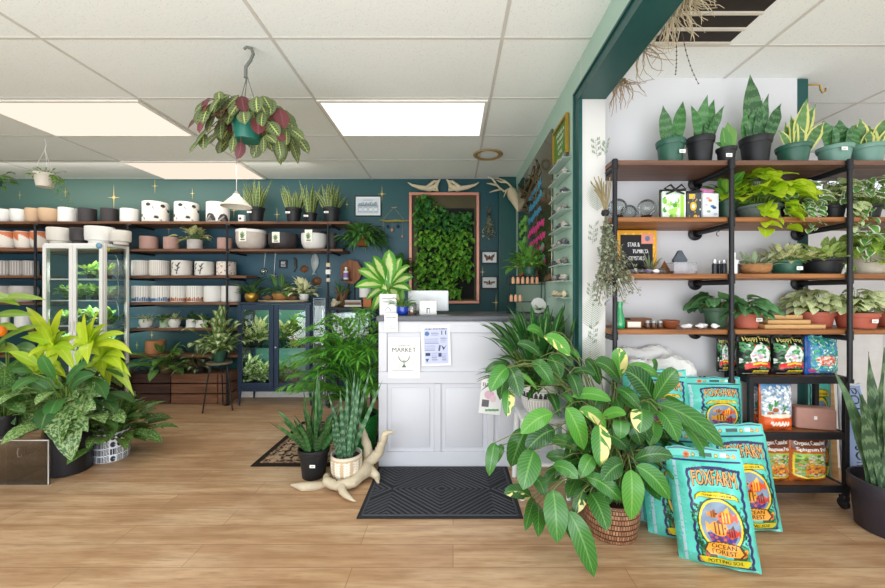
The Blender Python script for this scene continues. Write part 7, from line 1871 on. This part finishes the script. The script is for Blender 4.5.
obj('foliage', mb, [MAR, mat('#6a3a34', .7), leafmat('maranta_red', '#7d3a44', '#5a2832', '#a0606a', 'plain')], t_, auto=False)

# ---- large ctenanthe in the woven basket
CT = leafmat('ctenanthe_leaf', '#38772c', '#16461f', '#78ad5c', 'half', .10, .27, .12, 11)
CT2 = leafmat('ctenanthe_leaf_young', '#559a38', '#30762e', '#90c060', 'half', .45, .28, .18, 11)
Yt_ = 1.86; bx_c, by_c = X(611, 1.93), 1.93
t = NT('woven_basket'); uv = t.n('ShaderNodeUVMap').outputs[0]
mp = t.n('ShaderNodeMapping'); mp.inputs['Scale'].default_value = (64, 20, 1); t.link(uv, mp.inputs['Vector'])
br = t.n('ShaderNodeTexBrick'); br.inputs['Scale'].default_value = 1; br.inputs['Brick Width'].default_value = 1.0; br.inputs['Row Height'].default_value = 1.0; br.inputs['Mortar Size'].default_value = .14; br.inputs['Mortar Smooth'].default_value = .6
t.link(mp.outputs[0], br.inputs['Vector']); br.inputs['Color1'].default_value = hexc('#b98a68'); br.inputs['Color2'].default_value = hexc('#8f6248'); br.inputs['Mortar'].default_value = hexc('#4a2f22')
b = t.principled(br.outputs['Color'], .55, 0, .4); t.bump(b, t.math('SUBTRACT', 1.0, br.outputs['Fac']), .8, .01); BSK = t.m
mb = MB()
def prof_ell(t): return math.sin(PI*min(1, t*.97+.01))**.62 if 0 < t < 1 else .03
def H(px, py, Y): return P(px, py, Y) - V(bx_c, by_c, 0)
hero = [(544,338,527,330,9,1,.1),(544,337,570,356,13,1,.0),(565,351,579,359,7,1,.1),(541,357,517,344,9,0,.15),(532,362,552,385,13,0,.0),(508,366,485,373,8,0,.05),(508,368,490,392,14,0,.0),(509,367,520,398,14,0,-.05),(506,371,500,400,12,0,.05),
 (549,356,561,379,14,0,.05),(540,385,563,382,8,0,.1),(569,374,579,398,13,0,-.05),(573,373,595,376,7,0,.0),(537,390,513,373,4,1,.0),(556,353,572,367,10,0,.1),(509,390,507,417,11,0,.0),(553,414,521,434,16,1,-.05),(555,430,526,451,17,0,.0),(526,430,511,467,20,0,-.05),
 (495,443,489,476,11,0,-.05),(503,445,496,464,7,0,.05),(534,451,523,490,20,0,-.1),(566,408,584,450,18,1,-.1),(599,425,600,467,17,1,-.15),(579,410,606,428,12,1,-.05),(572,397,611,401,12,1,-.05),(550,440,581,451,12,0,.05),(546,457,578,465,12,0,.1),(553,466,578,479,12,0,-.1),
 (593,457,581,477,13,0,-.15),(561,395,572,404,6,1,.0),(532,498,504,493,12,0,-.1),(535,500,525,531,10,0,-.12),(538,504,538,537,12,0,-.05),(553,490,557,543,20,0,-.22),(568,511,594,577,18,0,-.32),(584,490,574,515,12,0,-.15),(590,493,607,531,16,0,-.2),(586,477,621,501,14,0,-.15),
 (623,464,602,481,16,0,-.2),(631,470,631,520,20,1,-.25),(594,460,580,478,14,0,-.1),(568,515,572,541,12,0,-.1),(535,478,545,496,12,0,.0),(638,465,640,495,10,0,-.1),(620,379,617,348,13,1,.0),(621,384,595,362,17,0,.05),(653,401,625,371,20,0,-.05),(654,401,677,370,17,0,-.05),
 (657,404,724,448,18,0,-.1),(680,423,709,461,17,0,-.1),(658,411,678,442,19,0,-.1),(616,389,639,409,12,0,-.05),(602,418,626,415,10,1,-.1),(641,409,640,433,18,0,-.1),(620,420,620,439,14,0,-.15),(628,423,641,446,14,0,-.05),(604,435,628,450,15,0,.0),(634,460,673,457,13,0,-.15),
 (636,466,670,500,16,1,-.2),(655,374,652,361,8,0,.1),(626,368,659,378,10,1,.05),(645,395,650,420,14,0,.1),(654,421,650,446,14,0,.05),(661,428,671,455,15,0,.05),(664,469,673,480,10,0,.0),(585,360,600,385,12,0,.15),(575,440,590,460,14,0,.15),(610,450,590,470,15,0,.1),(600,395,590,420,13,0,.12),(560,470,545,485,12,0,.05),(618,475,610,500,13,0,.0)]
for (ax_, ay_, tx, ty, wp, kind, dy) in hero:
    Y0 = Yt_+dy+U(-.05, .08); Y1 = Y0+U(-.08, .0)
    if ty > 530: Y1 = min(Y1, 1.56)
    a_ = H(ax_, ay_, Y0); e_ = H(tx, ty, Y1); L_ = (e_-a_).length
    cb = V(U(-.06, .06), U(-.05, .05), .16)
    top = V((cb.x*.5+a_.x*.5)*.8, (cb.y+a_.y)*.5, max(a_.z, .25)+.10+.1*U(0, 1))
    tube(mb, bez(cb, top, a_, 8), .0024, 5, 2, cap=False)
    mid = (a_+e_)/2 + V(0, -.02, .03+.12*L_)
    if e_.z < .015: e_.z = .015
    leaf_curve(mb, bez(a_, mid, e_, 9), V(U(-.35, .35), -1, U(.3, .9)), wp*Y0/F*1.15, prof_ell, .16, kind if kind else (0 if random.random() < .9 else 1), .012, 2)
for i in range(90):   # inner leaves filling the crown
    a = U(0, 2*PI); r_ = U(.05, .36); a_ = V(math.cos(a)*r_*.7+.07, abs(math.sin(a))*r_*.35-.02, U(.25, .72)); l = U(.14, .2)
    tube(mb, bez((U(-.05, .05), U(-.05, .05), .16), (a_.x*.4, a_.y*.5, a_.z), a_, 6), .003, 4, 2, cap=False)
    leaf(mb, a_, V(math.cos(a), math.sin(a)*.5-.3, U(-.4, .5)), l, l*.44, 1.0, .16, 7, prof_ell, 0, .01, U(-.5, .5), 2)
for i in range(8): tube(mb, [(U(-.04, .04), U(-.03, .03), .15), (U(-.06, .04), U(-.03, .05), .4), (U(-.14, .1), U(-.03, .05), U(.5, .75))], .006, 6, 2)
clampmb(mb, (bx_c, by_c, 0), dict(ymax=2.6, zmin=.012))
t_ = thing('ctenanthe_plant', 'very large ctenanthe with green and yellow streaked leaves in a brown woven basket', 'potted plant', (bx_c, by_c, .001))
m2 = MB(); lathe(m2, [(0, 0), (.115, 0), (.122, .008), (.134, .07), (.138, .13), (.132, .175), (.126, .185), (.12, .175), (.12, .16), (0, .16)], 60); obj('woven_basket', m2, BSK, t_)
m2 = MB(); lathe(m2, [(.0005, .163), (.12, .163)], 20); obj('soil', m2, SOIL, t_)
obj('foliage', mb, [CT, CT2, mat('#6f7a45', .6, 0, .2)], t_, auto=False)

# ---- aglaonema on the white stool
Ya = 2.36; xa = X(540, Ya); WPL = mat('#e9eaec', .3, 0, .03)
t_ = thing('plant_stool', 'white plastic stool-like stand holding the patterned basket pot', 'stool', (xa, Ya, 0)); zt2 = Z(412, Ya)
mb = MB(); rbox(mb, -.14, .14, -.13, .13, zt2-.035, zt2, .012, 0, 3); obj('seat', mb, WPL, t_)
for sx in (-1, 1):
    for sy in (-1, 1): mb = MB(); tube(mb, [(sx*.125, sy*.105, zt2-.03), (sx*.14, sy*.14, 0.0)], [.02, .016], 10); obj('leg', mb, WPL, t_)
    mb = MB(); tube(mb, [(sx*.15, -.115, .22), (sx*.15, .115, .22)], .012, 8); obj('stretcher', mb, WPL, t_)
mb = MB(); tube(mb, [(-.15, -.125, .2), (.15, -.125, .2)], .012, 8); obj('stretcher', mb, WPL, t_)
cv = Canvas(160, 40, '#e9e8e6')
for k in range(26):
    u = k/26
    for (a, b_) in (((u, .58), (u+.012, .76)), ((u+.02, .58), (u+.008, .76)), ((u+.005, .67), (u+.025, .67))): cv.line([a, b_], .03, '#2a2a2c')
for k in range(40): cv.line([(k/40, .04), (k/40, .5)], .012, '#c4c2be')
cv.rect(0, .52, 1, .55, '#b5b2ac'); cv.rect(0, .8, 1, .83, '#b5b2ac')
mb = MB()
AGL = leafmat('aglaonema_leaf', '#357a38', '#1a4c26', '#8fb878', 'center', .2, .35, .18)
for i in range(190):
    a = U(0, 2*PI); e = U(5, 85); e_ = R(e); sl = U(.06, .24)+(.12 if e > 45 else 0); b_ = V(math.cos(a)*.05, math.sin(a)*.05, .15); d = V(math.cos(a)*math.cos(e_), math.sin(a)*math.cos(e_)*.8, math.sin(e_)); p = b_+d*sl
    tube(mb, bez(b_, b_+d*sl*.5+V(0, 0, .03), p, 4), .0035, 5, 1, cap=False); l = U(.16, .24)
    leaf(mb, p, V(d.x, d.y, d.z*.7+U(-.1, .3)), l, l*.27, .9, .2, 7, prof_lance, 0, .01, U(-.5, .5))
clampmb(mb, (xa, Ya, zt2+.001), dict(xmax=XP0-.035, ymax=2.9))
t_ = plantpot('aglaonema_plant', 'dark green narrow-leaved plant in a white basket pot with black pattern, on the white stool', xa, Ya, zt2+.001, .118, .19, WPL, mb, [AGL, STEM], 'round', art=cv)

# ---- left foreground group
LIMEM = leafmat('lime_dracaena_leaf', '#d3e238', '#a8cf2e', '#eef07a', 'plain', .5, .35, .42)
Yq_ = 2.62; q0 = V(X(80, 2.95), 2.95, 0)
t_ = thing('lime_dracaena', 'bright lime green dracaena with long arching leaves, tallest of the foreground group', 'potted plant', (q0.x, q0.y, .001))
potbody(t_, .14, .26, mat('#5a4a3c', .7, 0, .15), 'taper')
mb = MB()
def HL(px, py, Y): return P(px, py, Y)-V(q0.x, q0.y, 0)
ros = [((53, 343), [(26,307,9),(63,309,8),(48,314,10),(28,372,12),(82,337,9),(53,374,10),(36,352,10),(40,322,9),(66,332,9),(20,338,9),(60,322,8),(76,352,9)]),
       ((88, 342), [(85,313,11),(99,312,8),(125,334,8),(132,354,8),(77,366,12),(88,365,13),(72,344,9),(106,330,9),(94,320,9),(66,360,9),(78,322,8)]),
       ((102, 355), [(123,372,13),(134,396,11),(110,386,12),(126,360,9),(118,345,8),(90,380,10),(131,377,9),(104,378,11)]),
       ((40, 365), [(12,376,9),(25,392,9),(52,392,10),(8,352,9),(60,380,9)])]
for (cx, cy), tipsl in ros:
    Yr2 = Yq_+U(-.1, .1); c0 = HL(cx, cy, Yr2)
    tube(mb, bez((U(-.04, .04), U(-.03, .03), .2), (c0.x*.5, c0.y*.5, .5), c0-V(0, 0, .04), 6), .012, 7, 1)
    for (tx, ty, wp) in tipsl + [(cx+U(-26, 26), cy+U(-26, 30), U(8, 10)) for _ in range(7)]:
        for rep in range(1):
            e_ = HL(tx, ty, Yr2+U(-.12, .08)); b_ = c0+V(U(-.01, .01), U(-.01, .01), U(-.05, .0)); l = (e_-b_).length
            mid = b_*.45+e_*.55+V(0, -.01, .10*l+ (.25*l if ty > cy else .02)); leaf_curve(mb, bez(b_, mid, e_, 10), V(U(-.3, .3), -1, .8), wp*Yr2/F*1.05, prof_strap if wp < 9 else prof_lance, .25, 0, .01)
obj('foliage', mb, [LIMEM, STEM], t_, auto=False)
# dieffenbachia in black pot
DF2 = leafmat('dieffenbachia_speckled', '#4c7f38', '#2f5f2c', '#a9c282', 'splash', .55, .38, .2)
DF3 = leafmat('dieffenbachia_dark', '#3f7a3a', '#22512a', '#7fab6a', 'veined', .5, .38, .2)
Yv = 2.58; xv = X(69, Yv)
mb = MB()
def HV(px, py, Y): return P(px, py, Y)-V(xv, Yv, 0)
big = [(60,400,94,418,20,0),(62,408,60,446,20,0),(70,415,72,462,18,0),(45,400,20,440,15,0),(55,395,30,380,13,1),(70,390,95,375,13,1),(60,392,40,420,15,0),(80,400,100,395,14,0),(72,405,88,432,16,0),(48,390,12,402,14,0),(66,385,92,362,10,1),(55,380,42,355,12,1),(68,395,55,415,16,0),(50,405,36,432,13,1),(76,388,110,385,12,0),(64,398,78,398,20,0),(58,418,46,440,14,1),(82,412,96,408,14,0)]
for (ax_, ay_, tx, ty, wp, kd_) in big:
    Y0 = Yv+U(-.12, .06); a_ = HV(ax_, ay_, Y0); e_ = HV(tx, ty, Y0-U(.0, .1)); tube(mb, bez((U(-.05, .05), U(-.05, .05), .22), (a_.x*.3, a_.y*.4, a_.z+.02), a_, 6), .006, 6, 2, cap=False)
    leaf_curve(mb, bez(a_, (a_+e_)/2+V(0, -.03, .05), e_, 8), V(U(-.3, .3), -1, .7), wp*Y0/F*1.3, prof_ovate, .15, kd_, .015, 2)
for i in range(40):
    a = U(0, 2*PI); a_ = V(math.cos(a)*U(.08, .26), math.sin(a)*U(.05, .22), U(.36, .72)); l = U(.15, .24); tube(mb, bez((U(-.05, .05), U(-.05, .05), .22), (a_.x*.3, a_.y*.4, a_.z), a_, 4), .005, 5, 2, cap=False)
    leaf(mb, a_, V(math.cos(a), math.sin(a)*.7-.2, U(-.3, .6)), l, l*.48, 1.0, .15, 6, prof_ovate, random.choice((0, 1, 1)), .01, U(-.4, .4), 2)
clampmb(mb, (xv, Yv, 0), dict(zmin=.05))
plantpot('dieffenbachia_plant', 'dark dieffenbachia with cream speckled broad leaves in a black cylinder pot', xv, Yv, 0, .118, .29, mat('#1f1f24', .35, 0, .08), mb, [DF2, DF3, STEM], 'cyl')
# patterned pot plant
cv = Canvas(240, 70, '#e9ecf2')
rs3 = random.Random(5)
for k in range(72):
    u, v = (k % 18)/18+.02, .12+(k//18)*.25; mm = rs3.randint(0, 2)
    for j in range(5):
        if mm == 0: cv.line([(u-.022, v-.1+.045*j), (u+.022, v-.07+.045*j)], .012, '#25304c')
        elif mm == 1: cv.line([(u-.02+.011*j, v-.1), (u-.02+.011*j, v+.1)], .010, '#25304c')
        else: cv.line([(u+.0045*j*math.cos(q), v+.022*j*math.sin(q)) for q in [p*.5 for p in range(13)]], .010, '#25304c')
xw, Yw2 = X(111.5, 2.78), 2.78
CAL = leafmat('dark_calathea_leaf', '#4a7a34', '#274d26', '#93a85c', 'splash', .35, .38, .15)
plantpot('calathea_plant', 'dark reddish green leafy plant in a blue and white patterned pot', xw, Yw2, 0, .108, .21, CER, rosette(90, .17, .07, (.06, .2), (5, 85), (.14, .21), .46, 1.0, prof_ovate, .2, 6, .01, .003, cols=2), [CAL, STEM], 'cyl', dict(zmin=.06), art=cv)
# plants on the low table at the photo edge
t_ = thing('acrylic_table', 'clear acrylic low table with a metal hook at the photo edge', 'table', (-3.0, 2.39, 0.001)); AC2 = glass_mat('#f2f2f3', refl=.10)
xr_ = X(49, 2.39)+3.0
mb = MB(); box(mb, -.5, xr_, 0, .008, .0, .285); obj('front_panel', mb, AC2, t_, smooth=False)
mb = MB(); box(mb, .132, .14, .009, .39, .0, .285); obj('side_panel', mb, AC2, t_, smooth=False)
mb = MB(); box(mb, -.5, .14, .0, .39, .286, .294); obj('table_top', mb, AC2, t_, smooth=False)
mb = MB(); tube(mb, [(xr_-.004, .0, 0.004), (xr_-.004, .0, .285), (-.5, 0, .285)], .0035, 6); obj('polished_edge', mb, mat('#d9dbdc', .2), t_)
mb = MB(); xh2 = X(17, 2.36)+3.0; tube(mb, [(xh2-.012, -.012, .24), (xh2-.016, -.014, .2), (xh2-.008, -.014, .185), (xh2+.01, -.014, .185), (xh2+.015, -.014, .2)], .0035, 6); obj('hook', mb, mat('#6d6459', .4, .4), t_)
mb = MB(); tube(mb, [(.06, .25, 0.015), (.11, .25, .27)], .012, 8); obj('wooden_leg', mb, WB, t_)
def edgeplant(name, label, px, Y, z, r, h, pm, specs, fm, extra=0, cols=2):
    x_ = X(px, Y); mb = MB()
    for (ax_, ay_, tx, ty, wp) in specs:
        Y0 = Y+U(-.08, .05); a_ = P(ax_, ay_, Y0)-V(x_, Y, z); e_ = P(tx, ty, Y0-.05)-V(x_, Y, z); tube(mb, bez((U(-.03, .03), 0, h*.8), (a_.x*.3, a_.y*.4, a_.z+.02), a_, 6), .005, 5, 1, cap=False)
        leaf_curve(mb, bez(a_, (a_+e_)/2+V(0, -.02, .04), e_, 8), V(U(-.2, .2), -.8, 1), wp*Y0/F*1.25, prof_ovate, .15, 0, .015, cols)
    if extra:
        m2 = rosette(extra, h*.8, r*.6, (.08, .26), (5, 85), (.12, .2), .45, 1.1, prof_ovate, .2, 6, .01, .003, cols=2); mb.add(m2.v, m2.f, 0, [m2.uv.get(i, [(0, 0)]*len(f)) for i, f in enumerate(m2.f)])
        for i in range(len(m2.f)): mb.m[len(mb.f)-len(m2.f)+i] = m2.m[i]
    return plantpot(name, label, x_, Y, z, r, h, pm, mb, fm, 'tubp')
YGL = leafmat('yellow_green_broad', '#a3bf3f', '#6f9c34', '#d6dd70', 'veined', .5, .38, .3)
MDG = leafmat('mid_dark_broad', '#4f8638', '#2c5c2a', '#90b860', 'veined', .5, .38, .2)
edgeplant('philodendron_plant', 'plant with long drooping yellow green leaves at the photo edge above the table', -30, 2.62, .296, .10, .2, mat('#a5522f', .7), [(-12, 300, 46, 300, 9), (-10, 318, 32, 316, 10), (-5, 345, 41, 326, 12), (-10, 330, 18, 330, 10), (-15, 295, 20, 306, 8), (-10, 350, 20, 352, 11)], [YGL, STEM], 20)
edgeplant('rubber_plant', 'mid green leafy plant in a red clay pot at the photo edge', 8, 2.67, .296, .09, .18, mat('#a34d33', .6), [(10, 350, 38, 352, 12), (8, 365, 36, 372, 14), (12, 372, 5, 395, 12), (20, 362, 48, 384, 14), (5, 340, -8, 360, 12)], [MDG, STEM], 36)
edgeplant('schefflera_plant', 'dark fine leaved plant low at the photo edge in front of the clay pot', 4, 2.475, .296, .07, .13, BLKP, [(5, 385, 30, 395, 12), (8, 395, 25, 415, 12), (0, 400, 15, 425, 12), (2, 390, -10, 420, 12)], [leafmat('dark_fine_leaf', '#3f6f34', '#22472a', '#7d9f56', 'splash', .4), STEM], 46)
tag(obj('orange_fruit', lump(.035, 1, 1, 1.1, 77, 14, .04), mat('#ee7a22', .35, 0, .1), None, (X(3, 2.45), 2.43, Z(331, 2.45))), 'smooth orange ball-shaped ornament among the leaves at the photo edge', 'ornament')
